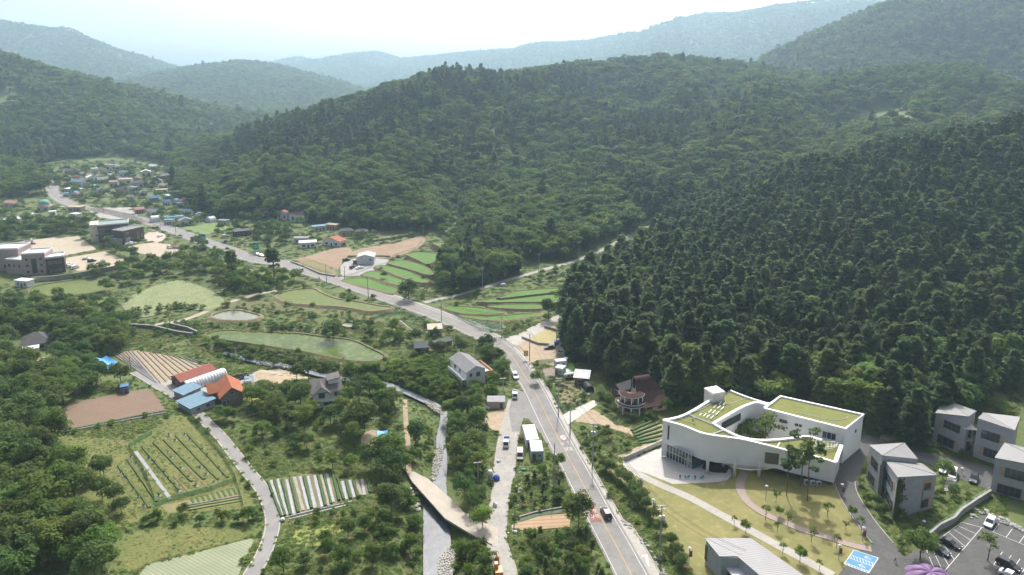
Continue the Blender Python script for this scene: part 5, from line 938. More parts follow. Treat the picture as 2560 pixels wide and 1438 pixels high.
def vehicle(kind, label, color, px, py, tx, ty, group='parked vehicles', zoff=None):
    c = P(px, py); t_ = P(tx, ty); c.z = float(HF(c.x, c.y)) + .11 if zoff is None else zoff
    r = thing({'suv': 'car', 'sedan': 'car', 'van': 'van', 'pickup': 'pickup_truck'}[kind], c, math.atan2(t_.y - c.y, t_.x - c.x), label, {'suv': 'car', 'sedan': 'car', 'van': 'van', 'pickup': 'truck'}[kind], group)
    pm = paint(color); L, W, Hh = {'suv': (4.7, 1.88, 1.68), 'sedan': (4.7, 1.82, 1.46), 'van': (4.9, 1.9, 1.95), 'pickup': (5.1, 1.75, 1.95)}[kind]; l = L / 2; mb = MB()
    if kind == 'pickup':
        loft(mb, [(l - 1.75, sec(W, .38, 1.0, 1)), (l - .1, sec(W, .36, 1.05, .97)), (l, sec(W * .95, .45, .95, .97))]); b = mb.build('body', pm, r)
        mb = MB(); loft(mb, [(l - 1.78, sec(W, .95, 1.9, .9)), (l - .75, sec(W, .95, 1.95, .88)), (l - .08, sec(W * .97, .95, 1.02, .97))]); mb.build('cab', pm, r)
        mb = MB(); mb.add([(l - .62, -W * .40, 1.80), (l - .62, W * .40, 1.80), (l - .05, W * .43, 1.10), (l - .05, -W * .43, 1.10)], [(0, 3, 2, 1)]); mb.build('windshield', M_CARGL, r)
        mb = MB(); mb.box((-.85, 0, .75), (L - 2.1, W, .12)); mb.box((-.85, W / 2 - .04, .87), (L - 2.1, .07, .4)); mb.box((-.85, -W / 2 + .04, .87), (L - 2.1, .07, .4)); mb.box((-l + .12, 0, .87), (.07, W - .16, .4)); mb.box((-.85, 0, .45), (L - 2.1, .7, .28)); mb.build('cargo_bed', paint('blue') if 'blue' in label else paint('silver'), r)
        gl = [(l - 1.6, l - .85)]
    else:
        bl = .98 if kind != 'sedan' else .88; hood = {'suv': l - 1.15, 'sedan': l - 1.35, 'van': l - .55}[kind]; tail = {'suv': -l + .12, 'sedan': -l + .65, 'van': -l + .08}[kind]
        loft(mb, [(-l, sec(W * .9, .45, bl * .92)), (-l + .15, sec(W, .33, bl)), (0, sec(W, .28, bl)), (hood, sec(W, .30, bl * .98)), (l - .25, sec(W * .97, .32, bl * .82)), (l, sec(W * .86, .42, bl * .68))]); b = mb.build('body', pm, r)
        mb = MB(); loft(mb, [(tail, sec(W * .94, bl - .02, bl + .12, .96)), (tail + (.45 if kind != 'sedan' else .8), sec(W * .95, bl - .02, Hh - .03, .80)), (.2, sec(W * .95, bl - .02, Hh, .80)), (hood - .95, sec(W * .95, bl - .02, Hh - .06, .80)), (hood, sec(W * .94, bl - .02, bl + .03, .95))]); mb.build('cabin', pm, r)
        y1, y2 = W * .37, W * .43; mb = MB(); mb.add([(hood - .86, -y1, Hh - .09), (hood - .86, y1, Hh - .09), (hood - .02, y2, bl + .07), (hood - .02, -y2, bl + .07)], [(0, 3, 2, 1)]); mb.build('windshield', M_CARGL, r)
        xr = tail + (.43 if kind != 'sedan' else .76); mb = MB(); mb.add([(xr, -y1, Hh - .08), (xr, y1, Hh - .08), (tail - .03, y2, bl + .16), (tail - .03, -y2, bl + .16)], [(0, 1, 2, 3)]); mb.build('rear_window', M_CARGL, r); gl = [(tail + .55, -.1), (.0, hood - .9)]
    for s in (-1, 1):
        for x0, x1 in gl:
            zt_ = Hh - .14; zl = (1.05 if kind == 'pickup' else bl + .06); yo, yi = s * (W * .478), s * (W * .405); mb = MB(); mb.add([(x0, yo, zl), (x1 + .18, yo, zl), (x1, yi, zt_), (x0 + .1, yi, zt_)], [(0, 1, 2, 3)]); mb.build('side_window', M_CARGL, r)
        mb = MB(); mb.box((l - .08, s * W * .35, .62), (.16, .34, .16)); mb.build('headlight', M_LAMP, r); mb = MB(); mb.box((-l + .02, s * W * .38, .72), (.12, .22, .2)); mb.build('tail_light', M_TAIL, r)
        for x in (l - .9, -l + .95):
            mb = MB(); mb.tube([(x, s * (W / 2 - .2), .33), (x, s * (W / 2 + .02), .33)], .33, 14); wh = mb.build('wheel', M_TYRE, r); mb = MB(); mb.tube([(x, s * (W / 2 + .0), .33), (x, s * (W / 2 + .04), .33)], .2, 10); mb.build('rim', M_RIM, wh)
    mb = MB(); mb.box((-l - .01, 0, .5), (.03, .5, .13)); mb.build('number_plate', M_LAMP, r); return r
vehicle('suv', 'black car driving away along the main road', 'black', 1515, 1289, 1488, 1238, 'cars on the road')
vehicle('suv', 'white car coming down the main road near the white house', 'white', 1288, 944, 1298, 962, 'cars on the road'); vehicle('pickup', 'white pickup parked where the lay-by begins', 'white', 1287, 992, 1288, 1015); vehicle('pickup', 'white pickup with blue cargo bed on the grey lane', 'white', 1266, 1112, 1263, 1135); vehicle('van', 'grey van beside the white container boxes', 'beige', 1300, 1142, 1300, 1168)
vehicle('sedan', 'black sedan parked on the sandy plot by the dark shed', 'black', 1374, 872, 1355, 874)
vehicle('van', 'white van parked between the grey houses', 'white', 2382, 1190, 2376, 1208); vehicle('suv', 'dark blue car parked beside the white van court', 'dark', 2434, 1202, 2428, 1220); vehicle('sedan', 'silver car half hidden by the tree near the white van', 'silver', 2358, 1178, 2352, 1192)
vehicle('suv', 'white SUV parked below the boulder bank', 'white', 2474, 1312, 2461, 1332); vehicle('sedan', 'black sedan in the middle of the marked stalls', 'black', 2374, 1364, 2400, 1377); vehicle('sedan', 'dark car half hidden behind the round car park tree', 'dark', 2346, 1380, 2368, 1392); vehicle('suv', 'black SUV at the right edge of the car park', 'black', 2520, 1418, 2548, 1432); vehicle('sedan', 'white car cut by the lower right edge', 'white', 2528, 1446, 2556, 1460)
vehicle('pickup', 'small pickup far up the main road near the paddy', 'beige', 750, 678, 765, 683, 'cars on the road')
for k, (x, y, tx, ty, c, kd, l) in enumerate(((230, 655, 250, 652, 'dark', 'suv', 'dark SUV alone in the sandy lot beside the school'), (216, 649, 234, 648, 'white', 'sedan', 'white car just behind the dark SUV in the sandy lot'), (80, 611, 100, 610, 'red', 'sedan', 'red car in the wide sandy lot'), (73, 606, 92, 604, 'white', 'pickup', 'white truck beside the red car'), (172, 664, 185, 661, 'white', 'suv', 'white car parked beside the dark brick wing, farthest in the row'), (178, 668, 192, 665, 'white', 'suv', 'white car parked beside the dark brick wing, middle of the row'), (187, 672, 200, 669, 'white', 'van', 'white van parked nearest in the row beside the dark brick wing'), (322, 614, 336, 612, 'silver', 'suv', 'silver car parked below the theatre wing, left of two'), (332, 611, 346, 609, 'white', 'suv', 'white car parked below the theatre wing, right of two'), (564, 593, 580, 590, 'silver', 'suv', 'silver car before the dark workshop'), (643, 638, 655, 641, 'white', 'sedan', 'white car on the main road above the tall poplar, front of two', ), (652, 641, 664, 644, 'white', 'sedan', 'white car on the main road above the tall poplar, rear of two'), (561, 607, 573, 611, 'dark', 'pickup', 'dark truck on the main road by the orange sign'), (866, 653, 885, 650, 'black', 'suv', 'black SUV beside the white steel shed'), (881, 671, 890, 665, 'dark', 'suv', 'dark car at the front of the gravel yard'), (900, 672, 912, 669, 'white', 'sedan', 'white car at the front of the gravel yard'), (126, 470, 128, 476, 'white', 'sedan', 'white car on the far bend of the main road'), (400, 592, 410, 588, 'white', 'sedan', 'white car on the pinkish court by the theatre'))): vehicle(kd, l, c, x, y, tx, ty, 'cars up the valley')
# crane truck by the theatre lot
tr = vehicle('pickup', 'truck with orange crane in the lot below the theatre', 'white', 428, 621, 410, 621, 'cars up the valley'); mb = MB(); mb.tube([(-.2, 0, 1.0), (-.3, 0, 2.4), (-5.5, .2, 2.2)], .3, 6); mb.build('crane_boom', paint('orange'), tr); mb = MB(); mb.box((-4.2, 0, .5), (4.4, 1.8, .5)); mb.build('rear_deck', paint('dark'), tr)
# excavator in the lower edge
e = thing('excavator', P(1246, 1436), R(100), 'orange excavator at the bottom of the grey lane', 'excavator'); OR = paint('orange')
for s in (-1, 1): mb = MB(); mb.box((0, s * .75, 0), (2.6, .45, .6), taper=.9); mb.build('track', M_TYRE, e)
mb = MB(); mb.box((-.3, 0, .65), (2.2, 1.7, .9), taper=.95); mb.build('body', OR, e); mb = MB(); mb.box((.45, .4, 1.55), (1.1, .85, 1.1), taper=.85); cb = mb.build('cab', OR, e); mb = MB(); mb.box((.5, .4, 1.75), (1.12, .87, .6), taper=.92); mb.build('cab_window', M_CARGL, cb)
mb = MB(); mb.tube([(.8, -.3, 1.0), (1.9, -.3, 2.9), (3.3, -.3, 2.8)], .17, 6); mb.build('boom', OR, e); mb = MB(); mb.tube([(3.3, -.3, 2.9), (4.0, -.3, 1.0)], .13, 6); mb.build('arm', OR, e); mb = MB(); mb.box((4.2, -.3, .3), (.8, .9, .7), taper=.7); mb.build('bucket', W_BROWN, e)
# ------------------------------------------------------------------ poles, wires, lamps, signs
M_POLE = plain('pole_concrete', (.34, .33, .31)); M_WIRE = plain('cable', (.05, .05, .05)); POLES = {}
def pole(key, label, x, yb, yt, arms=2, trafo=0, group='utility poles'):
    p = P(x, yb); hh = max(5.0, zat(p.x, p.y, yt) - p.z); t = thing('utility_pole', p, R(10 * math.sin(x)), label, 'utility pole', group); POLES[key] = (p, hh, t); mb = MB(); mb.tube([(0, 0, -.6), (0, 0, hh)], .2, 8, r2=.12); mb.build('shaft', M_POLE, t)
    for k in range(arms):
        z = hh - .35 - .85 * k; mb = MB(); mb.box((0, .14, z), (2.2, .12, .14)); a = mb.build('crossarm', M_STEEL, t); mb = MB()
        for xx in (-1.0, -.5, .5, 1.0): mb.tube([(xx, .14, z + .14), (xx, .14, z + .42)], .06, 5)
        mb.build('insulator', R_WHITE, a)
    for k in range(trafo): s = (k - (trafo - 1) / 2) * .75; mb = MB(); mb.tube([(s, -.35, hh - 3.4), (s, -.35, hh - 2.4)], .3, 10); mb.build('transformer', plain('pale_metal', (.55, .56, .56)), t)
for q in (('a', 'concrete pole with transformers beside the campus hedge, farther one', 1481, 1168, 1058, 2, 2), ('b', 'concrete pole with transformers beside the campus hedge, nearer one', 1648, 1404, 1263, 2, 2), ('c', 'plain dark pole on the weedy island left of the road', 1385, 1230, 1108, 0, 0), ('d', 'thin pole at the mouth of the concrete driveway', 1425, 1088, 1024, 0, 0), ('e', 'utility pole at the corner of the green net garden', 1396, 1040, 945, 2, 0), ('f', 'utility pole at the sandy plot by the orange sign', 1324, 902, 834, 1, 0), ('g', 'thin pole in the dry straw plot', 1391, 868, 825, 0, 0), ('h', 'utility pole at the road junction guard rail', 1254, 844, 787, 2, 0), ('i', 'utility pole beside the rice strips at the main road', 1104, 813, 757, 2, 0), ('j', 'utility pole where the hill lane begins to climb', 1206, 719, 668, 2, 0), ('k', 'utility pole before the lowest rice terrace', 921, 746, 692, 2, 0), ('l', 'utility pole beside the weedy roadside plot', 817, 712, 662, 1, 0), ('m', 'utility pole on the hill lane, second from the junction', 1347, 683, 635, 1, 0), ('n', 'utility pole on the hill lane, third from the junction', 1447, 651, 605, 1, 0), ('o', 'utility pole on the hill lane, fourth from the junction', 1544, 613, 570, 1, 0), ('p', 'utility pole on the hill lane, fifth from the junction', 1600, 577, 540, 2, 0), ('q', 'utility pole on the hill lane, last before the bend', 1629, 548, 514, 1, 0), ('r', 'utility pole beside the pale farm track', 425, 809, 770, 0, 0), ('s', 'utility pole behind the stone walled terrace', 309, 842, 818, 0, 0), ('t', 'pole among the trees by the blue tarp', 327, 922, 892, 0, 0), ('u', 'utility pole on the weedy bank above the stream', 590, 906, 872, 0, 0), ('v', 'pole between the stream trees and the grey lane', 1195, 1206, 1155, 1, 0), ('w', 'wooden pole at the corner of the mulched field', 948, 1256, 1212, 0, 0), ('x', 'utility pole beside the gravel lot fence', 862, 697, 667, 1, 0), ('y', 'pole at the edge of the mown lawn', 932, 604, 574, 1, 0), ('z', 'pole at the top corner of the bare brown field', 1058, 590, 563, 1, 0), ('A', 'utility pole beside the lay-by opposite the beige shed', 1258, 1000, 945, 1, 0), ('B', 'utility pole far along the main road by the theatre', 440, 582, 550, 1, 0), ('C', 'utility pole along the far main road before the village', 401, 566, 540, 1, 0), ('D', 'utility pole on the far forecourt', 258, 530, 508, 1, 0)): pole(q[0], *q[1:])
def wire(label, keys, sag=.9, offs=(-1.0, .5, 1.0), name='power_line'):
    mb = MB()
    for k0, k1 in zip(keys[:-1], keys[1:]):
        (p, h0, t0), (q, h1, t1) = POLES[k0], POLES[k1]; d = (q - p).xy.normalized(); nrm = Vector((-d.y, d.x, 0))
        for o in offs:
            a = p + Vector((0, 0, h0)) + nrm * o; b = q + Vector((0, 0, h1)) + nrm * o; mb.tube([a + (b - a) * s - Vector((0, 0, 4 * sag * s * (1 - s))) for s in np.linspace(0, 1, 9)], .03, 3, cap=False)
    return tag(mb.build(name, M_WIRE), label, 'power line', 'overhead lines')
POLES['end'] = (P(1850, 1520), 13.0, None)
wire('overhead wires along the campus hedge', ['e', 'a', 'b', 'end']); wire('overhead wires beside the rice strips and the junction', ['k', 'i', 'h', 'f', 'e']); wire('overhead wires climbing along the hill lane', ['i', 'j', 'm', 'n', 'o', 'p', 'q'], offs=(-.7, .7)); wire('overhead wires along the far main road', ['C', 'B', 'l', 'k'], offs=(-.7, .7))
M_LPOST = plain('lamp_post_grey', (.22, .23, .24)); M_BANW = plain('white_banner', (.68, .68, .70)); M_BANR = plain('maroon_banner', (.28, .07, .09))
for x, yb, yt, ban, l in ((1601, 1232, 1194, M_BANW, 'lamp post with white banner nearest the plaza'), (1632, 1288, 1248, M_BANW, 'lamp post with white banner along the hedge side lawn'), (1722, 1410, 1369, M_BANR, 'lamp post with maroon banner left of the pavilion'), (1914, 1250, 1214, None, 'plain lamp post inside the curve of the pink path'), (2103, 1240, 1210, M_BANR, 'lamp post with maroon banner beside the drive bend'), (2156, 1352, 1318, M_BANR, 'lamp post with maroon banner near the end of the pink path'), (2096, 1398, 1362, M_BANR, 'lamp post with maroon banner beside the blue bays'), (2308, 1322, 1302, None, 'small lamp post below the ivy house'), (2404, 1186, 1170, None, 'small lamp post by the white van')):
    p = P(x, yb); hh = zat(p.x, p.y, yt) - p.z; t = thing('street_lamp', p, 0, l, 'lamp post', 'campus lamp posts'); mb = MB(); mb.tube([(0, 0, -.2), (0, 0, hh - .3)], .07, 8); mb.build('post', M_LPOST, t); mb = MB()
    for k in range(4): z = hh - .35 + .12 * k; mb.tube([(0, 0, z), (0, 0, z + .12)], (.18, .38, .42, .3)[k], 10, r2=(.38, .42, .3, .1)[k])
    mb.build('lamp_head', R_WHITE, t)
    if ban: mb = MB(); mb.box((.38, 0, hh - 2.4), (.6, .05, 1.5)); mb.build('banner', ban, t); mb = MB(); mb.tube([(0, 0, hh - .85), (.7, 0, hh - .85)], .025, 5); mb.build('bracket', M_LPOST, t)
def sign(label, x, yb, w_, h_, z, m, mark=None, two=False):
    p = P(x, yb); t = thing('road_sign', p, 0, label, 'sign', 'road signs'); mb = MB()
    for xx in ((-w_ * .3, w_ * .3) if two else (0,)): mb.tube([(xx, .06, -.3), (xx, .06, z + h_)], .05, 6)
    mb.build('post', M_STEEL, t); mb = MB(); mb.box((0, 0, z), (w_, .05, h_)); b = mb.build('board', m, t)
    if mark: mb = MB(); [mb.box((0 + a, -.035, z + c), (d, .02, f)) for a, c, d, f in mark]; mb.build('symbol', M_BANW, b)
    return t
M_SYEL = plain('orange_sign', (.70, .36, .02)); M_SBLU = plain('blue_sign', (.03, .22, .55)); M_SGRN = plain('green_sign', (.02, .30, .20))
sign('orange warning sign with pale figure beside the sandy plot', 1315, 900, 1.7, 2.2, 1.6, M_SYEL, [(0, .4, .35, 1.0), (0, 1.45, .3, .35)]); sign('blue direction sign over the far main road', 507, 610, 4.4, 3.4, 3.0, M_SBLU, [(0, 1.5, 3.0, .3), (.4, .7, 2.0, .25)], True); sign('green direction sign beside the roadside hamlet', 641, 634, 3.6, 4.2, 2.6, M_SGRN, [(0, 2.4, 2.4, .4), (0, 1.2, 2.0, .3)], True); sign('small orange sign by the dark workshop', 545, 600, 1.6, 2.4, 2.0, M_SYEL, [(0, .6, .5, 1.2)]); sign('small blue sign at the weedy paddy corner', 798, 706, .7, .9, 2.0, M_SBLU, [(0, .2, .3, .5)]); sign('small blue sign at the foot of the hill lane', 1086, 768, .7, .9, 2.0, M_SBLU, [(0, .2, .3, .5)])
# ------------------------------------------------------------------ painted road markings
def paint_on(mb, name, m, parent, off=.14):
    me = mb.mesh(name, m)
    for v in me.vertices: v.co.z = float(HF(v.co.x, v.co.y)) + off
    return link(name, me, parent)
def road_text(txt, px, py, size, stretch, m, off=.15, dirpx=None, parent=None, name='road_marking'):
    c = bpy.data.curves.new('t', 'FONT'); c.body = txt; c.size = size; c.align_x = 'CENTER'; c.align_y = 'CENTER'; c.resolution_u = 2; o = bpy.data.objects.new('t', c); COL.objects.link(o); bpy.context.view_layer.update()
    me = bpy.data.meshes.new_from_object(o.evaluated_get(bpy.context.evaluated_depsgraph_get())); bpy.data.objects.remove(o); p = P(px, py); q = P(*dirpx); a = math.atan2(q.y - p.y, q.x - p.x) - math.pi / 2
    for v in me.vertices: x, y = v.co.x, v.co.y * stretch; X = p.x + x * math.cos(a) - y * math.sin(a); Y = p.y + x * math.sin(a) + y * math.cos(a); v.co = (X, Y, float(HF(X, Y)) + off)
    me.materials.clear(); me.materials.append(m); return link(name, me, parent)
def disc(px, py, r0, r1, k, m, off, dirpx, parent, a0=0, a1=360, name='road_marking'):
    p = P(px, py); q = P(*dirpx); a = math.atan2(q.y - p.y, q.x - p.x) - math.pi / 2; mb = MB(); n = 28; V = []
    for i in range(n + 1):
        t = R(a0 + (a1 - a0) * i / n)
        for r_ in (r0, r1): x, y = r_ * math.cos(t), r_ * math.sin(t) * k; V.append((p.x + x * math.cos(a) - y * math.sin(a), p.y + x * math.sin(a) + y * math.cos(a), 0))
    return paint_on(mb.add(V, [(2 * i, 2 * i + 1, 2 * i + 3, 2 * i + 2) for i in range(n)]), name, m, parent, off)
M_REDP = plain('red_road_paint', (.23, .105, .09)); M_REDR = plain('red_ring_paint', (.45, .14, .12))
for x, y, d in ((1408, 1095, (1395, 1070)), (1458, 1242, (1445, 1216))): disc(x, y, .0, .85, 1.7, M_WHITE, .14, d, ROADO); disc(x, y, .8, 1.0, 1.7, M_REDR, .146, d, ROADO); road_text('30', x, y, 1.1, 1.9, W_DARK, .152, d, ROADO)
road_text('노  인', 1414, 1109, 1.35, 1.7, M_WHITE, .14, (1402, 1085), ROADO); road_text('보호', 1422, 1124, 1.5, 1.7, M_WHITE, .14, (1410, 1100), ROADO)
rq = [P(a, b) for a, b in ((1467, 1258), (1481, 1256), (1505, 1304), (1478, 1308))]; paint_on(MB().quad(*[(p.x, p.y, 0) for p in rq]), 'road_marking', M_REDP, ROADO, .135)
road_text('노인', 1476, 1268, 1.2, 1.5, M_WHITE, .142, (1463, 1243), ROADO); road_text('보호', 1482, 1280, 1.2, 1.5, M_WHITE, .142, (1469, 1255), ROADO); road_text('구역', 1488, 1294, 1.3, 1.6, M_WHITE, .142, (1475, 1269), ROADO)
aq = [U(a, b, 0) for a, b in ((1603, 1389), (1618, 1388), (1624, 1419), (1617, 1412), (1613, 1394), (1604, 1393))]; PAVE = bpy.data.objects.get('pavement'); paint_on(MB().add([tuple(p) for p in aq], [(0, 1, 4, 5), (1, 2, 3, 4)]), 'arrow_marking', M_WHITE, PAVE, .15)
# car park bays
CP = bpy.data.objects['car_park']
def pline(a, b, wd=.13, m=M_WHITE, off=.10, parent=CP, name='bay_line'):
    p, q = P(*a), P(*b); d = (q - p).xy.normalized(); n = Vector((-d.y, d.x)) * wd / 2; return paint_on(MB().quad(*[(v.x + s * n.x, v.y + s * n.y, 0) for v, s in ((p, 1), (p, -1), (q, -1), (q, 1))]), name, m, parent, off)
def lerp(a, b, t): return (a[0] + (b[0] - a[0]) * t, a[1] + (b[1] - a[1]) * t)
for k in range(9): t = -.45 + k * .18; pline(lerp((2343, 1352), (2405, 1306), t), lerp((2379, 1408), (2455, 1319), t))
pline(lerp((2379, 1408), (2455, 1319), -.5), (2455, 1319)); pline(lerp((2343, 1352), (2405, 1306), -.45), (2405, 1306)); pline((2455, 1319), (2600, 1380))
for k in range(5): pline((2482 + 33 * k, 1331 + 13.5 * k), (2497 + 33 * k, 1311 + 13 * k))
for k in range(6): pline((2484 + 22 * k, 1413 + 9 * k), (2506 + 22 * k, 1381 + 8.5 * k))
pline((2484, 1413), (2600, 1460))
M_BLUEP = plain('blue_bay_paint', (.10, .25, .40)); bp = [(2135, 1376), (2196, 1396), (2171, 1434), (2110, 1411)]; paint_on(MB().quad(*[(P(*q).x, P(*q).y, 0) for q in bp]), 'blue_bay', M_BLUEP, CP, .10)
for a, b in zip(bp, bp[1:] + bp[:1]): pline(a, b, .16, off=.108)
bl = lambda u, v: lerp(lerp(bp[0], bp[1], u), lerp(bp[3], bp[2], u), v)
pline(bl(0, .36), bl(1, .36), .14, off=.108); pline(bl(0, .56), bl(1, .56), .14, off=.108)
for k in range(8): pline(bl(k / 8, .36), bl((k + 1) / 8, .56), .12, off=.108); pline(bl(k / 8, .9), bl((k + 1) / 8, 1), .12, off=.108)
pline(bl(0, .9), bl(1, .9), .14, off=.108)
for u, v in ((.62, .19), (.62, .74)):
    c = bl(u, v); d = bl(u + .3, v); disc(*c, .38, .52, 1, M_WHITE, .109, d, CP, 150, 400); pline(lerp(c, d, -.5), lerp(c, d, .25), .16, off=.109); pline(lerp(c, d, .25), (lerp(c, d, .25)[0] + 4, lerp(c, d, .25)[1] + 4), .16, off=.109)
# ------------------------------------------------------------------ bridge, walls, stones
M_BRIDGE = mat('sandy_concrete', (.36, .32, .265), (.40, .36, .30), 3, c3=(.30, .265, .215)); br = [(640 + a / 4, 1078 + b / 4) for a, b in ((1490, 385), (1590, 410), (1720, 475), (1960, 685), (2120, 855), (2350, 985), (2360, 1130), (2200, 1058), (1890, 872), (1560, 502))]
brw = [U(a, b, .4) for a, b in br]; BLOCK.append([tuple(p.xy) for p in brw]); t = thing('bridge', (brw[4].x, brw[4].y, 0), 0, 'low sandy concrete bridge crossing the stream', 'bridge'); mb = MB(); mb.prism([(p.x, p.y) for p in brw], -.1, .4); wpart(mb, 'deck', M_BRIDGE, t); sheet('track', '1160,1282 1200,1304 1245,1322 1245,1368 1215,1362 1172,1330', M_BRIDGE, .12, 0, 'sandy concrete approach between the bridge and the grey lane')
for q in ((1108, 1285), (1060, 1230)): p = U(*q, 0); mb = MB(); mb.box((p.x + .4, p.y + 1.6, -2.8), (.8, 4.2, 2.4), R(40)); wpart(mb, 'pier', M_CONCD, t)
def boulder_mesh(seed, m):
    rs = np.random.default_rng(seed); bm = bmesh.new(); bmesh.ops.create_icosphere(bm, subdivisions=1, radius=.5)
    for v in bm.verts: v.co *= rs.uniform(.72, 1.15); v.co.z *= .75
    me = bpy.data.meshes.new('boulder'); bm.to_mesh(me); bm.free(); me.materials.append(m); return me
BM_ = [boulder_mesh(k, mat('grey_boulder', (.30, .30, .29), (.21, .21, .20), .6, rnd=.2)) for k in range(5)]; BMP = [boulder_mesh(10 + k, M_STONE) for k in range(4)]
def boulders(line, n, sz, spread, label, group, meshes, seed, z=None):
    rs = np.random.default_rng(seed); l_ = pts(line); cum = np.cumsum([0] + [math.dist(a, b) for a, b in zip(l_[:-1], l_[1:])])
    for k in range(n):
        s = rs.uniform(0, cum[-1]); i = min(len(l_) - 2, int(np.searchsorted(cum, s) - 1) if s > 0 else 0); f = (s - cum[i]) / (cum[i + 1] - cum[i]); q = lerp(l_[i], l_[i + 1], f); p = P(*q) + Vector((rs.normal(0, spread), rs.normal(0, spread), 0)); p.z = float(HF(p.x, p.y))
        o = link('boulder', meshes[k % len(meshes)]); o.location = (p.x, p.y, p.z + .12); d = sz * rs.uniform(.6, 1.3); o.scale = (d * rs.uniform(.8, 1.4), d, d * rs.uniform(.7, 1)); o.rotation_euler = (0, 0, rs.uniform(0, 6)); tag(o, label, 'boulder', group)
boulders('2418,1290 2450,1280 2480,1290 2520,1308 2570,1330', 46, 1.25, .8, 'grey boulder in the rock bank above the car park', 'rock bank boulders', BM_, 1); boulders('1556,1300 1585,1330 1610,1360 1640,1400 1662,1438', 34, .8, .35, 'grey stone lining the foot of the campus hedge', 'hedge foot stones', BM_, 2); boulders('1036,1228 1046,1245 1050,1262 1042,1275', 9, 1.3, .5, 'pale flat boulder on the stream bank by the bridge', 'bridge bank boulders', BMP, 3); boulders('1306,1150 1300,1200 1294,1240 1284,1290 1280,1340', 44, .42, .35, 'small pale stone edging the grey lane', 'lane edge stones', BMP, 4); boulders('1310,1052 1316,1075 1308,1105', 14, .7, .5, 'rubble stone beside the container boxes', 'rubble by the containers', BM_, 5); boulders('1096,1150 1100,1120', 14, .5, 1.2, 'pale stone in the stream bed above the bridge', 'stream bed stones', BMP, 7)
# gravel bars in the stream: countless pebbles, those of the upstream riffles also imitating sun glint
def pebbles(px, n, seed, label, zz=-1.72, s0=.25, s1=.7):
    q = [tuple(U(a, b, zz)[:2]) for a, b in pts(px)]; rs = np.random.default_rng(seed); mb = MB(); x0, x1 = min(p[0] for p in q), max(p[0] for p in q); y0, y1 = min(p[1] for p in q), max(p[1] for p in q); k = 0
    while k < n:
        x, y = rs.uniform(x0, x1), rs.uniform(y0, y1)
        if not bool(in_poly(np.array(x), np.array(y), q)): k += .2; continue
        d = rs.uniform(s0, s1); z0 = max(float(base_h(np.array(x), np.array(y))) + zz, float(HF(x, y))); mb.box((x, y, z0 - .12), (d, d * rs.uniform(.6, 1), rs.uniform(.14, .3)), rs.uniform(0, 3), taper=.55); k += 1
    return tag(mb.build('gravel', M_STONE), label, kind='stuff')
pebbles('1085,1130 1100,1110 1108,1130 1100,1170 1090,1200 1075,1205 1082,1165', 420, 1, 'pale pebble bar in the stream above the bridge'); pebbles('1095,1400 1120,1370 1138,1365 1140,1400 1128,1450 1095,1450', 420, 2, 'pale gravel bar at the lower edge of the stream'); pebbles('1060,1003 1085,1010 1108,1028 1110,1040 1095,1035 1070,1018', 300, 3, 'white riffle glint drawn in stones where the stream bends'); pebbles('640,903 700,909 755,922 755,932 700,922 640,914', 300, 4, 'white riffle glint drawn in stones beside the net house'); pebbles('905,955 940,955 970,960 960,972 920,968', 200, 5, 'white riffle glint drawn in stones behind the weathered house')
def wall_line(px, hgt_, th, m, label, name='wall', base=-.4, cat='wall'):
    l_ = [P(a, b) for a, b in pts(px)]; t = thing(name, l_[0], 0, label, cat)
    for a, b in zip(l_[:-1], l_[1:]): c = (a + b) / 2; mb = MB(); mb.box((c.x, c.y, c.z + base), ((b - a).xy.length + th * .6, th, hgt_ - base), math.atan2(b.y - a.y, b.x - a.x)); wpart(mb, 'wall_section', m, t)
    return t
M_RUBBLE = mat('rubble_masonry', (.26, .25, .23), (.17, .165, .15), .5, c3=(.36, .35, .33), bump=.15, bscale=.4)
wall_line('326,818 385,822 440,836 485,842 492,836 470,826 425,816', 1.6, .7, M_RUBBLE, 'curved rubble stone wall below the farm track', 'stone_wall'); wall_line('2318,1352 2350,1325 2385,1308 2402,1288', 1.8, .5, M_CONCD, 'grey retaining wall above the car park', 'retaining_wall'); wall_line('2402,1288 2440,1262 2475,1240', 1.8, .5, M_CONCD, 'grey retaining wall rising to the right hand house', 'retaining_wall'); wall_line('1305,846 1345,862 1372,864', 1.0, .3, M_CONC, 'low pale wall around the dry straw plot', 'low_wall'); wall_line('1362,820 1395,830 1412,836', 1.2, .5, M_RUBBLE, 'rubble wall under the first pines', 'stone_wall'); wall_line('728,656 760,668 800,686 838,692', .9, .5, M_CONC, 'pale kerb wall of the weedy roadside plot', 'low_wall'); wall_line('80,705 150,700 245,685 300,672', 2.6, .6, M_CONCD, 'long grey retaining wall under the school lot', 'retaining_wall'); wall_line('870,643 905,642 960,642 975,643', 1.0, .3, M_CONC, 'low pale wall behind the white steel shed', 'low_wall'); wall_line('930,605 985,596 1050,585', 1.2, .5, M_RUBBLE, 'stone wall under the mown lawn', 'stone_wall'); wall_line('1296,1296 1340,1283 1404,1272', .5, .4, M_RUBBLE, 'low stone edge behind the net covered bed', 'stone_wall')
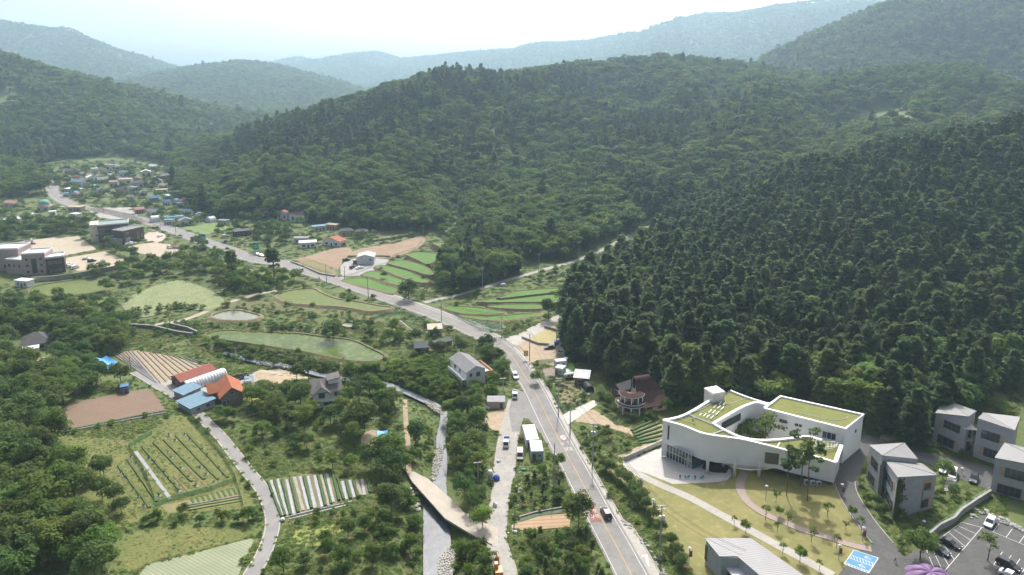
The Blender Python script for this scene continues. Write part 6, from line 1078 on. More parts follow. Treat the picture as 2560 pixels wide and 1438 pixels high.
# fences
def net_mat(n, c, al):
    m = mat(n, c, rough=.6); nt_ = m.node_tree; b = nt_.nodes['Principled BSDF']; tp = nt_.nodes.new('ShaderNodeBsdfTransparent'); mx = nt_.nodes.new('ShaderNodeMixShader'); mx.inputs[0].default_value = al; nt_.links.new(tp.outputs[0], mx.inputs[1]); nt_.links.new(b.outputs[0], mx.inputs[2]); nt_.links.new(mx.outputs[0], nt_.nodes['Material Output'].inputs[0]); return m
M_NETG = net_mat('green_net', (.06, .36, .14), .62); M_NETT = net_mat('teal_net', (.04, .26, .20), .55); M_MESH = net_mat('wire_mesh', (.30, .33, .32), .25)
def fence(px, hgt_, m, label, step=4.0, pm=None, rails=0):
    l_ = [P(a, b) for a, b in pts(px)]; t = thing('fence', l_[0], 0, label, 'fence'); pm = pm or M_STEEL
    for a, b in zip(l_[:-1], l_[1:]):
        n = max(1, int((b - a).xy.length / step))
        for k in range(n + (1 if b is l_[-1] else 0)): p = a + (b - a) * k / n; mb = MB(); mb.tube([(p.x, p.y, p.z - .3), (p.x, p.y, p.z + hgt_)], .045, 5); wpart(mb, 'post', pm, t)
        if m: mb = MB(); [mb.quad(*[(q.x, q.y, q.z + z) for q, z in ((a + (b - a) * k / n, .03), (a + (b - a) * (k + 1) / n, .03), (a + (b - a) * (k + 1) / n, hgt_ * .95), (a + (b - a) * k / n, hgt_ * .95))]) for k in range(n)]; wpart(mb, 'net', m, t)
        for r_ in range(rails): mb = MB(); z = hgt_ * (.45 + .5 * r_ / max(1, rails - 1)); mb.tube([a + Vector((0, 0, z)), b + Vector((0, 0, z))], .06, 5); wpart(mb, 'rail', pm, t)
fence('1352,922 1362,950 1378,975 1395,1010 1409,1031', 1.6, M_NETG, 'bright green net fence along the roadside garden'); fence('1409,1031 1440,1013 1470,995 1492,982', 1.4, M_MESH, 'wire fence on the lower side of the garden'); fence('1340,910 1385,906 1418,900', 1.6, M_NETG, 'green net fence behind the caravans'); fence('380,1086 358,1098 322,1120 330,1132 360,1180 388,1250 386,1262', 1.3, M_NETG, 'green net fence down the left of the meadow'); fence('388,1268 430,1250 470,1240 530,1225 590,1203', 1.3, M_NETG, 'green net fence across the foot of the meadow'); fence('470,1045 520,1098 562,1146 590,1200 600,1235 608,1265', 1.3, M_NETG, 'green net fence beside the farm lane'); fence('1136,788 1165,806 1200,826 1232,832', 1.5, M_NETT, 'teal net fence below the net covered crop'); fence('930,802 960,790 1000,785 1050,800 1080,818', 1.5, M_NETT, 'teal net fence behind the vegetable plot'); fence('1228,848 1250,848 1284,838', .8, None, 'green guard rail at the junction', 2.5, plain('green_rail', (.10, .22, .15)), 2); fence('2318,1340 2350,1312 2385,1293 2402,1274 2440,1248 2475,1226', 1.1, None, 'pale green railing on the car park wall', 2.5, plain('mint_rail', (.30, .42, .33)), 2); fence('845,694 880,690 925,672 970,660 985,640', 1.5, M_MESH, 'wire fence around the gravel yard'); fence('735,655 790,676 840,690', 1.5, M_MESH, 'wire fence along the weedy roadside plot'); fence('1285,866 1302,872 1316,886', 1.0, M_MESH, 'low wire fence at the sandy plot')
fence('985,640 1010,632 1040,622 1055,605', 1.4, M_MESH, 'wire fence along the bare brown field')
# ------------------------------------------------------------------ small things
house('long white container box, farther of the two on the island', (1316, 1122), (1347, 1120), 9, 2.6, 0, 'x', plain('container_white', (.62, .63, .60)), R_WHITE, 'f,.2,1,.9,.8', name='container', cat='container', roof='flat', ov=.05, door=-.25); house('white roofed container box, nearer of the two on the island', (1328, 1151), (1358, 1150), 6, 2.6, 0, 'x', plain('container_grey', (.38, .40, .41)), R_WHITE, 'f,.2,1,.9,.8', name='container', cat='container', roof='flat', ov=.05, door=-.25)
house('white camping cabin on the turf patch', (1387, 936), (1407, 940), 3.2, 2.5, 0, 'x', R_WHITE, R_WHITE, 'f,.1,1.1,.9,.7 r,0,1.1,.8,.7', name='camping_cabin', cat='cabin', roof='flat', ov=.03, door=-.3); house('long white camping cabin behind the turf patch', (1390, 921), (1417, 918), 2.6, 2.4, 0, 'x', R_WHITE, R_WHITE, 'f,.2,1.1,.9,.7', name='camping_cabin', cat='cabin', roof='flat', ov=.03, door=-.25); house('small yellow portable toilet by the long white cabin', (1411, 912), (1419, 912), 1.3, 2.3, 0, 'x', plain('yellow_panel', (.62, .42, .05)), R_WHITE, '', name='portable_toilet', cat='toilet', roof='flat', ov=.05, door=0); house('small blue hut behind the black sedan', (1386, 868), (1398, 868), 2, 2, 0, 'x', plain('royal_blue', (.04, .10, .45)), plain('royal_blue_top', (.05, .12, .5)), '', name='hut', cat='hut', roof='flat', ov=.05, door=.1)
cv = thing('caravan', P(1424, 946), R(20), 'rounded white caravan beside the garden pavilion', 'caravan'); mb = MB(); S = [(x, [(math.cos(a) * 1.05 * k, 1.35 + math.sin(a) * .95 * k) for a in np.linspace(0, 6.283, 13)[:-1]]) for x, k in ((-2.3, .25), (-2.0, .7), (-1.2, .98), (0, 1), (1.2, .98), (2.0, .7), (2.3, .25))]; loft(mb, S); mb.build('shell', R_WHITE, cv, True)
for x in (-.9, .5): mb = MB(); mb.box((x, -1.04, 1.3), (.8, .08, .5)); mb.build('window', M_GLASS, cv)
for s in (-1, 1): mb = MB(); mb.tube([(0, s * .8, .3), (0, s * 1.0, .3)], .3, 12); mb.build('wheel', M_TYRE, cv)
pl = thing('paddling_pool', P(1416, 928), 0, 'round white paddling pool on the turf', 'pool'); mb = MB(); mb.tube([(math.cos(a) * 1.5, math.sin(a) * 1.5, .2) for a in np.linspace(0, 6.283, 19)], .2, 6); mb.build('rim', R_WHITE, pl); mb = MB(); mb.tube([(0, 0, .02), (0, 0, .2)], 1.4, 18); mb.build('water', plain('pool_water', (.55, .62, .64), rough=.1), pl)
tk = thing('water_tank', P(1226, 1200), 0, 'tall white and grey water tank beside the grey lane', 'tank'); mb = MB(); mb.tube([(0, 0, -.2), (0, 0, 2.2)], .8, 14); mb.build('tank', plain('tank_grey', (.42, .45, .46)), tk); mb = MB(); mb.tube([(0, 0, 2.2), (0, 0, 2.9)], .85, 14, r2=.5); mb.build('lid', R_WHITE, tk)
def lump(name, label, cat, px, py, s, m, seed):
    rs = np.random.default_rng(seed); bm = bmesh.new(); bmesh.ops.create_icosphere(bm, subdivisions=2, radius=.5); n = rs.normal(0, 1, (5, 3))
    for v in bm.verts: v.co *= 1 + .12 * sum(math.sin(3 * v.co.dot(Vector(q)) * 2) for q in n) / 2
    for v in bm.verts: v.co.z = max(v.co.z, -.3)
    me = bpy.data.meshes.new(name); bm.to_mesh(me); bm.free(); me.materials.append(m); o = link(name, me); o.location = P(px, py, s[2] * .3); o.scale = s; return tag(o, label, cat)
lump('tarp_bundle', 'crumpled blue tarp bundle beside the water tank', 'tarp', 1241, 1200, (2.0, 1.8, 1.8), plain('blue_tarp', (.06, .13, .42), rough=.4), 1); lump('sack', 'white sack on the left verge of the grey lane', 'sack', 1238, 1266, (1.2, 1.1, 1.5), R_WHITE, 2); lump('sack', 'white bag at the corner of the beige shed', 'sack', 1220, 1022, (1.4, 1.2, 1.2), R_WHITE, 3); lump('tarp_bundle', 'green tarp bundle below the container boxes', 'tarp', 1310, 1176, (1.4, 1.0, .8), plain('green_tarp', (.05, .35, .20)), 4); lump('sack', 'pale sack beside the tan raked bed', 'sack', 1288, 1332, (1.0, .8, .8), plain('pale_blue_sack', (.5, .6, .68)), 5); lump('sack', 'white bag by the garden driveway', 'sack', 1472, 988, (1.1, .9, .8), R_WHITE, 6); lump('white_rock', 'white rocks piled below the hill lane', 'rock', 1258, 715, (3, 2, 2), R_WHITE, 7); lump('sack', 'white sacks at the corner of the mulched rows', 'sack', 706, 1302, (1.4, 1.2, 1.0), R_WHITE, 8); lump('sack', 'white bag below the blue cargo pickup', 'sack', 1246, 1155, (1.2, 1.0, .9), R_WHITE, 9)
# blue tarps
def tarp(label, corners, m, z=2.2, sag=.5):
    c = [P(*q) for q in corners]; t = thing('tarp_shelter', c[0], 0, label, 'tarp'); mb = MB(); n = 6; V = []
    for i in range(n + 1):
        for j in range(n + 1):
            u, v = i / n, j / n; p = (c[0] * (1 - u) + c[1] * u) * (1 - v) + (c[3] * (1 - u) + c[2] * u) * v; V.append((p.x, p.y, p.z + z + sag * (math.sin(5 * u + 2 * v) * .4 - math.sin(math.pi * u) * math.sin(math.pi * v) * .5)))
    mb.add(V, [(i * (n + 1) + j, (i + 1) * (n + 1) + j, (i + 1) * (n + 1) + j + 1, i * (n + 1) + j + 1) for i in range(n) for j in range(n)]); wpart(mb, 'sheet', m, t)
    for p in c: mb = MB(); mb.tube([(p.x, p.y, p.z - .3), (p.x, p.y, p.z + z)], .06, 5); wpart(mb, 'post', M_STEEL, t)
tarp('blue tarp roof in the trees, upper of two panels', ((944, 1108), (970, 1106), (970, 1092), (943, 1094)), R_SKYB); tarp('blue tarp roof in the trees, lower of two panels', ((943, 1126), (975, 1122), (970, 1112), (942, 1113)), R_SKYB); tarp('large crumpled blue tarp beside the row field', ((272, 938), (296, 918), (268, 906), (240, 910)), R_SKYB, 2.4, 1.2); tarp('pale blue tarp behind the row field greenhouse', ((612, 958), (634, 955), (632, 949), (612, 951)), R_PALEB, 1.6, .2); tarp('small teal tarp half hidden beside the hill lane', ((1622, 578), (1634, 576), (1632, 570), (1621, 573)), plain('teal_tarp', (.16, .45, .45)), 2.5, .3)
# dark sacks in rows beyond the tunnel greenhouse
SK = None
for k in range(30):
    p = P(570 + (k % 10) * 5.2 + (k // 10) * 3, 946 - (k % 10) * 1.1 + (k // 10) * 4.5)
    if SK is None: o = lump('sack', 'x', 'sack', 570, 946, (1.0, .8, .9), plain('black_plastic', (.03, .03, .032), rough=.35), 30); SK = o
    else: o = SK.copy(); COL.objects.link(o)
    o.location = (p.x, p.y, p.z + .25); o.rotation_euler = (0, 0, k * 1.7); tag(o, 'black plastic sack in the rows beyond the silver greenhouse', 'sack', 'black sacks in rows')
# planting mounds in the meadow
ZC = lambda a, b: (a / 4, 1078 + b / 4); MO = None
for k, q in enumerate('1845,40 1900,90 2020,190 2070,245 1680,215 1710,270 1810,380 2000,370 1640,420 1680,475 1740,540 1780,610 1490,280 1545,315 1310,265 1360,330 1420,400 1470,470 1210,415 1260,475 1335,585 1385,660 1440,750 1590,650 1885,465 1955,555 2060,440 2190,375 2230,440 2140,515 1690,45 1750,100'.split()):
    a, b = [float(v) for v in q.split(',')]; p = P(*ZC(a, b)); t = thing('planting_mound', p, k * 1.3, 'grey film covered planting mound in the meadow grid', 'mound', 'planting mounds in the meadow')
    if MO is None:
        mb = MB(); rs = np.random.default_rng(5); V = [(0, 0, .28)] + [(math.cos(i * .785) * rs.uniform(.6, .95), math.sin(i * .785) * rs.uniform(.6, .95), .06) for i in range(8)]; mb.add(V, [(0, 1 + i, 1 + (i + 1) % 8) for i in range(8)]); MO = mb.mesh('film', mat('dull_film', (.13, .135, .14), (.19, .19, .195), .5)); mb = MB(); mb.tube([(0, 0, .1), (.05, 0, .9)], .04, 4); [mb.tube([(0, 0, .3), (math.cos(i) * .5, math.sin(i) * .5, .5 + .2 * (i % 3))], .09, 4, r2=.02) for i in range(7)]; MS = mb.mesh('seedling', M_CROP)
    link('film', MO, t); link('seedling', MS, t)
# garden steps between the grey houses
st = thing('garden_steps', P(*Q5(1760, 1230)), 0, 'pale stone garden steps below the white van', 'steps')
for k in range(9): a = P(*Q5(1745 + 4 * k, 1232 - 14 * k)); b = P(*Q5(1870 + 4 * k, 1222 - 13 * k)); c = (a + b) / 2; mb = MB(); mb.box((c.x, c.y, c.z - .1), ((b - a).length * .8, .35, .3 + .06 * k), math.atan2(b.y - a.y, b.x - a.x)); wpart(mb, 'step', M_PLAZA, st)
# purple petal sculpture at the lower edge
ps = thing('petal_sculpture', P(2322, 1462), 0, 'large purple fluted petal canopy at the lower edge', 'sculpture'); M_PET = mat('purple_fabric', (.15, .085, .185), (.22, .14, .26), 1.6, rough=.6)
for k in range(7):
    a0, a1 = R(360 / 7 * k), R(360 / 7 * (k + 1)); mb = MB(); n, mm = 8, 7; V = []
    for i in range(n + 1):
        for j in range(mm + 1): a = a0 + (a1 - a0) * i / n; s = j / mm; bulge = math.sin(math.pi * i / n) ** .6; r_ = s * (4.2 + .9 * bulge); V.append((r_ * math.cos(a), r_ * math.sin(a) * .9, 3.1 - 1.4 * s ** 2.4 + .45 * bulge * math.sin(math.pi * min(1, s * 1.05))))
    mb.add(V, [(i * (mm + 1) + j, i * (mm + 1) + j + 1, (i + 1) * (mm + 1) + j + 1, (i + 1) * (mm + 1) + j) for i in range(n) for j in range(mm)]); mb.build('petal', M_PET, ps, True)
mb = MB(); mb.tube([(0, 0, -.3), (0, 0, 3.05)], .3, 10); mb.build('stem', plain('stem_white', (.6, .6, .6)), ps)
# teal chairs on the plaza
CH = None
for k, (a, b) in enumerate(((322, 1112), (378, 1108), (402, 1104), (468, 1116), (528, 1110), (548, 1106))):
    p = P(*Q4(a, b), .1); l = 'teal metal chair on the plaza, %s in the loose row' % ('first', 'second', 'third', 'fourth', 'fifth', 'last')[k]
    if CH is None:
        CH = thing('chair', p, 0, l, 'chair', 'plaza chairs'); mt = plain('teal_metal', (.03, .22, .26)); mb = MB(); mb.box((0, 0, .42), (.5, .5, .05)); mb.build('seat', mt, CH); mb = MB(); mb.box((0, .24, .5), (.5, .04, .45)); mb.build('backrest', mt, CH)
        for x in (-.22, .22):
            for y in (-.22, .22): mb = MB(); mb.tube([(x, y, 0), (x, y, .43)], .025, 5); mb.build('leg', mt, CH)
        c = CH
    else: c = copy_tree(CH)
    c.location = p; c.rotation_euler = (0, 0, k * 1.9); tag(c, l)
# people
def person(label, loc, rz, shirt, trousers, bend=0.0, stride=.25, skin=(.42, .27, .19)):
    t = thing('person', loc, rz, label, 'person'); J = {'pel': (0, 0, .95), 'wai': (0, -.02 - bend * .15, 1.12), 'che': (0, -.03 - bend * .35, 1.36 - bend * .08), 'nec': (0, -.03 - bend * .5, 1.5 - bend * .15), 'hea': (0, -.05 - bend * .6, 1.63 - bend * .2), 'top': (0, -.05 - bend * .62, 1.74 - bend * .22)}
    E_ = [('pel', 'wai'), ('wai', 'che'), ('che', 'nec'), ('nec', 'hea'), ('hea', 'top')]; rad = {'pel': .15, 'wai': .13, 'che': .15, 'nec': .06, 'hea': .095, 'top': .06}
    for s, n in ((-1, 'l'), (1, 'r')):
        J['hip' + n] = (s * .1, 0, .9); J['kne' + n] = (s * .11, -.08 * s * stride * 4 - .03, .5); J['ank' + n] = (s * .11, -s * stride, .09); J['toe' + n] = (s * .12, -s * stride - .17, .05); J['sho' + n] = (s * .19, -.03 - bend * .38, 1.42 - bend * .1); J['elb' + n] = (s * .25, .05 * s - bend * .45, 1.14 - bend * .1); J['wri' + n] = (s * .23, .12 * s - .1 - bend * .55, .92 - bend * .05); J['han' + n] = (s * .22, .13 * s - .13 - bend * .58, .82 - bend * .05)
        E_ += [('pel', 'hip' + n), ('hip' + n, 'kne' + n), ('kne' + n, 'ank' + n), ('ank' + n, 'toe' + n), ('che', 'sho' + n), ('sho' + n, 'elb' + n), ('elb' + n, 'wri' + n), ('wri' + n, 'han' + n)]; rad.update({'hip' + n: .1, 'kne' + n: .07, 'ank' + n: .05, 'toe' + n: .04, 'sho' + n: .075, 'elb' + n: .05, 'wri' + n: .035, 'han' + n: .04})
    ks = list(J); me = bpy.data.meshes.new('body'); me.from_pydata([J[k] for k in ks], [(ks.index(a), ks.index(b)) for a, b in E_], []); o = link('body', me, t); md = o.modifiers.new('skin', 'SKIN'); sk = me.skin_vertices[0].data if me.skin_vertices else None
    if sk is None:
        bm = bmesh.new(); bm.from_mesh(me); bm.verts.layers.skin.verify(); bm.to_mesh(me); bm.free(); sk = me.skin_vertices[0].data
    for i, k in enumerate(ks): sk[i].radius = (rad[k], rad[k] * .85); sk[i].use_root = k == 'pel'
    o.modifiers.new('sub', 'SUBSURF').levels = 2; o.modifiers['sub'].render_levels = 2
    # clothing by height
    m = bpy.data.materials.new('clothes'); m.use_nodes = True; n = m.node_tree.nodes; L = m.node_tree.links; tc = n.new('ShaderNodeTexCoord'); sx = n.new('ShaderNodeSeparateXYZ'); cr = n.new('ShaderNodeValToRGB'); mr = n.new('ShaderNodeMapRange'); mr.inputs[2].default_value = 1.8; L.new(tc.outputs['Object'], sx.inputs[0]); L.new(sx.outputs[2], mr.inputs[0]); L.new(mr.outputs[0], cr.inputs[0]); cr.color_ramp.interpolation = 'CONSTANT'; el = cr.color_ramp.elements; el[0].color = (.03, .03, .03, 1); el[1].position = .06; el[1].color = (*trousers, 1)
    for ps_, c in ((.53, shirt), (.825 - bend * .08, skin), (.93 - bend * .1, (.02, .018, .015))): x = el.new(ps_); x.color = (*c, 1)
    L.new(cr.outputs[0], n['Principled BSDF'].inputs['Base Color']); me.materials.append(m); return t
pp = P(2237, 1407); person('person in a pale shirt and dark trousers walking through the car park', (pp.x, pp.y, pp.z + .1), R(20), (.55, .56, .58), (.04, .045, .06))
pr = roof_z(1732, 1055); person('person in white shirt and black trousers leaning forward on the lawn roof', (pr.x, pr.y, pr.z), R(60), (.7, .7, .72), (.02, .02, .025), .55, .2)
# ------------------------------------------------------------------ trees
def leafmat(n, c1, c2, rnd=.25, tr=.5): return mat(n, c1, c2, 30, rough=.75, rnd=rnd, trans=tr, spec=.15, detail=2)
M_BROAD = leafmat('broad_leaves', (.095, .155, .030), (.14, .205, .044))
M_BROADD = leafmat('dark_leaves', (.078, .128, .034), (.115, .175, .048))
M_BRIGHT = leafmat('bright_leaves', (.105, .185, .025), (.16, .24, .035), .12)
M_YELLOW = leafmat('yellow_leaves', (.22, .24, .03), (.30, .28, .03), .1)
M_RED = leafmat('maroon_leaves', (.07, .025, .02), (.10, .04, .03), .1)
M_PINE = leafmat('pine_needles', (.072, .118, .040), (.100, .150, .052), .25, .48)
M_PINEL = leafmat('light_pine_needles', (.080, .13, .042), (.115, .165, .055), .2, .42)
M_BARK = mat('bark', (.10, .075, .055), (.16, .12, .09), .6)
M_PBARK = mat('pine_bark', (.15, .085, .055), (.22, .13, .09), .6)
def cards(c, nrm, size, rs, up=.35, jit=.9):
    """random leaf quads: centres c (n,3), outward normals nrm"""
    n = len(c); d = nrm + rs.normal(0, jit, (n, 3)) * .6; d[:, 2] += up; d /= np.linalg.norm(d, axis=1)[:, None] + 1e-9
    t = rs.normal(0, 1, (n, 3)); t -= (t * d).sum(1)[:, None] * d; t /= np.linalg.norm(t, axis=1)[:, None] + 1e-9; b = np.cross(d, t)
    s = size * rs.uniform(.6, 1.35, n)[:, None]; a = rs.uniform(.55, 1.0, n)[:, None]
    V = np.stack([c - t * s - b * s * a * .5, c + t * s * .25 - b * s * a, c + t * s, c - t * s * .2 + b * s * a], 1)
    return V.reshape(-1, 3)
def quads_mesh(name, V, m, extra=None, emats=()):
    n = len(V) // 4; me = bpy.data.meshes.new(name); ev, ef = (np.array(extra.v, float), extra.f) if extra else (np.zeros((0, 3)), [])
    vs_ = [tuple(v) for v in np.vstack([V, ev])]; fs = [(i, i + 1, i + 2, i + 3) for i in range(0, 4 * n, 4)] + [tuple(k + 4 * n for k in f) for f in ef]
    me.from_pydata(vs_, [], fs); me.materials.append(m)
    for e in emats: me.materials.append(e)
    if ef: me.polygons.foreach_set('material_index', [0] * n + [1] * len(ef))
    me.update(); return me
def trunk_mb(h, r, rs, lean=.06, branches=5, spread=.3):
    mb = MB(); top = np.array([rs.normal(0, lean) * h, rs.normal(0, lean) * h, h]); pts = [np.array([0, 0, -.4]), top * .5 + rs.normal(0, .02, 3) * h, top]
    mb.tube(pts, r, 6, r2=r * .35)
    for i in range(branches):
        a = rs.uniform(0, 6.28); k = rs.uniform(.45, .85); s = top * k; e = s + np.array([math.cos(a) * spread * h, math.sin(a) * spread * h, rs.uniform(.1, .3) * h]); mb.tube([s, (s + e) / 2 + np.array([0, 0, .03 * h]), e], r * .35, 4, r2=r * .1, cap=False)
    return mb
def broad_crown(seed, n=2400, leaf=.27, wd=.36, lumps=26, h0=.24, flat=1.0, shell=.75):
    """crown of a unit (1 m tall) broadleaf tree"""
    rs = np.random.default_rng(seed); C = []; N = []; per = n // lumps
    cz = (1 + h0) / 2; rz = (1 - h0) / 2 * flat
    for i in range(lumps):
        d = rs.normal(0, 1, 3); d[2] = abs(d[2]) * .9 - .25; d /= np.linalg.norm(d); rad = rs.uniform(.45, .84) if i > 2 else .25
        c = np.array([d[0] * wd * rad, d[1] * wd * rad, cz + d[2] * rz * rad]); lr = rs.uniform(.085, .15) * (wd / .36)
        u = rs.normal(0, 1, (per, 3)); u /= np.linalg.norm(u, axis=1)[:, None]; u[:, 2] = np.where(u[:, 2] < -.35, -u[:, 2], u[:, 2])
        rr = lr * rs.uniform(shell, 1.12, per)[:, None]; C.append(c + u * rr * np.array([1, 1, .8])); N.append(u)
    return cards(np.vstack(C), np.vstack(N), leaf / 10, rs, up=.6)
def conifer_crown(seed, n=2200, leaf=.26, wd=.17, h0=.18, whorls=15, gap=0.0):
    """unit conifer: soft uneven whorls of branches that lift at their tips, rounded top"""
    rs = np.random.default_rng(seed); C = []; N = []; br = []
    for k in range(whorls):
        f = (k + rs.uniform(-.35, .35)) / (whorls - 1); f = min(max(f, 0), 1); z = h0 + (1 - h0) * f * .97; L = wd * (1 - f * .93) ** .55 * (.72 + .28 * min(1, f * 3.5)) * rs.uniform(.78, 1.15)
        nb = 6 if f < .8 else 4
        for a in np.arange(nb) * (6.283 / nb) + rs.uniform(0, 6.28):
            if rs.random() < gap: continue
            br.append((z + rs.normal(0, .012), a + rs.normal(0, .3), L * rs.uniform(.6, 1.2), rs.uniform(-.1, .45)))
    per = max(4, n // len(br))
    for z, a, L, li in br:
        t = rs.uniform(.1, 1, per) ** .6; sp = L * .36 * rs.normal(0, 1, per) * (1.15 - t * .6); x = np.cos(a) * t * L - np.sin(a) * sp; y = np.sin(a) * t * L + np.cos(a) * sp
        zz = z + t * t * L * li + rs.normal(0, .016, per) - np.abs(sp) * .15; C.append(np.stack([x, y, zz], 1)); N.append(np.stack([np.cos(a) * .2 * t, np.sin(a) * .2 * t, .7 + 0 * t], 1))
    return cards(np.vstack(C), np.vstack(N), leaf / 10, rs, up=.7, jit=1.1)
def pine_crown(seed, n=900, leaf=.22, h0=.45):
    """tall red pine: bare leaning stem, flat cloud-like pads near the top"""
    rs = np.random.default_rng(seed); C = []; N = []
    for i in range(17):
        z = rs.uniform(h0, .97); a = rs.uniform(0, 6.28); rad = rs.uniform(.02, .17) * (1.15 - (z - h0) * .8); c = np.array([math.cos(a) * rad, math.sin(a) * rad, z]); k = n // 17
        u = rs.normal(0, 1, (k, 3)); u /= np.linalg.norm(u, axis=1)[:, None]; C.append(c + u * rs.uniform(.5, 1.1, k)[:, None] * np.array([.075, .075, .022])); N.append(u * .3 + np.array([0, 0, .8]))
    return cards(np.vstack(C), np.vstack(N), leaf / 10, rs, up=.3)
# low-detail whole trees for the wooded hills
SRC = bpy.data.collections.new('forest_sources')
def src(V, m, seed, r=.016, bark=None, h=.7):
    rs = np.random.default_rng(seed); me = quads_mesh('forest_tree', V, m, trunk_mb(h, r, rs, .02, 0), (bark or M_BARK,)); o = bpy.data.objects.new('forest_tree', me); SRC.objects.link(o); return o
SRCN = []
def addsrc(V, m, seed, **k): src(V, m, seed, **k).name = 'forest_tree_%02d' % len(SRCN); SRCN.append(seed)
# 0-3 pines mid, 4-7 broadleaf mid, 8-9 pines far, 10-13 broadleaf far
for i in range(4): addsrc(conifer_crown(40 + i, 1500, .36, .21 + .02 * i, .10, 13, .06), M_PINE if i < 3 else M_PINEL, i, bark=M_PBARK, r=.012)
for i in range(4): addsrc(broad_crown(50 + i, 1100, .40, .40, 22, .12), M_BROADD if i < 1 else M_BROAD, i)
for i in range(2): addsrc(conifer_crown(60 + i, 280, .85, .27, .06, 9, .05), M_PINE, i)
for i in range(4): addsrc(broad_crown(70 + i, 230, .85, .46, 14, .08), M_BROADD if i < 2 else M_BROAD, i)
def scatter_object(name, pts, rot, scl, idx, coll, label, kind='stuff'):
    me = bpy.data.meshes.new(name); me.vertices.add(len(pts)); me.vertices.foreach_set('co', np.asarray(pts, np.float32).ravel())
    for nm, ty, dat in (('rot', 'FLOAT_VECTOR', rot), ('scl', 'FLOAT_VECTOR', scl), ('idx', 'INT', idx)):
        at = me.attributes.new(nm, ty, 'POINT'); at.data.foreach_set('vector' if ty == 'FLOAT_VECTOR' else 'value', np.asarray(dat, np.int32 if ty == 'INT' else np.float32).ravel())
    o = link(name, me); tag(o, label, kind=kind)
    ng = bpy.data.node_groups.new(name + '_nodes', 'GeometryNodeTree'); ng.interface.new_socket(name='Geometry', in_out='INPUT', socket_type='NodeSocketGeometry'); ng.interface.new_socket(name='Geometry', in_out='OUTPUT', socket_type='NodeSocketGeometry')
    N = ng.nodes; L = ng.links; gi = N.new('NodeGroupInput'); go = N.new('NodeGroupOutput'); ip = N.new('GeometryNodeInstanceOnPoints'); ci = N.new('GeometryNodeCollectionInfo')
    ci.inputs['Collection'].default_value = coll; ci.inputs['Separate Children'].default_value = True; ci.inputs['Reset Children'].default_value = True
    def na(nm, ty): a = N.new('GeometryNodeInputNamedAttribute'); a.data_type = ty; a.inputs['Name'].default_value = nm; return a.outputs['Attribute']
    L.new(gi.outputs[0], ip.inputs['Points']); L.new(ci.outputs[0], ip.inputs['Instance']); ip.inputs['Pick Instance'].default_value = True
    L.new(na('idx', 'INT'), ip.inputs['Instance Index']); L.new(na('rot', 'FLOAT_VECTOR'), ip.inputs['Rotation']); L.new(na('scl', 'FLOAT_VECTOR'), ip.inputs['Scale']); L.new(ip.outputs[0], go.inputs[0])
    md = o.modifiers.new('scatter', 'NODES'); md.node_group = ng; return o
def grid_pts(x0, x1, y0, y1, sp, rs):
    a = np.arange(x0, x1, sp); b = np.arange(y0, y1, sp); A, B = np.meshgrid(a, b, indexing='ij'); A = A.ravel() + rs.uniform(-.45, .45, A.size) * sp; B = B.ravel() + rs.uniform(-.45, .45, B.size) * sp; return A, B
def visible(X, Y, Z, lift=14):
    keep = np.ones(len(X), bool)
    for t in np.linspace(.12, .97, 70):
        x = X * t; y = Y * t; z = CAMZ + 12 + (Z + lift - CAMZ - 12) * t; keep &= HF(x, y) < z + 2
    return keep
CLEAR = []      # clearings among the woods: photo polygons
def hill_points(x0, x1, y0, y1, sp, rs, dmin=0, dmax=1e9):
    X, Y = grid_pts(x0, x1, y0, y1, sp, rs); D = np.hypot(X, Y); k = (D >= dmin) & (D < dmax) & (Y > 60); X, Y = X[k], Y[k]
    k = np.abs(X) < .85 * Y + 60; X, Y = X[k], Y[k]
    k = ~in_poly(X, Y, TW); X, Y = X[k], Y[k]
    for cp in CLEAR:
        k = ~in_poly(X, Y, cp); X, Y = X[k], Y[k]
    Z = HF(X, Y); k = visible(X, Y, Z); return X[k], Y[k], Z[k]
for q_ in BLOCK:
    if max(p[0] for p in q_) > 60 and len(q_) < 30: CLEAR.append(q_)
CLEAR.append([P(a, b)[:2] for a, b in ((1395,665),(1440,648),(1500,624),(1550,598),(1600,572),(1652,545),(1662,596),(1600,636),(1520,688),(1440,740),(1402,725))])
CLEAR.append([P(a, b)[:2] for a, b in ((2120,285),(2170,262),(2240,268),(2290,300),(2250,325),(2190,318))])
rs = np.random.default_rng(3)
near = hill_points(-450, 480, 150, 620, 6.1, rs, 0, 620)
mid = hill_points(-700, 900, 380, 1250, 8.8, rs, 620, 1250)
far = hill_points(-2300, 2600, 700, 2700, 10.5, rs, 1250, 2700)
vfar = hill_points(-4200, 4200, 1800, 5800, 17, rs, 2700, 6000)
APOLY = [tuple(p) for p in TW[30:48]] + [tuple(p[:2] + np.array((0, 60))) for p in RW[0][1][::-1]]
def pine_share(X, Y):
    n = fbm(X, Y, 140, 77, 3); a = in_poly(X, Y, APOLY)
    return np.where(a, np.clip(1.15 - .8 * n, .45, .88), np.clip((n - .58) * 5, 0.03, .7) * np.clip((1900 - Y) / 900, .15, 1))
allp, rot, scl, idx = [], [], [], []
HILLPINES = None
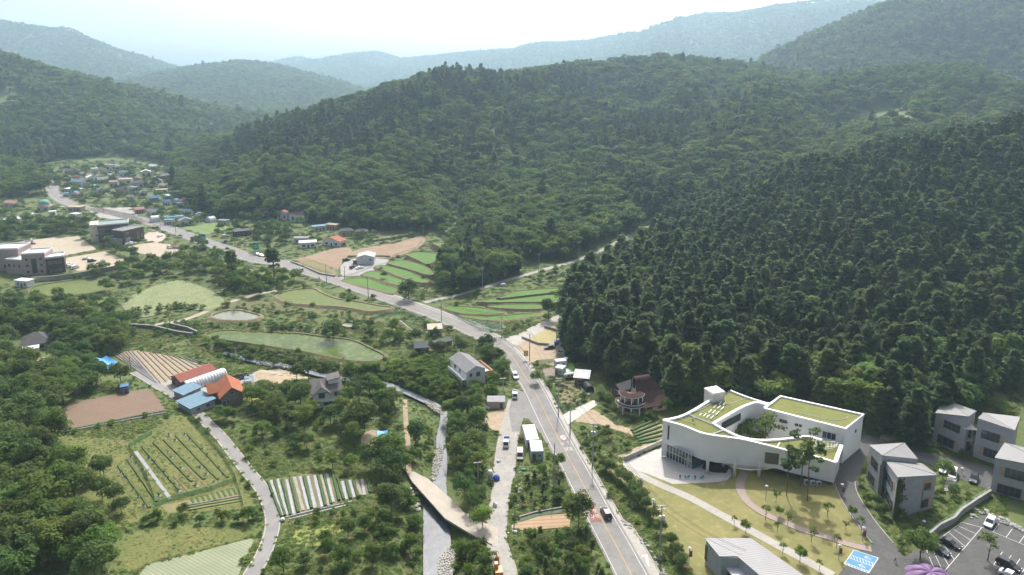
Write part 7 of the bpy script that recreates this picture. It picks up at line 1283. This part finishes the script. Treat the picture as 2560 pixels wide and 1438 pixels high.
for (X, Y, Z), lod, hm in ((near, 0, 1.0), (mid, 0, 1.0), (far, 1, 1.12), (vfar, 1, 1.3)):
    n = len(X); ps = rs.random(n) < pine_share(X, Y); b0 = 0 if lod == 0 else 8
    ix = np.where(ps, b0 + rs.integers(0, 4 if lod == 0 else 2, n), b0 + (4 if lod == 0 else 2) + rs.integers(0, 4, n))
    hh = np.where(ps, rs.uniform(13, 22, n), rs.uniform(9.5, 17, n)) * hm; wsc = np.where(ps, rs.uniform(1.0, 1.4, n), rs.uniform(.9, 1.35, n))
    if hm == 1.0 and HILLPINES is None:
        px, py, zc = proj(X, Y, Z + 8); cand = np.where(ps & (px > 1380) & (px < 2570) & (py < 1100))[0]; cand = cand[np.argsort(zc[cand])][:300]
        HILLPINES = np.stack([X, Y, Z, hh, wsc, ix], 1)[cand]; kk = np.ones(n, bool); kk[cand] = False; X, Y, Z, ps, ix, hh, wsc = [q[kk] for q in (X, Y, Z, ps, ix, hh, wsc)]; n = len(X)
    allp.append(np.stack([X, Y, Z - .3], 1)); rot.append(np.stack([rs.normal(0, .03, n), rs.normal(0, .03, n), rs.uniform(0, 6.28, n)], 1)); scl.append(np.stack([hh * wsc, hh * wsc, hh], 1)); idx.append(ix)
print('forest trees', [len(a) for a in allp])
scatter_object('forest', np.vstack(allp), np.vstack(rot), np.vstack(scl), np.concatenate(idx), SRC, 'dense pine and broadleaf forest covering the hillsides')
# ------------------------------------------------------------------ single trees and shrubs of the valley
def variants(fn, seeds, m): return [quads_mesh('crown', fn(s), m) for s in seeds]
CR = {
 'b': variants(lambda s: broad_crown(s, 2600, .25, .40, 30, .16), (101, 102, 103, 104), M_BROAD),
 'd': variants(lambda s: broad_crown(s, 2600, .25, .42, 30, .14), (111, 112, 113), M_BROADD),
 'l': variants(lambda s: broad_crown(s, 2200, .25, .40, 26, .18), (121, 122), M_BRIGHT),
 'y': variants(lambda s: broad_crown(s, 2200, .25, .42, 26, .15), (131,), M_YELLOW),
 'm': variants(lambda s: broad_crown(s, 1600, .25, .42, 22, .15), (141,), M_RED),
 'o': variants(lambda s: broad_crown(s, 2600, .22, .15, 34, .08), (151, 152), M_BROAD),
 'c': variants(lambda s: conifer_crown(s, 3000, .27, .22, .10, 16, .06), (161, 162, 163, 164), M_PINE) + variants(lambda s: conifer_crown(s, 3000, .27, .23, .10, 15, .06), (165,), M_PINEL),
 'p': variants(lambda s: pine_crown(s), (171, 172, 173), M_PINEL),
 'w': variants(lambda s: broad_crown(s, 420, .30, .34, 16, .30, 1.0, .3), (181, 182), M_BROAD),
 'k': variants(lambda s: pine_crown(s, 1300, .40, .22), (191, 192), M_PINEL),
}
TRK = {k: [trunk_mb(.62 if k not in 'cpk' else .93, .022 if k not in 'cp' else .012, np.random.default_rng(ord(k) + i), .05 if k == 'p' else .02, 6 if k not in 'c' else 0, .22 if k != 'p' else .1).mesh('trunk', M_PBARK if k in 'cpk' else M_BARK) for i in range(2)] for k in CR}
TREES = []     # x, y, z, height, width factor, kind, label, group, name
def add_tree(x, y, h, k, label, group=None, wf=1.0, name='broadleaf_tree', z=None): TREES.append((x, y, float(HF(x, y)) if z is None else z, h, wf, k, label, group, name))
def tree_px(x, yb, h, k, label, wf=1.0, group=None, name='broadleaf_tree'): p = P(x, yb); add_tree(p.x, p.y, h, k, label, group, wf, name)
BLOCK.append(poly_w('936,1086 985,1086 992,1165 930,1165')); BLOCK.append(poly_w('795,1015 860,1005 862,1045 800,1050')); BLOCK.append(poly_w('1060,1180 1110,1180 1190,1290 1200,1330 1040,1270 1035,1200'))
BLOCK.append(poly_w('38,838 140,832 150,925 20,960 10,900')); BLOCK.append(poly_w('225,892 318,886 335,950 240,955'))
BLK = [(min(p[0] for p in q), max(p[0] for p in q), min(p[1] for p in q), max(p[1] for p in q), q) for q in BLOCK]
def free(X, Y, mask=None):
    ok = np.ones(len(X), bool)
    for x0, x1, y0, y1, q in BLK:
        i = np.where(ok & (X > x0) & (X < x1) & (Y > y0) & (Y < y1))[0]
        if len(i): ok[i[in_poly(X[i], Y[i], q)]] = False
    return ok
def region(px, sp, h0, h1, kinds, label, seed, name='broadleaf_tree', wf=(.9, 1.25), group=None, keep=1.0):
    q = poly_w(px); rs = np.random.default_rng(seed); X, Y = grid_pts(min(p[0] for p in q), max(p[0] for p in q), min(p[1] for p in q), max(p[1] for p in q), sp, rs); k = in_poly(X, Y, q); X, Y = X[k], Y[k]; k = free(X, Y); X, Y = X[k], Y[k]
    for x, y in zip(X, Y):
        if rs.random() < keep: add_tree(x, y, rs.uniform(h0, h1), kinds[rs.integers(len(kinds))], label, group or label, rs.uniform(*wf), name)
# named single trees
for q in ((833, 848, 9.5, 'd', 'round dark tree standing on the bank of the algae pond', 1.1), (583, 700, 20, 'o', 'tall narrow poplar beside the main road, left of two', 1.15), (686, 700, 21, 'o', 'tall narrow poplar beside the main road, right of two', 1.25), (1371, 800, 10, 'd', 'single dark tree at the end of the rice strips', .9), (1022, 748, 10.5, 'd', 'big dark tree between the rice terraces and the hill lane', 1.15), (1730, 1006, 10.5, 'l', 'bright green tree left of the library lift tower', 1.0), (1447, 1312, 9, 'd', 'large dark tree beside the red road paint', 1.0), (2300, 1398, 7.6, 'b', 'large round tree at the corner of the car park', 1.3), (2468, 1402, 7.5, 'w', 'thin leaning tree in the middle of the car park', 1.0), (2358, 1198, 6, 'l', 'light green tree beside the ivy house and white van', 1.0), (1195, 1180, 6.0, 'y', 'yellow leaved tree on the stream bank', 1.1), (832, 1172, 5.0, 'l', 'yellow green tree above the mulched rows, left of two', 1.1), (880, 1172, 4.8, 'l', 'bright green tree above the mulched rows, right of two', 1.1), (690, 920, 3.6, 'm', 'maroon leaved tree beside the net house', 1.0), (968, 1165, 10, 'b', 'broad willow like tree on the left bank of the stream', 1.3), (978, 1288, 8.5, 'd', 'round tree at the corner below the mulched field', 1.1), (1205, 1320, 6.2, 'l', 'bright shrubby tree between the bridge and the grey lane', 1.2), (752, 1020, 9, 'd', 'dark tree hiding the left side of the weathered house', 1.2), (900, 1080, 11, 'd', 'widest dark tree behind the blue tarps', 1.3), (1265, 608, 12, 'l', 'bright round tree among the tall terrace conifers', .9), (960, 700, 5, 'm', 'small reddish tree on the third rice terrace', 1.0), (1040, 1115, 8, 'd', 'dense dark tree between the stream and the dirt track', 1.0), (1340, 960, 5, 'b', 'small leafy tree at the corner of the green net garden', 1.1), (1665, 1030, 5, 'l', 'round light shrub tree beside the brown house', 1.0), (1352, 1195, 4.5, 'l', 'small pine like tree below the container boxes', 1.0), (1395, 1180, 6, 'l', 'leafy tree on the right of the weedy island', .9), (35, 905, 6, 'y', 'yellowish tree beside the dirt yard in the left wood', 1.0)): tree_px(*q)
# courtyard trees and the tall pines
for x, y, h, k, l in ((1917, 1062, 12, 'w', 'tall airy tree in the library courtyard'), (1882, 1068, 9.5, 'w', 'light tree in the library courtyard, left of the tall one'), (1862, 1082, 7.5, 'l', 'bushy tree in the library courtyard, leftmost'), (1968, 1068, 9.5, 'w', 'thin tree before the courtyard back wall'), (1990, 1076, 8.5, 'l', 'bushy tree before the courtyard back wall, rightmost'), (1900, 1090, 5.5, 'l', 'low tree in the library courtyard front')):
    p = U(x, y, h * .62); add_tree(p.x, p.y, h, k, l, 'courtyard trees', 1.0, 'courtyard_tree')
for x, yb, yt, l, i in ((1968, 1243, 1084, 'tall red pine before the library, leftmost of three', 0), (2001, 1218, 1095, 'bushiest red pine before the library, middle of three', 1), (2022, 1254, 1073, 'tallest red pine before the library, rightmost of three', 2)):
    p = P(x, yb); add_tree(p.x, p.y, zat(p.x, p.y, yt) - p.z, 'p', l, 'red pines before the library', (.8, 1.1, .75)[i], 'red_pine_tree')
# saplings on the campus lawn
SAPL = 'beside the straight path near the pavilion|between path and pavilion corner|on the lawn above the straight path|midway between the two footpaths|inside the bend of the pink path|under the red pines|along the pink path centre|between the footpaths, lower part|by the straight path, lower part|near the lower end of the straight path|lowest beside the straight path|at the far end of the pink path|in the dappled lawn by the drive|beside the drive kerb, upper one|beside the drive kerb, lower one|in the shaded lawn by the drive'.split('|')
for k, (a, b) in enumerate(((350, 720), (440, 780), (590, 680), (680, 770), (670, 545), (700, 650), (760, 720), (940, 850), (720, 940), (850, 1000), (1000, 1060), (1130, 890), (1060, 660), (1245, 660), (1320, 760), (1200, 755))): tree_px(*Q6(a, b), 3.0 + (k * 7 % 5) * .45, 'wlww'[k % 4], 'young sapling %s' % SAPL[k], .9, 'campus saplings', 'sapling')
# hedge trees between pavement and lawn
for k, (x, y) in enumerate(((1512, 1168), (1528, 1180), (1552, 1195), (1570, 1212), (1586, 1230), (1602, 1250), (1615, 1268), (1632, 1292), (1650, 1325), (1678, 1360), (1690, 1385), (1704, 1410))): tree_px(x, y + 8, 4.6 if k < 6 else 3.8, 'd', 'dark round hedge tree between pavement and lawn', 1.15, 'campus hedge trees', 'hedge_tree')
# woods and groups
region('-40,900 55,905 125,965 138,1095 150,1185 215,1255 245,1330 330,1405 310,1470 -60,1470', 5.2, 8, 12.5, 'ddbd', 'leafy tree in the dense wood at the lower left edge', 1)
region('-40,770 60,765 130,790 235,800 310,828 330,870 275,895 245,925 345,938 362,962 300,975 160,1012 125,962 60,905 0,885', 6.2, 6.5, 10.5, 'bddb', 'leafy tree in the wood around the dark tiled house', 2)
region('-30,735 70,745 160,748 290,755 320,800 230,795 120,780 -30,765', 6.5, 4, 7, 'bd', 'bushy tree between the green paddy and the left wood', 3)
region('165,700 300,676 400,655 470,648 560,650 610,700 570,735 500,705 430,692 330,715 285,735', 7.0, 5, 9, 'bbdl', 'bushy tree in the thicket below the sandy lots', 4)
region('600,690 700,690 745,700 720,735 640,750 580,745', 6.5, 4.5, 8, 'bbl', 'leafy tree around the two tall poplars', 5)
region('1122,1035 1190,1005 1212,1015 1218,1060 1205,1080 1225,1130 1228,1210 1218,1300 1190,1290 1135,1235 1122,1150', 5.2, 5, 8.5, 'bddb', 'leafy tree crowding the right bank of the stream', 6)
region('1120,1010 1150,960 1165,975 1230,965 1258,985 1215,1005 1140,1030', 5, 4, 6.5, 'blb', 'leafy tree in front of the white gabled house', 7)
region('1130,880 1200,868 1250,880 1265,930 1240,955 1222,930 1200,885 1150,895', 5.0, 5, 8, 'bdb', 'leafy tree between the white gabled house and the road', 8)
region('1040,845 1060,850 1095,845 1140,860 1120,880 1060,895 1030,880', 6, 4, 7, 'bd', 'leafy tree around the roadside shacks', 9)
region('640,1000 700,965 770,950 800,965 770,1035 800,1065 850,1040 900,990 985,975 1005,1050 1005,1180 1000,1250 950,1210 900,1165 820,1110 720,1090 640,1060 540,1050', 6.2, 5, 9.5, 'bdbd', 'leafy tree in the central wood around the weathered house', 10)
region('700,1445 690,1380 740,1370 830,1335 900,1315 960,1290 1005,1310 1010,1400 1000,1450', 5.8, 3.5, 6, 'bdb', 'orchard tree in the bottom plot beside the stream', 11, keep=.9)
region('590,580 640,572 720,570 740,600 700,620 640,610', 7, 5, 8, 'bd', 'leafy tree around the roadside hamlet', 12)
region('-20,575 70,560 140,560 215,560 225,600 140,590 60,600 -20,615', 8, 6, 10, 'dbd', 'round tree in the park below the domed house', 13)
region('225,600 250,612 330,655 345,648 300,620 260,600', 6, 5, 8, 'bd', 'tree in the double row between the sandy lots', 14)
region('130,430 190,425 300,420 420,430 425,470 400,500 330,510 220,510 190,490 150,470', 15, 5, 9, 'bdb', 'small tree among the far village houses', 15, keep=.85)
region('300,535 420,520 480,535 560,550 620,570 600,590 520,590 430,565 350,550', 12, 5, 9, 'bd', 'tree among the workshops beyond the main road', 16, keep=.8)
region('1075,700 1100,655 1165,605 1225,590 1290,622 1302,680 1205,722 1125,738', 6.0, 9, 15, 'cccb', 'tall conifer in the grove beside the rice terraces', 17, name='conifer_tree', wf=(.9, 1.2))
region('905,820 960,815 1010,835 1000,860 960,880 920,860', 6.0, 4, 6.5, 'bdl', 'leafy tree at the right end of the algae pond', 18)
region('1292,1215 1330,1190 1380,1195 1420,1240 1440,1270 1400,1280 1300,1285', 3.6, 2.2, 3.8, 'kkd', 'small nursery pine on the upper part of the weedy island', 19, name='nursery_pine', wf=(1.0, 1.5))
region('1292,1345 1330,1335 1430,1330 1480,1345 1510,1400 1530,1450 1300,1450', 3.6, 2.4, 4.2, 'kkdb', 'small nursery pine on the lower part of the weedy island', 20, name='nursery_pine', wf=(1.0, 1.5))
region('1450,1070 1500,1068 1580,1100 1560,1140 1500,1160 1470,1110', 4.6, 2.2, 4.2, 'bdlk', 'garden tree in the plot left of the crop rows', 21, name='garden_tree')
region('1500,985 1535,1000 1545,1040 1600,1050 1640,1050 1650,1040 1560,1055 1500,1030', 3.5, 2, 3.6, 'bdd', 'garden tree in front of the brown curved house', 22, name='garden_tree')
region('1404,775 1440,745 1462,800 1440,850 1412,840', 5.5, 8, 12, 'bbl', 'rounded light green tree at the left foot of the pine hill', 36)
region('1400,900 1470,905 1500,945 1530,960 1700,985 1690,960 1600,935 1480,885', 5.5, 5, 9, 'dbd', 'leafy tree at the foot of the pine hill', 23)
region('1690,975 1800,970 2000,985 2190,1045 2160,1070 2000,1010 1800,985', 5.0, 6, 10, 'ddb', 'dark leafy tree on the slope behind the library', 24)
region('480,532 560,550 640,545 760,555 770,575 700,560 560,565 490,550', 9, 5, 9, 'bdl', 'leafy tree along the foot of the wooded hill', 25, keep=.8)
region('860,570 960,572 1080,578 1060,588 960,578 880,584', 8, 5, 9, 'db', 'dark tree at the foot of the spur above the brown field', 26, keep=.7)
region('440,620 520,612 570,650 500,652 450,640', 8, 5, 9, 'bd', 'leafy tree left of the main road below the crane truck', 27, keep=.8)
region('1100,575 1130,540 1160,560 1170,600 1150,615 1110,600', 6, 4, 7, 'lb', 'bright leafy tree in the mouth of the wooded gully', 28)
region('1310,700 1380,680 1440,672 1430,700 1350,715', 6, 2.5, 5, 'bd', 'low tree between the hill lane and the rice strips', 29, keep=.7)
region('2220,1290 2260,1330 2300,1350 2330,1345 2280,1290 2340,1270 2420,1240 2400,1220 2330,1250 2240,1300', 4.5, 1.8, 3.6, 'bdl', 'garden tree around the ivy house', 30, name='garden_tree')
region('2128,1215 2150,1200 2165,1230 2200,1270 2225,1310 2200,1300 2160,1260', 3.8, 2, 3.8, 'bdy', 'garden tree between the drive and the ivy house', 31, name='garden_tree')
region('2330,1110 2400,1145 2440,1150 2420,1160 2340,1130', 3.5, 2, 3.4, 'db', 'dark shrub tree at the door of the two volume house', 32, name='garden_tree')
region('560,1060 640,1065 740,1095 850,1150 800,1170 700,1170 640,1160 590,1110', 7.5, 2.5, 5, 'bld', 'bushy tree in the overgrown field beside the farm lane', 33, keep=.75)
region('640,1090 760,1110 860,1160 1000,1250 900,1180 780,1130', 5, 3, 6, 'bdl', 'bushy tree along the top of the mulched field', 37)
region('1000,1160 1035,1150 1040,1185 1010,1200', 3.5, 4, 6.5, 'bd', 'leafy tree at the upper end of the concrete bridge', 38)
region('1030,1190 1010,1200 1000,1260 1010,1420 1035,1438 1045,1300', 5, 3, 6, 'bd', 'leafy tree on the left bank below the bridge', 39, keep=.8)
region('1140,1345 1225,1375 1232,1440 1150,1440', 5, 2.5, 5, 'bld', 'bushy tree on the right bank below the bridge', 40, keep=.7)
region('350,1285 450,1288 600,1285 640,1300 600,1325 450,1310 340,1320', 4.6, 2.5, 4.5, 'dbb', 'bushy tree in the hedge below the meadow', 34)
region('180,1180 260,1180 300,1260 310,1330 240,1300', 6, 4, 7, 'd', 'dark tree at the ragged edge of the lower left wood', 35, keep=.8)
# shrubs
SHR = [quads_mesh('shrub', broad_crown(200 + i, 900, .42, .55, 18, -.25), m) for i, m in enumerate((M_BROAD, M_BROADD, M_BRIGHT, M_BROAD))]
SHRUBS = []
def shrubs(px, sp, h0, h1, label, seed, kinds=(0, 1, 3), keep=1.0):
    q = poly_w(px); rs = np.random.default_rng(seed); X, Y = grid_pts(min(p[0] for p in q), max(p[0] for p in q), min(p[1] for p in q), max(p[1] for p in q), sp, rs); k = in_poly(X, Y, q); X, Y = X[k], Y[k]; k = free(X, Y); X, Y = X[k], Y[k]
    for x, y in zip(X, Y):
        if rs.random() < keep: SHRUBS.append((x, y, float(HF(x, y)), rs.uniform(h0, h1), rs.uniform(.9, 1.5), kinds[rs.integers(len(kinds))], label))
shrubs('850,930 900,920 1000,925 1080,900 1130,915 1140,960 1120,1010 1060,990 960,950 860,940', 2.6, 1.8, 3.8, 'rounded green shrub on the stream bank below the algae pond', 1, (2, 2, 0))
shrubs('560,890 640,885 760,905 850,925 840,940 750,920 640,902 560,900', 2.6, 1.6, 3.4, 'leafy shrub along the far bank of the stream', 2)
shrubs('510,855 600,868 720,890 840,910 930,915 900,925 800,905 640,885 520,872', 2.6, 1.6, 3.4, 'leafy shrub on the bank under the algae pond', 3, (0, 2, 2))
shrubs('530,820 640,812 760,822 880,836 860,842 760,832 640,826', 4, 1.5, 3.4, 'leafy shrub on the bank above the algae pond', 4)
shrubs('550,770 650,765 760,780 900,800 950,800 880,812 760,796 640,785', 4.2, 1.2, 2.6, 'leafy shrub on the bank between the upper paddies', 5, (0, 2))
shrubs('840,745 870,740 905,755 890,762', 3, 2, 3.6, 'leafy shrub clump beside the main road paddy', 6, (0, 2))
shrubs('1015,1250 1045,1300 1050,1438 1010,1438 1005,1300', 3.2, 1.2, 2.8, 'weedy shrub on the left bank below the bridge', 7)
shrubs('1128,1340 1190,1350 1230,1390 1235,1445 1140,1445', 3, 1.2, 2.8, 'weedy shrub on the right bank below the bridge', 8, (0, 3, 2))
shrubs('1050,1040 1090,1070 1085,1170 1050,1170 1035,1100', 3.4, 1.2, 2.4, 'weedy shrub on the left bank above the bridge', 9, (0, 3, 2))
shrubs('1445,1075 1470,1110 1500,1160 1560,1230 1640,1340 1630,1345 1540,1240 1480,1160', 2.6, .8, 1.8, 'low shrub in the roadside hedge strip', 10)
shrubs('1270,835 1300,825 1340,808 1330,800 1270,815 1245,832', 3.4, 1.2, 2.6, 'weedy shrub beside the junction guard rail', 11, (0, 2))
shrubs('330,795 420,780 510,775 500,765 420,770 330,785', 3.6, 2, 3.8, 'dark shrub hedge behind the flower meadow', 12, (1, 1, 0))
shrubs('640,700 720,715 690,725 600,745 560,740', 4, 1.5, 3, 'leafy shrub beside the pale farm track', 13)
shrubs('1420,690 1440,662 1500,640 1560,612 1640,575 1640,600 1560,650 1450,720', 3.6, 1.5, 3.2, 'dark shrub between the hill lane and the pines', 21, (1, 0, 1))
shrubs('1375,965 1480,960 1488,978 1412,1018', 3.4, .7, 1.6, 'vegetable bush in the fenced garden', 14, (2, 0, 1), .7)
shrubs('2040,1255 2070,1245 2085,1262 2055,1268', 2.2, .9, 1.6, 'golden green shrub in the shaded campus lawn', 15, (2,))
shrubs('2105,1165 2118,1135 2150,1100 2158,1108 2128,1150 2112,1172', 1.2, 1.0, 1.4, 'clipped hedge shrub along the library side wall', 16, (1,))
shrubs('2005,1222 2060,1228 2085,1205 2095,1210 2070,1232 2010,1230', 1.3, .9, 1.2, 'clipped hedge shrub around the heat pumps', 17, (1,))
shrubs('1620,1062 1660,1045 1655,1036 1612,1052', 2.5, 1.2, 2.2, 'clipped shrub between the brown house and the crop rows', 18, (1, 0))
shrubs('640,1290 690,1290 700,1345 680,1400 650,1420', 3.6, 1, 2.4, 'weedy shrub on the right of the farm lane', 19, keep=.7)
shrubs('560,690 640,690 700,710 660,730 560,735', 4, 1.5, 3.2, 'leafy shrub in the scrub around the poplars', 20)
# build: the largest as single things, the rest as one mass
def size_px(x, y, z, h): px, py, zc = proj(x, y, z + h / 2); return h * F / zc, px, py
groups = {}
for t in TREES: groups.setdefault(t[8], []).append(t)
REST = []
def plant(t, i):
    x, y, z, h, wf, k, lab, grp, nm = t; o = thing(nm, (x, y, z - .1), (i * 2.4) % 6.28, lab, 'tree', grp); o.scale = (h * wf, h * wf, h); link('trunk', TRK[k][i % 2], o); link('crown', CR[k][i % len(CR[k])], o)
for nm, l_ in groups.items():
    vis = []
    for t in l_:
        s, px, py = size_px(*t[:4])
        if -120 < px < 2680 and -50 < py < 1540: vis.append((s, t))
    vis.sort(key=lambda a: -a[0]); lim = 300
    for i, (s, t) in enumerate(vis[:lim]): plant(t, i)
    REST += [t for s, t in vis[lim:]]
    print(nm, len(l_), 'in view', len(vis))
for i, (x, y, z, h, wf, ix) in enumerate(HILLPINES):
    o = thing('pine_tree', (x, y, z - .3), (i * 2.4) % 6.28, 'dark green pine among the nearest ranks on the near hill', 'tree', 'nearest pines on the hill'); o.scale = (h * wf, h * wf, h); link('trunk', TRK['c'][i % 2], o); link('crown', CR['c'][i % 5], o)
SRC2 = bpy.data.collections.new('plant_sources')
def s2(me, nm): o = bpy.data.objects.new(nm, me); SRC2.objects.link(o)
for i, me in enumerate([CR['b'][0], CR['b'][1], CR['d'][0], CR['l'][0]] + SHR): s2(me, 'plant_%02d' % i)
def tuft(seed, n, m, hgt_=1.0, sp=.6, leaf=.16):
    rs = np.random.default_rng(seed); a = rs.uniform(0, 6.28, n); r_ = sp * rs.uniform(0, 1, n) ** .6; c = np.stack([np.cos(a) * r_, np.sin(a) * r_, rs.uniform(.02, .3, n) * hgt_ * (1 - .5 * r_ / sp)], 1); return quads_mesh('tuft', cards(c, np.stack([np.cos(a) * .3, np.sin(a) * .3, .8 + 0 * a], 1), leaf, rs, 1.1, .7), m)
M_WEED = leafmat('weeds', (.082, .122, .030), (.12, .155, .043), .16, .3); M_DRY = leafmat('dry_weeds', (.19, .175, .065), (.16, .16, .055), .14, .3)
for i in range(3): s2(tuft(300 + i, 60, (M_WEED, M_WEED, M_DRY)[i]), 'plant_%02d' % (8 + i))
s2(tuft(310, 70, M_BROAD), 'plant_11'); s2(tuft(311, 70, M_BRIGHT), 'plant_12')
if REST: scatter_object('woodland', [(t[0], t[1], t[2] - .1) for t in REST], [(0, 0, i * 2.4) for i in range(len(REST))], [(t[3] * t[4], t[3] * t[4], t[3]) for t in REST], [{'b': 0, 'd': 2, 'l': 3}.get(t[5], 1) for t in REST], SRC2, 'smaller broadleaf trees filling the village and field edges')
sv = sorted([(size_px(*s[:4])[0], s) for s in SHRUBS if -60 < size_px(*s[:4])[1] < 2620 and size_px(*s[:4])[2] < 1480], key=lambda a: -a[0]); print('shrubs', len(sv))
for i, (_, (x, y, z, h, wf, k, lab)) in enumerate(sv[:300]): o = link('shrub', SHR[k]); o.location = (x, y, z); o.scale = (h * wf, h * wf, h); o.rotation_euler = (0, 0, i * 2.4); tag(o, lab, 'shrub', lab)
rs = np.random.default_rng(99); PT, RO, SCL, ID = [], [], [], []
for _, (x, y, z, h, wf, k, lab) in sv[300:]: PT.append((x, y, z)); RO.append((0, 0, rs.uniform(0, 6))); SCL.append((h * wf, h * wf, h)); ID.append(4 + k)
MEADQ = [poly_w('140,1095 215,1092 330,1098 425,1045 470,1043 520,1090 560,1130 600,1190 628,1262 600,1275 500,1280 400,1290 310,1310 215,1280 190,1220 150,1180'), poly_w('305,1345 420,1315 560,1320 640,1335 600,1350 480,1380 380,1405 330,1430 300,1410'), poly_w('302,762 360,727 440,702 485,712 525,727 562,755 520,778 440,772 360,795')]
def weeds(sp, y0, y1, s0, s1, dens, big=.03, meadow=False):
    X, Y = grid_pts(-.80 * y1, .80 * y1, y0, y1, sp, rs); k = (np.abs(X) < .78 * Y + 5) & in_poly(X, Y, TW); X, Y = X[k], Y[k]; n = fbm(X, Y, 22, 5, 3); k = (rs.random(len(X)) < dens * (.35 + 1.3 * n)); X, Y, n = X[k], Y[k], n[k]; k = free(X, Y); X, Y, n = X[k], Y[k], n[k]; k = np.zeros(len(X), bool)
    for q in MEADQ: k |= in_poly(X, Y, q)
    k = k if meadow else ~k; X, Y, n = X[k], Y[k], n[k]; Z = HF(X, Y)
    for x, y, z, q in zip(X, Y, Z, n):
        u = rs.random(); i = 9 if u < .3 else (8 if u < .55 else (11 if u < .74 and not meadow else (12 if u < .84 and not meadow else 10))); s = rs.uniform(s0, s1) * (.6 + .8 * q)
        if u > 1 - big: i = 4 + rs.integers(0, 4); s *= 1.6
        PT.append((x, y, z - .05)); RO.append((0, 0, rs.uniform(0, 6))); SCL.append((s * 1.2, s * 1.2, s)); ID.append(i)
weeds(1.1, 115, 200, .5, 1.3, .95, .04); weeds(1.5, 200, 290, .7, 1.8, .9, .05); weeds(.85, 115, 200, .3, .75, .85, 0, True); weeds(1.6, 200, 420, .5, .9, .7, 0, True); weeds(2.6, 290, 430, 1.0, 2.2, .6, .06); weeds(4.5, 430, 820, 1.5, 3.2, .6, .25)
print('undergrowth', len(PT)); scatter_object('undergrowth', PT, RO, SCL, ID, SRC2, 'weeds, tall grass and low bushes over the valley floor')
# ivy on the corner of the grey house
rs = np.random.default_rng(8); f, r_ = P(2231, 1298), P(2330, 1271); n = 900; u = np.abs(rs.normal(0, 1.2, n)); zt_ = zat(f.x, f.y, 1200); z = rs.uniform(f.z - .3, zt_, n); u = u * (.6 + .5 * np.sin(z * .9) ** 2); d = (r_ - f).xy.normalized(); nn = Vector((d.y, -d.x)); nn = nn if nn.y < 0 else -nn
C_ = np.stack([f.x + d.x * u + nn.x * .15, f.y + d.y * u + nn.y * .15, z], 1); N_ = np.tile([nn.x, nn.y, .3], (n, 1)); at_parent(link('ivy', quads_mesh('ivy', cards(C_, N_, .26, rs, .1, .5), M_BROAD)), GA)
# ------------------------------------------------------------------ hazy air
hz = MB(); zt = float(TZ.max()) + 40; x0, x1, y0, y1 = xs[0] - 20, xs[-1] + 20, ys[0] - 20, ys[-1] + 20
hz.add([(x0, y0, -9), (x1, y0, -9), (x1, y1, -9), (x0, y1, -9), (x0, y0, zt), (x1, y0, zt), (x1, y1, zt), (x0, y1, zt)], [(3, 2, 1, 0), (4, 5, 6, 7), (0, 1, 5, 4), (1, 2, 6, 5), (2, 3, 7, 6), (3, 0, 4, 7)])
hm_ = bpy.data.materials.new('haze_air'); hm_.use_nodes = True; n_ = hm_.node_tree.nodes; n_.remove(n_['Principled BSDF'])
pv = n_.new('ShaderNodeVolumePrincipled'); pv.inputs['Color'].default_value = (.57, .80, 1.0, 1); pv.inputs['Density'].default_value = 0.00016; pv.inputs['Anisotropy'].default_value = 0.45
hm_.node_tree.links.new(pv.outputs[0], n_['Material Output'].inputs['Volume'])
tag(hz.build('haze', hm_), 'pale blue haze in the valley air', kind='stuff')
print('objects', len(bpy.data.objects), 'tris', sum(len(m.loops) - 2 * len(m.polygons) for m in bpy.data.meshes), 'zt', zt)
